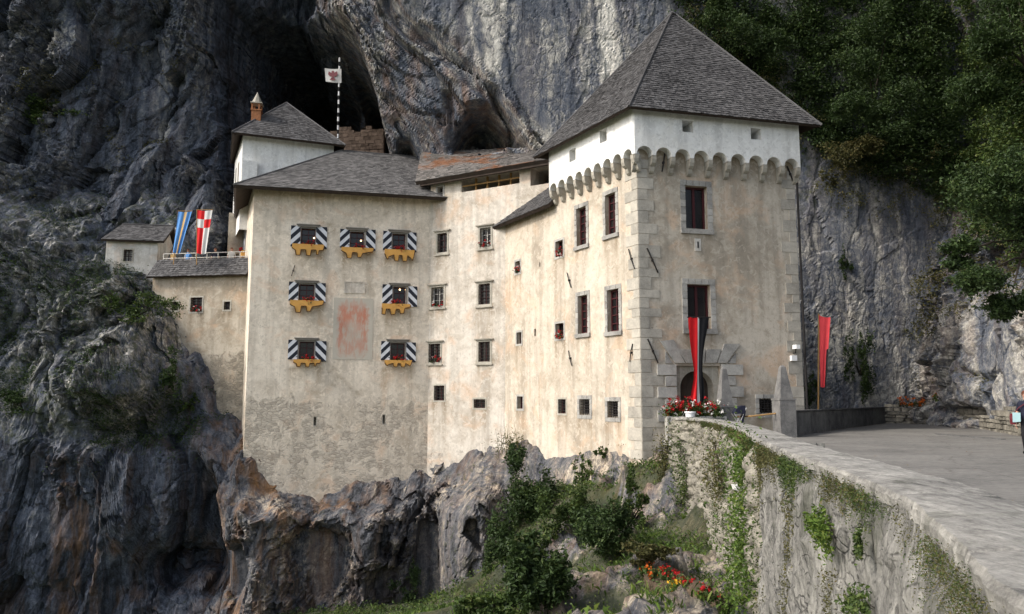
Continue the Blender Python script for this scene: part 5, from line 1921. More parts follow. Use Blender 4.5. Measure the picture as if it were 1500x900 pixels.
# masonry wall inside the cave mouth
cw0, cw1 = at(488, 200, 64.5), at(562, 200, 64.0)
PC = Plane(cw0, cw1)
cz1 = PC.uv(525, 187)[1]
rc = random.Random(5)
cm = MB()
z = cz1 - 3.0
while z < cz1 - 0.05:
    h = rc.uniform(0.22, 0.36)
    a = -rc.random() * 0.5
    while a < PC.len:
        w = rc.uniform(0.35, 0.8)
        if not (z > cz1 - 0.5 and rc.random() < 0.25):
            cm.pbox(PC, a + 0.012, min(a + w, PC.len) - 0.012, z + 0.012, z + h - 0.012, -0.6, rc.uniform(-0.04, 0.05))
        a += w
    z += h
cm.pbox(PC, -0.2, PC.len, cz1 - 4.5, cz1 - 0.35, -0.55, -0.08)
M['cave_brick'] = mat_stone('brown old masonry', (0.09, 0.062, 0.045), (0.30, 0.215, 0.16), 2.0, 0.6)
tag(cm.build('cave_wall', M['cave_brick']), 'old brown masonry wall across the foot of the cave mouth', 'wall')

# ================================================================== OBELISKS and rail by the gate
def obelisk(name, base, h_ped, w_ped, h, w, label, rz):
    t = thing(name, label, 'obelisk', base, 'stone obelisks flanking the gate bridge')
    mb = MB()
    mb.box((base.x, base.y, base.z + h_ped / 2 - 0.1), (w_ped, w_ped, h_ped + 0.2), rz)
    mb.box((base.x, base.y, base.z + h_ped + 0.04), (w_ped + 0.05, w_ped + 0.05, 0.08), rz)
    mb.build('pedestal', M['granite'], t)
    sb = MB()
    z0, z1 = base.z + h_ped + 0.083, base.z + h
    def sq(wd, z):
        return [(base.x + (sx * math.cos(rz) - sy * math.sin(rz)) * wd / 2, base.y + (sx * math.sin(rz) + sy * math.cos(rz)) * wd / 2, z) for sx, sy in ((-1, -1), (1, -1), (1, 1), (-1, 1))]
    sb.hexa(sq(w, z0), sq(w * 0.36, z1 - 0.03))
    sb.hexa(sq(w * 0.36, z1 - 0.027), sq(w * 0.12, z1 + 0.05))
    sb.build('shaft', M['granite'], t)
    return t


obelisk('obelisk', OB_L, 1.25, 0.62, at(1060, 540, OB_L.y).z, 0.56, 'grey stone obelisk right behind the red geranium planter', 0.15)
obelisk('obelisk', OB_R, 1.55, 0.72, at(1147, 537, OB_R.y).z, 0.60, 'grey stone obelisk at the near end of the low dark wall', 0.15)
rb = MB()
rb.tube([at(1076, 611, OB_L.y + 0.1), at(1100, 610, OB_R.y), at(1136, 606, OB_R.y)], 0.04, 6)
tag(rb.build('barrier_rail', M['wood']), 'thin brown wooden rail between the two obelisks', 'rail')
# ------------------------------------------------------------------ leaves, shrubs, trees, ground cover
def leaf_mesh(C, size, up=0.35, aspect=0.55, rng=RNG, spread=None, droop=0.0):
    """one small rhombic leaf at each point of C; returns verts, quads"""
    n = len(C)
    d = rng.normal(size=(n, 3))
    d[:, 2] = d[:, 2] * 0.7 - droop
    d /= np.linalg.norm(d, axis=1)[:, None]
    nr = rng.normal(size=(n, 3))
    nr[:, 2] = np.abs(nr[:, 2]) + up
    sd = np.cross(d, nr)
    sd /= (np.linalg.norm(sd, axis=1)[:, None] + 1e-9)
    s = (np.asarray(size) * rng.uniform(0.55, 1.35, n))[:, None]
    nn = np.cross(sd, d)
    fold = nn * s * 0.12
    v = np.stack([C - d * s * 0.5, C + sd * s * aspect * 0.5 + fold, C + d * s * 0.5, C - sd * s * aspect * 0.5 + fold], 1).reshape(-1, 3)
    return v, np.arange(4 * n).reshape(n, 4)


def blade_mesh(B, height, width, rng=RNG, lean=0.5):
    """grass blades: thin upright quads from base points"""
    n = len(B)
    d = rng.normal(size=(n, 3)) * lean
    d[:, 2] = 1.0
    d /= np.linalg.norm(d, axis=1)[:, None]
    h = height * rng.uniform(0.4, 1.3, n)[:, None]
    an = rng.uniform(0, 6.28, n)
    s = np.stack([np.cos(an), np.sin(an), an * 0], 1) * width
    tip = B + d * h
    bend = rng.normal(size=(n, 3)) * 0.18 * h
    bend[:, 2] = -np.abs(bend[:, 2])
    v = np.stack([B - s, B + s, B + d * h * 0.6 + s * 0.7, tip + bend], 1).reshape(-1, 3)
    return v, np.arange(4 * n).reshape(n, 4)


def blob_points(c, r, n, rng=RNG, shell=0.55, twig=9, tr=0.16):
    """points in clumps through an ellipsoid, more towards its outside, uneven outline"""
    k = max(3, n // twig)
    d = rng.normal(size=(k, 3))
    d /= np.linalg.norm(d, axis=1)[:, None]
    rad = rng.uniform(shell, 1.05, k) ** 0.6
    lump = 1 + 0.28 * np.sin(d[:, 0] * 5 + c[0] * 3) * np.cos(d[:, 2] * 4 + c[1]) + rng.normal(size=k) * 0.07
    T = d * (rad * lump)[:, None]
    idx = rng.integers(0, k, n)
    P = T[idx] + rng.normal(size=(n, 3)) * tr
    return np.array(c)[None] + P * np.array(r)[None]


def slope_stems(mb, base, top, n, r, spread, rng):
    for i in range(n):
        b = Vector(base) + Vector((rng.uniform(-.2, .2), rng.uniform(-.2, .2), -0.3)) * spread
        t = Vector(top) + Vector((rng.uniform(-1, 1), rng.uniform(-1, 1), rng.uniform(-.5, .5))) * spread
        m = b.lerp(t, 0.5) + Vector((rng.uniform(-.3, .3), rng.uniform(-.3, .3), 0)) * spread
        mb.tube([b, m, t], [r, r * 0.7, r * 0.25], 5)


def shrub(name, label, cat, c, r, n, size, mat, group=None, seed=0, blobs=9, base=None, droop=0.0, aspect=0.55):
    """c: centre, r: half extents"""
    rng = np.random.default_rng(seed + 1000)
    base = Vector(base) if base is not None else Vector((c[0], c[1], c[2] - r[2]))
    t = thing(name, label, cat, base, group)
    pts = []
    for b in range(blobs):
        o = rng.normal(size=3) * np.array([0.48, 0.42, 0.46])
        cc = np.array(c) + o * np.array(r)
        pts.append(blob_points(cc, np.array(r) * rng.uniform(0.24, 0.58, 3), n // blobs, rng, 0.35))
    v, q = leaf_mesh(np.concatenate(pts), size, 0.35, aspect, rng, droop=droop)
    np_mesh('foliage', v, q, mat, t)
    mb = MB()
    slope_stems(mb, base, Vector(c), 5, 0.03 + 0.02 * r[2], min(r) * 0.8, rng)
    mb.build('stems', M['bark'], t)
    return t


def surf_pt(u, v, grids):
    """first rock point met along the line of sight"""
    r = np.array(ray(u, v))
    r /= np.linalg.norm(r)
    best = None
    for g in grids:
        F_ = g.reshape(-1, 3)
        d = F_ - np.array(EYE)
        t = d @ r
        e = np.linalg.norm(d - t[:, None] * r, axis=1)
        ok = np.where((e < 0.22) & (t > 8))[0]
        if len(ok):
            i = ok[np.argmin(t[ok])]
            if best is None or t[i] < best[0]:
                best = (t[i], F_[i])
    return None if best is None else Vector(best[1])


def pxshrub(name, label, cat, u, v, Y, ru, rv, n, size, mat, **kw):
    hit = surf_pt(u, v + rv * 0.3, (CRAG, CLIFF, SLOPE, RCLIFF))
    if hit is not None:
        Y = hit.y - 0.5 * min(ru, rv) * hit.y / FPX
    c = at(u, v, Y)
    k = Y / FPX
    kw.setdefault('base', hit if hit is not None else None)
    return shrub(name, label, cat, tuple(c), (ru * k, min(ru, rv) * k * 0.8, rv * k), n, size, mat, **kw)


SHR = [
    ('tall dark bush at the foot of the sunlit wall, right of the brown boulder', 762, 725, 41.0, 42, 66, 9000, 0.17, 'leaf_dark'),
    ('big dark green bush low in the gully, nearest the bottom of the slope', 790, 832, 32.0, 54, 54, 9500, 0.14, 'leaf_dark'),
    ('broad dark bush right of the gully beneath the white rock', 884, 785, 31.5, 50, 46, 7500, 0.13, 'leaf_dark'),
    ('loose light green sapling in front of the white rock, close under the tower', 853, 692, 38.6, 16, 22, 700, 0.15, 'leaf_mid'),
    ('slender upright bush at the lower left of the gully, beside the pale boulder', 735, 800, 41.0, 16, 44, 2600, 0.15, 'leaf_dark'),
    ('narrow leafy bush under the rough wall, right of the broad bush', 930, 745, 31.0, 16, 34, 1900, 0.13, 'leaf_mid'),
    ('ragged low bush at the bottom border under the big gully bush', 715, 888, 36.0, 40, 18, 2200, 0.14, 'leaf_mid'),
    ('olive weedy bush at the foot of the rough wall above the flowers', 955, 815, 26.0, 34, 14, 1500, 0.11, 'leaf_dry'),
    ('dark shrub in the corner between the tower foot and the low dark wall', 1188, 582, 40.0, 13, 24, 1100, 0.14, 'leaf_dark'),
    ('tall dark shrub on the rock right of the faded red flag', 1262, 530, 50.0, 17, 48, 2200, 0.17, 'leaf_dark'),
    ('small olive shrub high on the smooth rock behind the tower edge', 1222, 262, 50.0, 20, 16, 800, 0.16, 'leaf_dry'),
    ('dark shrub halfway up the rock fissure above the faded red flag', 1238, 385, 50.0, 9, 22, 600, 0.15, 'leaf_dark'),
    ('small weedy bush on the wall foot under the barred windows', 880, 664, 37.9, 12, 8, 320, 0.13, 'leaf_mid'),
    ('mid green bush between gully bushes, left of the rough wall', 830, 752, 35, 42, 34, 4500, 0.14, 'leaf_mid'),
    ('dark bush wedged in the cleft left of the brown boulder', 604, 862, 42.0, 22, 34, 1600, 0.15, 'leaf_dark'),
    ('dark shrub hanging off the rock bulge beside the annex wall', 244, 545, 46.4, 18, 30, 1300, 0.16, 'leaf_dark'),
    ('little round bush clinging to the rock low on the annex wall', 276, 592, 47.8, 11, 17, 520, 0.15, 'leaf_mid'),
    ('bushy green shrub on the ledge in front of the guard house', 205, 450, 47.5, 42, 24, 2200, 0.17, 'leaf_mid'),
    ('dark ivy bush on the crag at the left border, low down', 30, 590, 43.0, 40, 20, 1600, 0.16, 'leaf_dark'),
    ('green bush high on the dark cliff, far left of the chimney', 78, 160, 52.0, 46, 18, 1800, 0.18, 'leaf_mid'),
]
for i, (lb, u, v, Y, ru, rv, n, sz, mt) in enumerate(SHR):
    pxshrub('shrub', lb, 'shrub', u, v, Y, ru, rv, n, sz, M[mt], group='shrubs on the rocks below and beside the castle', seed=i * 7)


def hanging(label, pts, width, n, size, mat, seed):
    """creeper on a wall: leaves scattered along a path of wall points"""
    rng = np.random.default_rng(seed + 2000)
    t = thing('creeper', label, 'creeper', tuple(pts[-1]), 'creepers on the retaining wall')
    P = np.array([tuple(p) for p in pts])
    s = rng.uniform(0, len(P) - 1.001, n)
    i = s.astype(int)
    f = (s - i)[:, None]
    C = P[i] * (1 - f) + P[i + 1] * f
    cl = rng.normal(size=(max(6, n // 25), 3)) * width
    C = C + cl[rng.integers(0, len(cl), n)] * np.array([0.55, 0.55, 0.9]) + rng.normal(size=(n, 3)) * width * np.array([0.20, 0.20, 0.30])
    C[:, 0] -= 0.10
    v, q = leaf_mesh(C, size, 0.3, 0.55, rng, droop=0.25)
    np_mesh('foliage', v, q, mat, t)
    mb = MB()
    for k in range(4):
        o = Vector((rng.normal() * width * .3 - 0.2 * width, rng.normal() * width * .2, 0))
        mb.tube([Vector(p) + o * (0.4 + 0.3 * math.sin(j * 2 + k)) for j, p in enumerate(pts)], 0.012 * min(1.0, width * 2.2), 5)
    mb.build('stems', M['bark'], t)


def far_pt(u, v):
    """point of the rough far stretch seen at (u, v)"""
    F_ = FARW.reshape(-1, 3)
    r = np.array(ray(u, v))
    r /= np.linalg.norm(r)
    d = F_ - np.array(EYE)
    t = d @ r
    e = np.linalg.norm(d - t[:, None] * r, axis=1) / t
    return F_[np.argmin(e)]


def near_pt(u, v):
    F_ = NEARW.reshape(-1, 3)
    r = np.array(ray(u, v))
    r /= np.linalg.norm(r)
    d = F_ - np.array(EYE)
    t = d @ r
    e = np.where(t > 0.5, np.linalg.norm(d - t[:, None] * r, axis=1) / np.maximum(t, 0.5), 9)
    return F_[np.argmin(e)]


hanging('long green creeper hanging where the rough wall meets the streaked wall', [far_pt(u, v) for u, v in ((1092, 655), (1102, 690), (1106, 730), (1106, 775), (1104, 815), (1102, 850), (1100, 890))], 0.34, 6500, 0.075, M['leaf_fresh'], 1)
hanging('olive creeper spreading in the middle of the rough wall', [far_pt(u, v) for u, v in ((1050, 650), (1056, 690), (1062, 720))], 0.40, 1500, 0.085, M['leaf_dry'], 2)
hanging('dark creeper on the rough wall close to the tower corner', [far_pt(u, v) for u, v in ((1000, 640), (1004, 680), (1008, 715), (1000, 740))], 0.42, 2000, 0.10, M['leaf_mid'], 3)
hanging('thin creeper at the far end of the rough wall', [far_pt(u, v) for u, v in ((968, 640), (972, 680), (966, 715))], 0.38, 1200, 0.11, M['leaf_dry'], 4)
hanging('round light green tuft growing out of the streaked wall', [near_pt(u, v) for u, v in ((1208, 762), (1218, 775), (1226, 790))], 0.075, 1100, 0.042, M['leaf_fresh'], 5)
hanging('small tuft of weeds right of the round tuft on the streaked wall', [near_pt(u, v) for u, v in ((1275, 780), (1280, 795), (1278, 812))], 0.035, 300, 0.032, M['leaf_mid'], 6)
hanging('weeds sprouting low on the streaked wall near the bottom border', [near_pt(u, v) for u, v in ((1262, 880), (1275, 888), (1290, 892))], 0.07, 500, 0.04, M['leaf_mid'], 7)


def normals_of(G):
    du = np.gradient(G, axis=1)
    dv = np.gradient(G, axis=0)
    n = np.cross(du, dv)
    n /= (np.linalg.norm(n, axis=2)[..., None] + 1e-9)
    return n


# weeds along the joint under the coping
rng = np.random.default_rng(77)
for nm_w, mt_w, sd, thr in (('wall_weeds', 'leaf_dry', 61, -0.12), ('wall_weeds', 'leaf_mid', 161, 0.02)):
    pts = []
    for p, n in zip(line_all, nrm_all):
        if p.y < 2.0 or p.y > 31:
            continue
        k = fbm(np.array([[p.x * 1.6, p.y * 1.1, 0.0]]), 3, sd)[0]
        if k > thr:
            for _ in range(int(1 + 8 * (k - thr))):
                pts.append((p.x + n.x * (0.06 + abs(rng.normal()) * 0.05), p.y + rng.normal() * 0.04, p.z - 0.09 - abs(rng.normal()) * (0.05 + 0.16 * max(0, k - thr))))
    pts = np.array(pts)
    pts = np.repeat(pts, 12, axis=0) + rng.normal(size=(len(pts) * 12, 3)) * 0.028
    v, q = leaf_mesh(pts, np.clip(0.0036 * pts[:, 1], 0.012, 0.05), 0.4, 0.45, rng, droop=0.1)
    tag(np_mesh(nm_w, v, q, M[mt_w]), {'leaf_dry': 'small dry weeds growing in the joint under the wall coping', 'leaf_mid': 'small green weeds growing in the joint under the wall coping'}[mt_w], 'weeds', kind='stuff')

# small plants over the rough stretch
F_ = FARW.reshape(-1, 3)
k = fbm(F_ * np.array([0.7, 0.7, 0.6]), 4, 62)
sel = np.where((k > 0.15) & (F_[:, 2] > -4.5))[0]
sel = rng.choice(sel, min(4200, len(sel)), replace=False)
C = np.repeat(F_[sel], 3, axis=0) + rng.normal(size=(len(sel) * 3, 3)) * 0.05 + np.array([-0.06, -0.03, 0])
v, q = leaf_mesh(C, 0.055, 0.3, 0.5, rng, droop=0.2)
tag(np_mesh('wall_ivy', v, q, M['leaf_mid']), 'patchy green weeds all over the rough far stretch of the wall', 'weeds', kind='stuff')
F_ = NEARW.reshape(-1, 3)
k = fbm(F_ * np.array([1.2, 0.9, 0.8]), 4, 63) - 0.10 * np.clip(0.2 - F_[:, 2], 0, 5)
sel = np.where((k > 0.48) & (F_[:, 1] > 2.0) & (F_[:, 2] > -3.5))[0]
sel = rng.choice(sel, min(2600, len(sel)), replace=False)
C = np.repeat(F_[sel], 4, axis=0) + rng.normal(size=(len(sel) * 4, 3)) * 0.03 + np.array([-0.03, -0.0, 0])
v, q = leaf_mesh(C, np.clip(0.0036 * C[:, 1], 0.012, 0.04), 0.3, 0.5, rng, droop=0.1)
tag(np_mesh('wall_moss', v, q, M['leaf_dry']), 'sparse moss and weeds on the streaked near wall', 'weeds', kind='stuff')

# grass on the slope
Nn = normals_of(SLOPE)
G = SLOPE.reshape(-1, 3)
nz = Nn.reshape(-1, 3)[:, 2]
k = fbm(G * 0.5, 3, 64)
ok = np.where((nz > 0.72) & (k > -0.35) & (G[:, 1] > 9))[0]
wgt = 1.0 / np.maximum(G[ok, 1], 8)
sel = rng.choice(ok, 15000, replace=False, p=wgt / wgt.sum())
B = np.repeat(G[sel], 3, axis=0) + rng.normal(size=(len(sel) * 3, 3)) * np.array([0.09, 0.09, 0.0])
v, q = blade_mesh(B, 0.24, 0.010, rng, 0.6)
tag(np_mesh('grass', v, q, M['leaf_fresh']), 'long grass on the slope below the wall', 'grass', kind='stuff')
sel = rng.choice(ok, 9000, replace=False)
C = np.repeat(G[sel], 7, axis=0) + rng.normal(size=(len(sel) * 7, 3)) * np.array([0.18, 0.18, 0.12]) + np.array([0, 0, 0.12])
v, q = leaf_mesh(C, np.clip(0.0035 * C[:, 1], 0.04, 0.13), 0.5, 0.6, rng)
tag(np_mesh('undergrowth', v, q, M['leaf_mid']), 'leafy undergrowth among the rocks of the slope', 'undergrowth', kind='stuff')

# grass and herbs on the ledges of crag and cliffs
def ledge_cover(Gd, flip, cond, n, name, label, mat, seed, size=0.16, per=6, thr=0.30, spread=0.16):
    nn = normals_of(Gd).reshape(-1, 3)
    g = Gd.reshape(-1, 3)
    nz = np.abs(nn[:, 2])
    k = fbm(g * np.array([0.33, 0.33, 0.4]), 4, seed)
    ok = np.where((nz * 0.9 + k * 0.55 > thr) & cond(g))[0]
    n = min(n, len(ok))
    sel = rng.choice(ok, n, replace=False)
    C = np.repeat(g[sel], per, axis=0) + rng.normal(size=(n * per, 3)) * spread + np.array([0, -0.08, 0.04])
    v, q = leaf_mesh(C, size, 0.5, 0.45, rng)
    tag(np_mesh(name, v, q, mat), label, 'undergrowth', kind='stuff')


zst_ = at(100, 650, 44).z
ledge_cover(CRAG, 0, lambda g: (g[:, 0] < -18.5) & (g[:, 2] > zst_ - 2), 9000, 'crag_herbs', 'dark herbs and grass on the ledges of the left crag', M['leaf_dark'], 31, thr=0.66, size=0.14)
ledge_cover(CRAG, 0, lambda g: (g[:, 0] > -18.5) & (g[:, 0] < 7), 1300, 'boulder_herbs', 'scattered herbs on the rock under the walls', M['leaf_dry'], 33, thr=1.05, size=0.11)
ledge_cover(CLIFF, 0, lambda g: (g[:, 0] < -26) & (g[:, 2] < 30), 2600, 'cliff_herbs', 'dull grass on the ledges of the dark left cliff', M['leaf_dry'], 35, thr=0.95)
ledge_cover(RCLIFF, 0, lambda g: (g[:, 2] > 2.0) & (g[:, 2] < 12), 3000, 'roadside_herbs', 'dry herbs on the pale rock beside the road', M['leaf_dry'], 37, thr=0.85, size=0.12)


# dense growth over the upper right
def woods(seed, n_clump, leaves, name, label, mat, size, pick):
    r2 = np.random.default_rng(seed)
    cents = pick(r2, n_clump)
    pts = [blob_points(c, r2.uniform(0.55, 1.15, 3) * np.array([1.1, 1.0, 0.85]), leaves, r2, 0.4, 12, 0.2) for c in cents]
    v, q = leaf_mesh(np.concatenate(pts), size, 0.4, 0.6, r2, droop=0.15)
    tag(np_mesh(name, v, q, mat), label, 'woods', kind='stuff')


def pick_cliff(r2, n):
    g = CLIFF.reshape(-1, 3)
    lim = interp(g[:, 0], [(9.5, 33), (11, 28.5), (14, 25), (17, 22), (20.5, 19), (26, 16), (30, 15)])
    ok = np.where((g[:, 2] > lim) & (g[:, 2] < 34) & (g[:, 0] > 9.0))[0]
    c = g[r2.choice(ok, n)]
    return c + np.array([0, -0.5, 0.1])


def pick_right(r2, n):
    g = RCLIFF.reshape(-1, 3)
    lim = interp(g[:, 1], [(14, 5), (30, 7.0), (36, 8.5), (41, 11.0), (50, 15)])
    ok = np.where((g[:, 2] > lim) & (g[:, 2] < 30) & (g[:, 1] > 24))[0]
    c = g[r2.choice(ok, n)]
    return c + np.array([-0.5, 0, 0.1])


woods(51, 520, 240, 'hanging_woods', 'dense dark woods hanging over the rock behind the tower roof', M['leaf_dark'], 0.19, pick_cliff)
woods(52, 760, 240, 'roadside_woods', 'dark leafy growth covering the rock above the road', M['leaf_mid'], 0.19, pick_right)


def pick_edge(r2, n):
    g = CLIFF.reshape(-1, 3)
    lim = interp(g[:, 0], [(9.5, 33), (11, 28), (14, 24), (17, 19.5), (20.5, 15.5), (26, 13.5), (30, 13)])
    ok = np.where((g[:, 2] > lim) & (g[:, 2] < lim + 6) & (g[:, 0] > 12.0))[0]
    h = RCLIFF.reshape(-1, 3)
    ok2 = np.where((h[:, 2] > 6.0) & (h[:, 2] < 12) & (h[:, 1] > 33))[0]
    return np.concatenate([g[r2.choice(ok, n // 2)] + np.array([0, -0.4, 0]), h[r2.choice(ok2, n - n // 2)] + np.array([-0.4, 0, 0])])


woods(53, 130, 150, 'withered_undergrowth', 'brownish withered bushes along the lower edge of the hanging woods', M['leaf_dry'], 0.15, pick_edge)


def tree(label, base, lean, height, crown_px, Y, n, size, mat, seed):
    """trunk with limbs rooted in the rock, crown of many leaf clumps"""
    rng = np.random.default_rng(seed + 3000)
    hit = surf_pt(base[0], base[1], (CLIFF, RCLIFF))
    base = hit if hit is not None else at(base[0], base[1], base[2])
    Y = min(Y, base.y - 1.0)
    t = thing('tree', label, 'tree', base, 'trees on the rocks above the road')
    top = base + Vector(lean) + Vector((0, 0, height))
    mb = MB()
    m1 = base.lerp(top, 0.4) + Vector((rng.normal() * .3, rng.normal() * .3, 0))
    mb.tube([base + Vector((0.3, 0.6, -0.5)), base.lerp(m1, 0.5), m1, m1.lerp(top, 0.6), top], [0.17, 0.14, 0.11, 0.07, 0.02], 8)
    pts = []
    for (u, v, ru, rv, dy) in crown_px:
        c = at(u, v, Y + dy)
        k = (Y + dy) / FPX
        s0 = m1.lerp(top, rng.uniform(0.0, 0.6))
        mb.tube([s0, s0.lerp(c, 0.5) + Vector((0, 0, 0.25)), c], [0.08, 0.05, 0.015], 5)
        m = n // len(crown_px)
        for b in range(3):
            o = rng.normal(size=3) * np.array([ru * k, ru * k * .8, rv * k]) * 0.36
            pts.append(blob_points(np.array(c) + o, np.array([ru * k, ru * k * .8, rv * k]) * rng.uniform(0.45, 0.7), m // 3, rng, 0.3, 14, 0.17))
    v, q = leaf_mesh(np.concatenate(pts), size, 0.4, 0.5, rng, droop=0.35)
    np_mesh('crown', v, q, mat, t)
    mb.build('trunk', M['bark'], t)


tree('spreading tree whose green crown hangs lowest over the rock at the right border', (1530, 420, 37), (-1.2, 0.2, 0), 3.5,
     [(1470, 330, 60, 50, 0), (1455, 290, 50, 50, -1), (1410, 260, 55, 40, 1), (1440, 400, 55, 36, -1), (1395, 375, 40, 22, 0), (1490, 250, 50, 50, 0), (1480, 440, 40, 24, -1)], 36, 22000, 0.17, M['leaf_dark'], 1)
tree('tall tree filling the top right corner of the picture', (1520, 260, 38), (-1.0, -1, 0), 9.0,
     [(1450, 60, 60, 50, 0), (1490, 130, 50, 50, 0), (1420, 140, 46, 36, 1), (1475, 10, 60, 40, 0)], 37, 18000, 0.17, M['leaf_dark'], 2)
tree('leafy tree rising right above the tip of the tower roof', (1090, 130, 49), (-0.6, -1, 0), 6.0,
     [(1080, 40, 46, 30, 0), (1130, 70, 40, 30, 0), (1050, 15, 30, 22, 0)], 48, 8000, 0.19, M['leaf_dark'], 3)
tree('tree leaning out of the rock between tower roof and the right border', (1292, 200, 47), (-0.6, -1.5, 0), 3.4,
     [(1290, 175, 40, 26, 0), (1270, 90, 56, 40, 0), (1320, 140, 46, 36, 0), (1230, 150, 40, 28, 0), (1300, 40, 50, 34, 1)], 46, 12000, 0.18, M['leaf_dark'], 4)
tree('olive bush like tree on the pale rock half way up behind the red flag', (1245, 245, 49.5), (0, -0.8, 0), 1.0,
     [(1235, 225, 36, 22, 0), (1270, 215, 30, 22, 0)], 49, 2500, 0.19, M['leaf_dry'], 5)

# tall dry weeds at the foot of the sunlit wall
rng = np.random.default_rng(5)
c = at(750, 652, 45.5)
t = thing('dry_weeds', 'tall dry stalks of weeds at the foot of the sunlit wall', 'weeds', c)
mb = MB()
for k in range(16):
    b = Vector(c) + Vector((rng.normal() * 0.45, rng.normal() * 0.3, -0.6))
    h = rng.uniform(0.9, 2.2)
    l = Vector((rng.normal() * 0.3, rng.normal() * 0.2, 0))
    mb.tube([b, b + l * 0.4 + Vector((0, 0, h * .6)), b + l + Vector((0, 0, h))], [0.016, 0.012, 0.005], 4)
mb.build('stalks', M['leaf_dry'], t)
C = np.array(c) + rng.normal(size=(420, 3)) * np.array([0.6, 0.4, 0.35])
v, q = leaf_mesh(C, 0.2, 0.3, 0.3, rng)
np_mesh('leaves', v, q, M['leaf_dry'], t)


# ------------------------------------------------------------------ flowers
def flowers(name, label, cat, c, r, nl, nf, ls, fs, petal, group=None, seed=0, box=None, leaf='leaf_mid', extra=None):
    rng = np.random.default_rng(seed + 4000)
    t = thing(name, label, cat, (c[0], c[1], c[2] - r[2]), group)
    C = blob_points(np.array(c) - np.array([0, 0, r[2] * 0.25]), r, nl, rng, 0.1, 6, 0.2)
    v, q = leaf_mesh(C, ls, 0.5, 0.8, rng)
    np_mesh('leaves', v, q, M[leaf], t)
    def heads(mat, n):
        H = blob_points(np.array(c) + np.array([0, -r[1] * 0.35, r[2] * 0.2]), np.array(r) * 0.95, n, rng, 0.7, 1, 0.02)
        P = np.repeat(H, 7, axis=0) + rng.normal(size=(n * 7, 3)) * fs * 0.45
        v, q = leaf_mesh(P, fs, 0.3, 0.85, rng)
        np_mesh('blossoms', v, q, M[mat], t)
    heads(petal, nf)
    if extra:
        heads(extra[0], extra[1])
    return t


WL_ = ['leftmost window of the top shuttered row', 'middle window of the top shuttered row', 'right window of the top shuttered row',
       'shuttered window left of the faded shield', 'window with lit lamps right of the faded shield', 'left window of the lowest shuttered row', 'right window of the lowest shuttered row',
       'upper window on the narrow end of the wing', 'lower window on the narrow end of the wing']
for i, (r, b) in enumerate(SHUT_INFO):
    pl = PW if i < 7 else PWL
    c = pl.pt((b[0] + b[1]) / 2 + (0.1 if i % 2 else 0), b[3] + 0.02, 0.16)
    flowers('geranium', 'red geraniums in the box of the ' + WL_[i], 'flowers', c, (0.40, 0.12, 0.22) if i < 7 else (0.14, 0.4, 0.2), 150, 38, 0.085, 0.07, 'petal_red', 'red geraniums in castle windows', i, leaf='leaf_dark')
for i, (pl, r, lb) in enumerate(((PM, wm['bars1'], 'the pale barred window high on the middle house'), (PM, wm['white2'], 'the white barred window of the middle house'), (PM, wm['open3'], 'the window without bars low on the middle house'),
                                 (PL, w_c[0], 'the small upper window left on the sunlit wall'), (PL, w_c[1], 'the small window beside the upper tall window'), (PL, w_c[3], 'the small window beside the lower tall window'),
                                 (PA, wa[1], 'the middle window of the terrace annex'))):
    w = (r[1] - r[0]) / 2
    c = pl.pt((r[0] + r[1]) / 2, r[2] + 0.16, -0.02)
    rx = abs(pl.d.x) * w + 0.08
    ry = abs(pl.d.y) * w + 0.08
    flowers('geranium', 'red geraniums on the sill of ' + lb, 'flowers', c, (rx, ry, 0.22), 80, 16, 0.09, 0.08, 'petal_red', 'red geraniums in castle windows', 20 + i, extra=('petal_white', 3), leaf='leaf_dark')

# dry leaves blown against the walls of the road
rng = np.random.default_rng(91)
pts = []
for p, n in zip(inner, nrm_all):
    if 2 < p.y < 31 and rng.random() < 0.8:
        for _ in range(3):
            o = -abs(rng.normal()) * 0.35
            pts.append((p.x + n.x * o, p.y + n.y * o + rng.normal() * .05, 0.055))
for _ in range(500):
    pts.append((rng.uniform(4, 22), rng.uniform(5, 34), 0.075))
for _ in range(300):
    s_ = rng.random()
    q_ = PD.pt(0.4 + s_ * (PD.len - 0.4), 0.09, 0.1 + abs(rng.normal()) * 0.3)
    pts.append(tuple(q_))
pts = np.array(pts)
pts = pts[pts[:, 0] > interp(pts[:, 1], sorted([(p.y, p.x + 0.02) for p in inner if p.y > 0]))]
v, q = leaf_mesh(pts, np.clip(0.005 * pts[:, 1], 0.03, 0.10), 6.0, 0.6, rng)
v[:, 2] = np.repeat(pts[:, 2], 4) + (v[:, 2] - np.repeat(pts[:, 2], 4)) * 0.15
M['leaf_brown'] = mat_leaf('fallen leaves', (0.05, 0.032, 0.016), (0.17, 0.11, 0.05))
tag(np_mesh('fallen_leaves', v, q, M['leaf_brown']), 'dry brown leaves scattered over the road', 'leaves', kind='stuff')
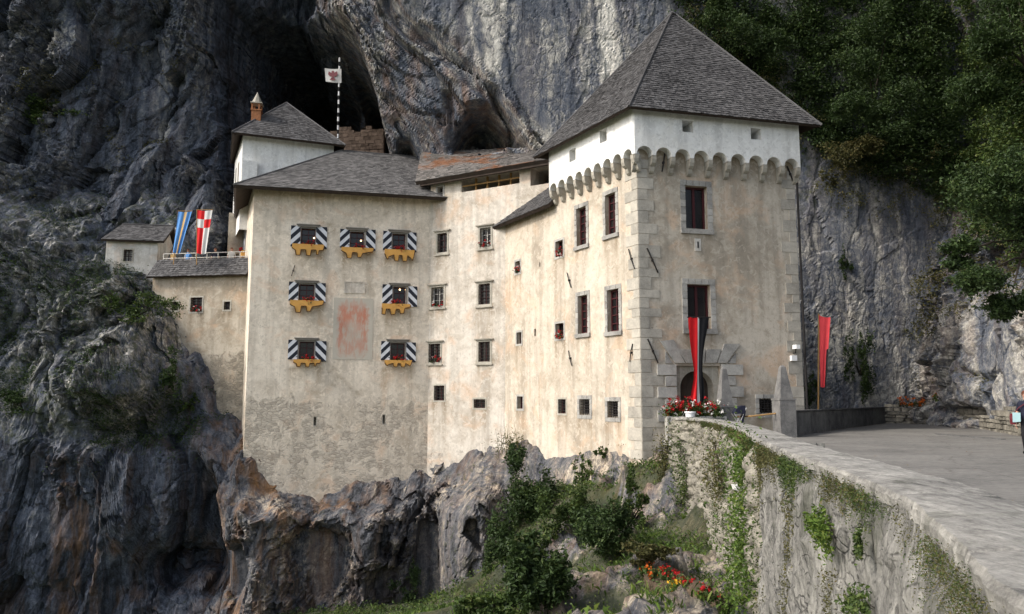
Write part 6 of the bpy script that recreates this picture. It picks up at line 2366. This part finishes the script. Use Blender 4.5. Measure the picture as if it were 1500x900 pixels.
# ------------------------------------------------------------------ flags
def cloth(name, corners, cols, rows, color_of, mats, parent, folds=0.06, nf=2.5, normal=None, taper=0.0, thick=0.012):
    """hanging cloth between TL, TR, BL, BR with folds; a closed thin sheet"""
    TL, TR, BL, BR = [Vector(c) for c in corners]
    nr = normal or (TR - TL).cross(BL - TL).normalized()
    vs, fs, ms = [], [], []
    for side in (0, 1):
        for j in range(rows + 1):
            t = j / rows
            for i in range(cols + 1):
                s = i / cols
                p = TL.lerp(TR, s).lerp(BL.lerp(BR, s), t)
                amp = folds * (0.35 + 0.65 * t)
                p = p + nr * (amp * math.sin(s * nf * 2 * math.pi + t * 2.2) + amp * 0.4 * math.sin(t * 5 + s * 2) + (thick if side else 0))
                p = p + Vector((0, 0, -0.05 * math.sin(s * math.pi)))
                vs.append(p)
    n = (cols + 1) * (rows + 1)
    for j in range(rows):
        for i in range(cols):
            a = j * (cols + 1) + i
            q = (a, a + 1, a + cols + 2, a + cols + 1)
            m = color_of((i + .5) / cols, (j + .5) / rows)
            fs += [q, tuple(k + n for k in q[::-1])]
            ms += [m, m]
    mb = MB()
    mb.v, mb.f, mb.m = [tuple(v) for v in vs], fs, ms
    return mb.build(name, mats, parent, smooth=True)


Yf = 50.4
t = thing('flag', 'blue hanging banner with an ochre stripe above the terrace railing', 'flag', at(257, 380, Yf), 'banners above the terrace')
cloth('banner', (at(261, 310, Yf), at(281, 310, Yf), at(253, 370, Yf), at(264, 371, Yf)), 18, 24, lambda s, q: 1 if 0.46 < s < 0.66 else 0, [M['blue_cloth'], M['gold_cloth']], t, 0.06)
mb = MB()
mb.tube([at(254, 388, Yf + .1), at(261.5, 309, Yf + .1)], 0.03, 6)
mb.tube([at(260, 309.5, Yf + .05), at(282, 309.5, Yf + .05)], 0.025, 6)
mb.build('pole', M['wood'], t)
t = thing('flag', 'red and white chequered hanging banner above the terrace railing', 'flag', at(290, 380, Yf), 'banners above the terrace')


def chk(s, q):
    left = s < 0.5
    if 0.20 < q < 0.40:
        return 1 if left else 0
    return 0 if left else 1


cloth('banner', (at(289, 308, Yf), at(311, 308, Yf), at(288, 371, Yf), at(302, 372, Yf)), 18, 25, chk, [M['red_cloth'], M['white_cloth']], t, 0.05)
mb = MB()
mb.tube([at(288, 388, Yf + .1), at(288.5, 307, Yf + .1)], 0.03, 6)
mb.tube([at(288, 307.5, Yf + .05), at(312, 307.5, Yf + .05)], 0.025, 6)
mb.build('pole', M['wood'], t)

# white flag on the striped pole in front of the cave
Yp = 59.0
pb, pt_ = at(494.5, 222, Yp), at(497.5, 85, Yp)
t = thing('flagpole', 'black and white banded flagpole with a white crested flag before the cave', 'flagpole', pb)
mb = MB()
nb = 22
for i in range(nb):
    mb.tube([pb.lerp(pt_, i / nb), pb.lerp(pt_, (i + 1) / nb)], 0.075, 8, i % 2, caps=(i in (0, nb - 1)))
mb.build('pole', [M['black_cloth'], M['paint_white']], t)
fl = cloth('banner', (at(475.5, 100, Yp - .12), at(500, 101, Yp - .12), at(477, 119.5, Yp - .12), at(500, 121.5, Yp - .12)), 16, 12, lambda s, q: 0, [M['white_cloth']], t, 0.04, 1.0)
mb = MB()
M['crest'] = mat_flat('dark red crest', (0.24, 0.09, 0.10), 0.8)
for pg in ([(486, 104), (489, 104), (490, 108), (489.5, 113), (487.5, 117), (486, 113), (485.3, 108)], [(485.5, 107), (481.5, 104.5), (480.5, 109), (483, 112), (485.8, 112)], [(489.8, 107), (493.5, 104.5), (494.7, 109), (492.5, 112), (489.5, 112)], [(485.5, 114), (483, 117), (487, 118), (491.5, 117), (489.5, 114)]):
    mb.prism([at(u, v, Yp - .22) for u, v in pg], (0, 0.012, 0))
mb.build('crest', M['crest'], fl)

# red, white and black flag over the gate
OUTF = 1.15
def pf(u, v):
    return PF.pt(*PF.uv(u, v, OUTF), OUTF)
t = thing('flag', 'long red, white and black flag hanging before the gate arch', 'flag', pf(1024, 598))
rows = [(465, 1008, 1021.5, 1024, 1038.5), (480, 1008.7, 1021.4, 1024, 1036.6), (500, 1010.3, 1021.5, 1024, 1033), (520, 1012.5, 1021.5, 1024, 1030), (540, 1015.5, 1021.6, 1024.2, 1029), (555, 1015.8, 1021.8, 1024.4, 1029.6), (570, 1013.5, 1022, 1024.6, 1031), (584, 1012, 1022, 1025, 1031), (597, 1021.4, 1022, 1024.8, 1027)]
NCB = 5
vs, fs, ms = [], [], []
for side in (0, 1):
    for j, (v, a, b, c, d) in enumerate(rows):
        us = [lerp(a, b, i / NCB) for i in range(NCB)] + [b, c] + [lerp(c, d, (i + 1) / NCB) for i in range(NCB)]
        for i, u in enumerate(us):
            o = 0.07 * math.sin(i * 1.5 + j * 0.5) * (0.25 + j / 8.0) + (0.012 if side else 0)
            vs.append(tuple(pf(u, v) + PF.n * o))
nc = 2 * NCB + 2
n = nc * len(rows)
for j in range(len(rows) - 1):
    for i in range(nc - 1):
        a = j * nc + i
        m = 0 if i < NCB else (1 if i == NCB else 2)
        q = (a, a + 1, a + nc + 1, a + nc)
        fs += [q, tuple(k + n for k in q[::-1])]
        ms += [m, m]
mb = MB()
mb.v, mb.f, mb.m = vs, fs, ms
mb.build('banner', [M['red_cloth'], M['white_cloth'], M['black_cloth']], t, smooth=True)
mb = MB()
mb.tube([pf(1007, 465), pf(1041, 465)], 0.03, 6)
mb.tube([pf(1023, 466) + PF.n * 0.05, PF.pt(*PF.uv(1023, 474, -0.2), -0.2)], 0.03, 6)
mb.build('pole', M['iron'], t)

# red flag behind the low wall
Yr = 38.6
t = thing('flag', 'faded red flag drooping from an orange wooden pole behind the low wall', 'flag', at(1199, 612, Yr))
mb = MB()
mb.tube([at(1198.5, 618, Yr), at(1199.5, 460, Yr)], 0.045, 8)
mb.build('pole', M['wood'], t)
cloth('banner', (at(1199.5, 462, Yr - .05), at(1216.5, 465, Yr - .2), at(1202, 567, Yr - .05), at(1209.5, 566, Yr - .1)), 14, 26, lambda s, q: 1 if s > 0.75 and q > 0.45 else 0, [M['pink_cloth'], M['black_cloth']], t, 0.05, 1.6)

# ------------------------------------------------------------------ planter with geraniums before the gate
pc = at(1020, 604, 33.9)
t = thing('planter', 'long stone trough before the gate filled with red geraniums', 'planter', (pc.x, pc.y, 0))
pl0, pl1 = at(977, 604, 33.9), at(1064, 604, 33.9)
PP = Plane(pl0, pl1)
mb = MB()
mb.pbox(PP, 0, PP.len, 0.0, 0.86, -0.55, 0.0)
ring(mb, PP, (0.06, PP.len - 0.06, 0.2, 0.78), 0.06, 0.0, 0.03)
mb.build('trough', M['stone'], t)
for i in range(7):
    a = lerp(0.25, PP.len - 0.2, i / 6)
    hgt = (0.40, 0.46, 0.50, 0.44, 0.40, 0.38, 0.30)[i]
    c = PP.pt(a, 1.12, -0.2 + 0.05 * (i % 2))
    lab = ['red geranium at the left end of the stone trough', 'second geranium from the left end of the stone trough', 'geranium behind the white pot in the stone trough', 'geranium right beneath the hanging red and black flag',
           'geranium just right of the hanging flag', 'leafy geranium left of the obelisk with few red heads', 'leafy plant with pale flowers at the obelisk end of the trough'][i]
    flowers('geranium', lab, 'flowers', c, (0.42, 0.32, hgt), 620, (24, 26, 26, 22, 15, 10, 2)[i], 0.09, 0.085, 'petal_red', 'geraniums in the stone trough', 60 + i, extra=('petal_white', (5, 6, 8, 8, 8, 9, 12)[i]))
mb = MB()
c = at(1011, 604, 33.3)
prof = [(0.17, -0.42), (0.21, -0.05), (0.24, -0.04), (0.24, 0.03), (0.20, 0.03)]
ptsb = [Vector((c.x, c.y, c.z + z)) for r, z in prof]
mb.tube(ptsb, [r for r, z in prof], 14)
tag(mb.build('flower_pot', M['paint_white']), 'white flower pot standing in front of the red geraniums', 'pot')

# ------------------------------------------------------------------ pushchair
pc = at_z(1081, 639.5, 0.0)
t = thing('pushchair', 'folding pushchair with navy hood left by the parapet near the gate', 'pushchair', pc)
X, Y0 = pc.x, pc.y
mb = MB()
for s in (-.22, .22):
    mb.tube([(X - .30, Y0 + s, 0.10), (X + .05, Y0 + s, 0.62), (X + .34, Y0 + s, 1.22)], 0.016, 6)
    mb.tube([(X + .34, Y0 + s, 0.10), (X + .05, Y0 + s, 0.62), (X - .18, Y0 + s, 0.98)], 0.016, 6)
mb.tube([(X + .34, Y0 - .22, 1.22), (X + .40, Y0, 1.24), (X + .34, Y0 + .22, 1.22)], 0.02, 6)
mb.build('frame', M['metal'], t)
mb = MB()
mb.hexa([(X - .2, Y0 - .2, .52), (X + .12, Y0 - .2, .50), (X + .12, Y0 + .2, .50), (X - .2, Y0 + .2, .52)], [(X - .2, Y0 - .2, .57), (X + .12, Y0 - .2, .55), (X + .12, Y0 + .2, .55), (X - .2, Y0 + .2, .57)])
mb.hexa([(X + .12, Y0 - .2, .50), (X + .17, Y0 - .2, .50), (X + .17, Y0 + .2, .50), (X + .12, Y0 + .2, .50)], [(X + .28, Y0 - .2, 1.08), (X + .33, Y0 - .2, 1.08), (X + .33, Y0 + .2, 1.08), (X + .28, Y0 + .2, 1.08)])
mb.build('seat', M['navy_cloth'], t)
mb = MB()
arc = [(X + .30 - .46 * math.sin(a), 0.98 + .34 * math.cos(a)) for a in [i * math.pi / 2 / 6 for i in range(7)]]
for i in range(6):
    (xa, za), (xb, zb) = arc[i], arc[i + 1]
    mb.hexa([(xa, Y0 - .23, za - .015), (xb, Y0 - .23, zb - .015), (xb, Y0 + .23, zb - .015), (xa, Y0 + .23, za - .015)], [(xa, Y0 - .23, za + .008), (xb, Y0 - .23, zb + .008), (xb, Y0 + .23, zb + .008), (xa, Y0 + .23, za + .008)])
for s in (-.23, .23):
    mb.prism([(X + .30, Y0 + s, .98)] + [(a, Y0 + s, b - .016) for a, b in arc], (0, .012, 0))
mb.build('hood', M['navy_cloth'], t)
for dx, dy in ((-.30, -.22), (-.30, .22), (.34, -.22), (.34, .22)):
    mb = MB()
    mb.tube([(X + dx, Y0 + dy - .02, .10), (X + dx, Y0 + dy + .02, .10)], 0.10, 14)
    mb.build('wheel', M['black_cloth'], t)

# ------------------------------------------------------------------ camera box on the tower corner
p = PF.pt(*PF.uv(1161, 515), 0.0)
t = thing('security_camera', 'small white camera above a white box on the right edge of the tower', 'camera', p)
mb = MB()
r = PF.rect(1157, 1165, 521, 529)
mb.pbox(PF, r[0], r[1], r[2], r[3], 0.0, 0.16)
mb.build('junction_box', M['paint_white'], t)
mb = MB()
r = PF.rect(1158.5, 1164, 506, 512)
mb.pbox(PF, r[0], r[1], r[2], r[3], 0.12, 0.46)
mb.build('camera_body', M['paint_white'], t)
mb = MB()
q = PF.uv(1161.5, 514)
mb.tube([PF.pt(q[0], q[1] - .12, 0.0), PF.pt(q[0], q[1] - .12, 0.2), PF.pt(q[0], r[2], 0.25)], 0.035, 6)
mb.build('bracket', M['iron'], t)

# stone spout in the wall
sp = Vector(far_pt(1100, 711))
mb = MB()
mb.hexa([(sp.x - .32, sp.y - .22, sp.z - .06), (sp.x + .3, sp.y - .12, sp.z - .05), (sp.x + .3, sp.y + .16, sp.z - .05), (sp.x - .32, sp.y + .1, sp.z - .06)],
        [(sp.x - .34, sp.y - .23, sp.z + .02), (sp.x + .3, sp.y - .13, sp.z + .04), (sp.x + .3, sp.y + .17, sp.z + .04), (sp.x - .34, sp.y + .1, sp.z + .02)])
tag(mb.build('stone_spout', M['paint_white']), 'pale stone spout sticking out of the creeper on the wall', 'spout')

# ------------------------------------------------------------------ dry stone wall and grotto flowers by the road
rs = random.Random(9)
dl = [at_z(u, v, 0.05) for u, v in ((1298, 620.5), (1340, 622), (1400, 625.5), (1450, 631), (1500, 641), (1580, 660))]
dl = resample(dl, lambda p: 0.4)
mb = MB()
cum = [0]
for i in range(1, len(dl)):
    cum.append(cum[-1] + (dl[i] - dl[i - 1]).length)


def along(s):
    for i in range(1, len(cum)):
        if s <= cum[i]:
            return dl[i - 1].lerp(dl[i], (s - cum[i - 1]) / (cum[i] - cum[i - 1])), (dl[i] - dl[i - 1]).normalized()
    return dl[-1], (dl[-1] - dl[-2]).normalized()


z = -0.1
while z < 1.15:
    h = rs.uniform(0.16, 0.30)
    s = -rs.random() * .4
    while s < cum[-1] - 0.3:
        w = rs.uniform(0.25, 0.75)
        p, d = along(max(0.01, s + w / 2))
        top = 1.05 + 0.35 * math.sin(s * 0.35 + 1)
        if z < top and not (z > top - .3 and rs.random() < .3):
            nrm = Vector((-d.y, d.x, 0))
            o = rs.uniform(-.07, .07)
            c = p + nrm * (0.3 + o) if nrm.x > 0 else p - nrm * (0.3 + o)
            hx, hz = w / 2 - .012, h / 2 - .010
            def cr(sx, sy, sz):
                return c + d * (sx * hx * rs.uniform(.82, 1)) + Vector((-d.y, d.x, 0)) * (sy * .3 * rs.uniform(.85, 1)) + Vector((0, 0, z + h / 2 + sz * hz * rs.uniform(.75, 1)))
            mb.hexa([cr(-1, -1, -1), cr(1, -1, -1), cr(1, 1, -1), cr(-1, 1, -1)], [cr(-1, -1, 1), cr(1, -1, 1), cr(1, 1, 1), cr(-1, 1, 1)])
        s += w
    z += h
tag(mb.build('dry_stone_wall', M['rubble']), 'low dry stone wall of pale rubble along the foot of the roadside rock', 'wall')
gc = at(1335, 590, 47.2)
flowers('marigold', 'orange flowers on the dry wall at the left of the grotto', 'flowers', gc, (0.9, 0.3, 0.25), 260, 30, 0.12, 0.11, 'petal_orange', 'flowers in front of the grotto', 90, leaf='leaf_dry')
gc = at(1378, 584, 46.4)
flowers('marigold', 'green leafy plant with few orange flowers at the right of the grotto', 'flowers', gc, (0.5, 0.3, 0.32), 240, 6, 0.13, 0.10, 'petal_orange', 'flowers in front of the grotto', 91, leaf='leaf_fresh')

# ------------------------------------------------------------------ flower bed on the slope
def slope_at(u, v):
    r = ray(u, v)
    best = None
    for Yd in np.arange(11, 36, 0.1):
        p = EYE + r * (Yd / r.y)
        z = slope_z(np.array([p.x]), np.array([p.y]))[0]
        if p.z <= z + 0.15:
            return Vector((p.x, p.y, z))
    return p


bed = [slope_at(u, v) for u, v in ((930, 852), (960, 846), (1000, 858), (1052, 884), (1066, 898), (1000, 899), (965, 880))]
cen = sum(bed, Vector((0, 0, 0))) / len(bed)
mb = MB()
NB = 26
vs = []
for k in range(NB + 1):
    for i in range(48):
        s = i / 48 * len(bed)
        a, b = bed[int(s) % len(bed)], bed[(int(s) + 1) % len(bed)]
        e = a.lerp(b, s - int(s))
        p = cen.lerp(e, k / NB)
        n = fbm(np.array([[p.x * 3, p.y * 3, 0.0]]), 3, 5)[0]
        vs.append((p.x, p.y, lerp(cen.z, e.z, k / NB) + 0.42 + 0.05 * n - (0.6 if k == NB else 0)))
fs = []
for k in range(NB):
    for i in range(48):
        j = (i + 1) % 48
        fs.append((k * 48 + i, k * 48 + j, (k + 1) * 48 + j, (k + 1) * 48 + i))
mb.mesh(vs, fs)
tag(mb.build('flower_bed', M['soil'], smooth=True), 'brown earth bed with flowers on the slope', 'flower bed', kind='structure')
FB = [(946, 851, 'petal_orange', 'orange marigold at the left tip of the flower bed'), (961, 856, 'petal_orange', 'orange marigold beside the first red plant of the flower bed'), (975, 859, 'petal_red', 'red flowers next to the orange marigolds in the bed'),
      (990, 869, 'petal_red', 'red flowers in the middle of the flower bed, behind the yellow marigold'), (993, 886, 'petal_yellow', 'yellow marigold lowest in the flower bed'),
      (1004, 876, 'petal_red', 'red flowers right of mid bed'), (1015, 880, 'petal_red', 'red flowers between mid bed and the rough wall'), (1038, 893, 'petal_red', 'red flowers at the right end of the bed, cut by the picture border')]
for i, (u, v, pet, lb) in enumerate(FB):
    p = slope_at(u, v + 6)
    flowers('bedding_plant', lb, 'flowers', p + Vector((0, 0, 0.50)), (0.24, 0.2, 0.2), 240, 11, 0.08, 0.060, pet, 'bedding plants in the flower bed', 120 + i, leaf='leaf_mid')


# ------------------------------------------------------------------ people
def person(label, base, height, facing, joints, radii, edges, colour_of, mats, hair=True, group=None):
    """one continuous body grown from a skeleton; clothing as areas of the same surface"""
    base = Vector(base)
    t = thing('person', label, 'person', base, group)
    cf, sf = math.cos(facing), math.sin(facing)
    k = height / 1.75
    names = list(joints)
    co = []
    for n in names:
        x, y, z = joints[n]
        co.append((x * k, y * k, z * k))
    me = bpy.data.meshes.new('skeleton')
    me.from_pydata(co, [(names.index(a), names.index(b)) for a, b in edges], [])
    ob = bpy.data.objects.new('skeleton', me)
    COL.objects.link(ob)
    sk = ob.modifiers.new('skin', 'SKIN')
    sk.use_smooth_shade = True
    lay = me.skin_vertices[0].data
    for i, n in enumerate(names):
        r = radii[n]
        lay[i].radius = (r[0] * k, r[1] * k) if isinstance(r, tuple) else (r * k, r * k)
        lay[i].use_root = (n == 'pelvis')
    su = ob.modifiers.new('sub', 'SUBSURF')
    su.levels = su.render_levels = 2
    dg = bpy.context.evaluated_depsgraph_get()
    bm = bmesh.new()
    bm.from_object(ob, dg)
    m2 = bpy.data.meshes.new('body')
    for f in bm.faces:
        c = f.calc_center_median() / k
        f.material_index = colour_of(c)
        f.smooth = True
    bm.to_mesh(m2)
    bm.free()
    bpy.data.objects.remove(ob)
    for m in mats:
        m2.materials.append(m)
    o = bpy.data.objects.new('body', m2)
    COL.objects.link(o)
    m2.transform(Matrix.Rotation(facing, 4, 'Z'))
    o.parent = t
    # face: eyes, nose; ears; hair cap
    hd = Vector(joints['head'])
    def loc(x, y, z):
        return base + Matrix.Rotation(facing, 3, 'Z') @ (Vector((hd.x + x, hd.y + y, hd.z + z)) * k)
    mb = MB()
    for s in (-1, 1):
        mb.tube([loc(s * .032, -.092, .012), loc(s * .032, -.103, .012)], 0.010 * k, 8, 0)
        mb.tube([loc(s * .082, .01, .015), loc(s * .094, .012, .0)], [0.028 * k, 0.018 * k], 8, 1)
    mb.tube([loc(0, -.095, .02), loc(0, -.122, -.012), loc(0, -.100, -.022)], [.008 * k, .015 * k, .010 * k], 8, 1)
    mb.tube([loc(-.022, -.094, -.048), loc(.022, -.094, -.048)], .006 * k, 6, 2)
    mb.build('face', [M['iron'], M['skin'], M['crest']], t, smooth=True)
    if hair:
        vs, fs = [], []
        R = 10
        for j in range(7):
            a = j / 6 * math.pi * 0.58
            for i in range(R):
                b = i / R * 2 * math.pi
                cut = 0.25 if math.sin(b) < -0.3 else 0.0      # shorter over the forehead
                aa = a * (1 - cut)
                vs.append(tuple(loc(.098 * math.sin(aa) * math.cos(b), .112 * math.sin(aa) * math.sin(b) + .008, .128 * math.cos(aa) + .005)))
        for j in range(6):
            for i in range(R):
                i2 = (i + 1) % R
                fs.append((j * R + i, j * R + i2, (j + 1) * R + i2, (j + 1) * R + i))
        mb = MB()
        mb.mesh(vs, fs)
        mb.build('hair', M['hair'], t, smooth=True)
    return t


J = {'pelvis': (0, 0, .95), 'waist': (0, .0, 1.10), 'chest': (0, -.01, 1.30), 'neckb': (0, .01, 1.45), 'neck': (0, 0, 1.52), 'head': (0, -.01, 1.635), 'crown': (0, 0, 1.70),
     'shl': (.17, .01, 1.41), 'ell': (.245, .03, 1.14), 'wrl': (.25, -.08, .90), 'hal': (.245, -.12, .82), 'shr': (-.17, .01, 1.41), 'elr': (-.245, .03, 1.14), 'wrr': (-.25, -.08, .90), 'har': (-.245, -.12, .82),
     'hil': (.09, 0, .90), 'knl': (.10, -.03, .50), 'anl': (.10, .04, .09), 'tol': (.11, -.11, .04), 'hir': (-.09, 0, .90), 'knr': (-.10, -.05, .50), 'anr': (-.10, .0, .09), 'tor': (-.11, -.15, .04)}
RAD = {'pelvis': (.155, .11), 'waist': (.15, .105), 'chest': (.175, .115), 'neckb': (.075, .07), 'neck': .055, 'head': (.085, .105), 'crown': (.065, .08),
       'shl': .065, 'ell': .045, 'wrl': .032, 'hal': (.04, .022), 'shr': .065, 'elr': .045, 'wrr': .032, 'har': (.04, .022),
       'hil': .095, 'knl': .062, 'anl': .045, 'tol': (.045, .03), 'hir': .095, 'knr': .062, 'anr': .045, 'tor': (.045, .03)}
ED = [('pelvis', 'waist'), ('waist', 'chest'), ('chest', 'neckb'), ('neckb', 'neck'), ('neck', 'head'), ('head', 'crown'), ('chest', 'shl'), ('shl', 'ell'), ('ell', 'wrl'), ('wrl', 'hal'), ('chest', 'shr'), ('shr', 'elr'), ('elr', 'wrr'), ('wrr', 'har'),
      ('pelvis', 'hil'), ('hil', 'knl'), ('knl', 'anl'), ('anl', 'tol'), ('pelvis', 'hir'), ('hir', 'knr'), ('knr', 'anr'), ('anr', 'tor')]


def dressed(sleeve):
    def f(c):
        if c.z < 0.07:
            return 3
        if c.z < 0.96 and abs(c.x) < 0.20:
            return 2
        if c.z > 1.50:
            return 0
        if abs(c.x) > 0.195 and c.z < sleeve:
            return 0
        return 1
    return f


def fingers(t, wrist, d, side, k=1.0):
    """palm side up in world space: four unequal bent fingers and a thumb, one mesh child"""
    mb = MB()
    d = Vector(d).normalized()
    w = Vector(side).normalized()
    n = d.cross(w)
    for i, L in enumerate((.070, .080, .075, .058)):
        b = Vector(wrist) + d * .05 + w * ((i - 1.5) * .019)
        mb.tube([b, b + d * L * .5 - n * .006, b + d * L * .85 - n * .025, b + d * L - n * .042], [.010, .0095, .0085, .006], 6)
    b = Vector(wrist) + d * .015 + w * .034
    mb.tube([b, b + d * .03 + w * .026, b + d * .06 + w * .030 - n * .012], [.012, .011, .007], 6)
    mb.build('hand', M['skin'], t, smooth=True)


# visitor at the right border of the road
mb_pos = at_z(1509, 666, 0.06)
FAC = -0.9
man = person('person in navy shirt and black trousers carrying a dark red shoulder bag on the road', mb_pos, 1.78, FAC, J, RAD, ED, dressed(1.18),
             [M['skin'], M['navy_cloth'], M['black_cloth'], M['black_cloth']])
RT = Matrix.Rotation(FAC, 3, 'Z')
for s, w in ((1, 'hal'), (-1, 'har')):
    k = 1.78 / 1.75
    wpt = mb_pos + RT @ (Vector(J[w]) * k)
    fingers(man, wpt, RT @ Vector((0, -.35, -1)), RT @ Vector((-s * .2, -1, .2)))
bagp = mb_pos + RT @ Vector((-.31, -.06, .96))
bg_ = thing('shoulder_bag', 'dark red shoulder bag hanging at the hip of the visitor on the road', 'bag', bagp)
mb = MB()
prof = [(-.15, .02), (-.14, .13), (-.08, .17), (.08, .17), (.14, .13), (.15, .02), (.13, -.13), (-.13, -.13)]
mb.prism([bagp + RT @ Vector((-.06, a, b)) for a, b in prof], RT @ Vector((.12, 0, 0)))
mb.build('pouch', M['maroon_bag'], bg_)
mb = MB()
mb.tube([bagp + RT @ Vector((0, -.13, .13)), mb_pos + RT @ Vector((-.14, -.15, 1.30)), mb_pos + RT @ Vector((.10, -.04, 1.50)), mb_pos + RT @ Vector((.0, .15, 1.36)), bagp + RT @ Vector((0, .13, .13))], .014, 6)
mb.build('strap', M['maroon_bag'], bg_)
ppr = mb_pos + RT @ Vector((-.20, -.20, 1.02))
mb = MB()
mb.prism([ppr + RT @ Vector((a, 0, b)) for a, b in ((-.10, -.13), (.10, -.11), (.11, .14), (-.09, .15))], RT @ Vector((0, -.012, 0)))
tag(mb.build('leaflet', M['pale_cloth']), 'pale cyan folded leaflet held by the visitor on the road', 'leaflet')

# visitors behind the terrace railing
for i, (u, lb, shirt) in enumerate(((254, 'person in ochre top at the left end of the terrace railing', 'gold_cloth'), (276, 'person in blue top between the two banners on the terrace', 'blue_cloth'),
                                    (316, 'person in dark clothes leaning near the middle of the terrace railing', 'navy_cloth'), (340, 'person in white top at the right end of the terrace railing', 'white_cloth'))):
    a = PA.uv(u, 372, -0.9)[0]
    p = PA.pt(a, ZTER, -0.85)
    person(lb, p, 1.72, 0.3 * (i - 1.5), J, RAD, ED, dressed(1.18), [M['skin'], M[shirt], M['black_cloth'], M['black_cloth']], group='visitors on the terrace')
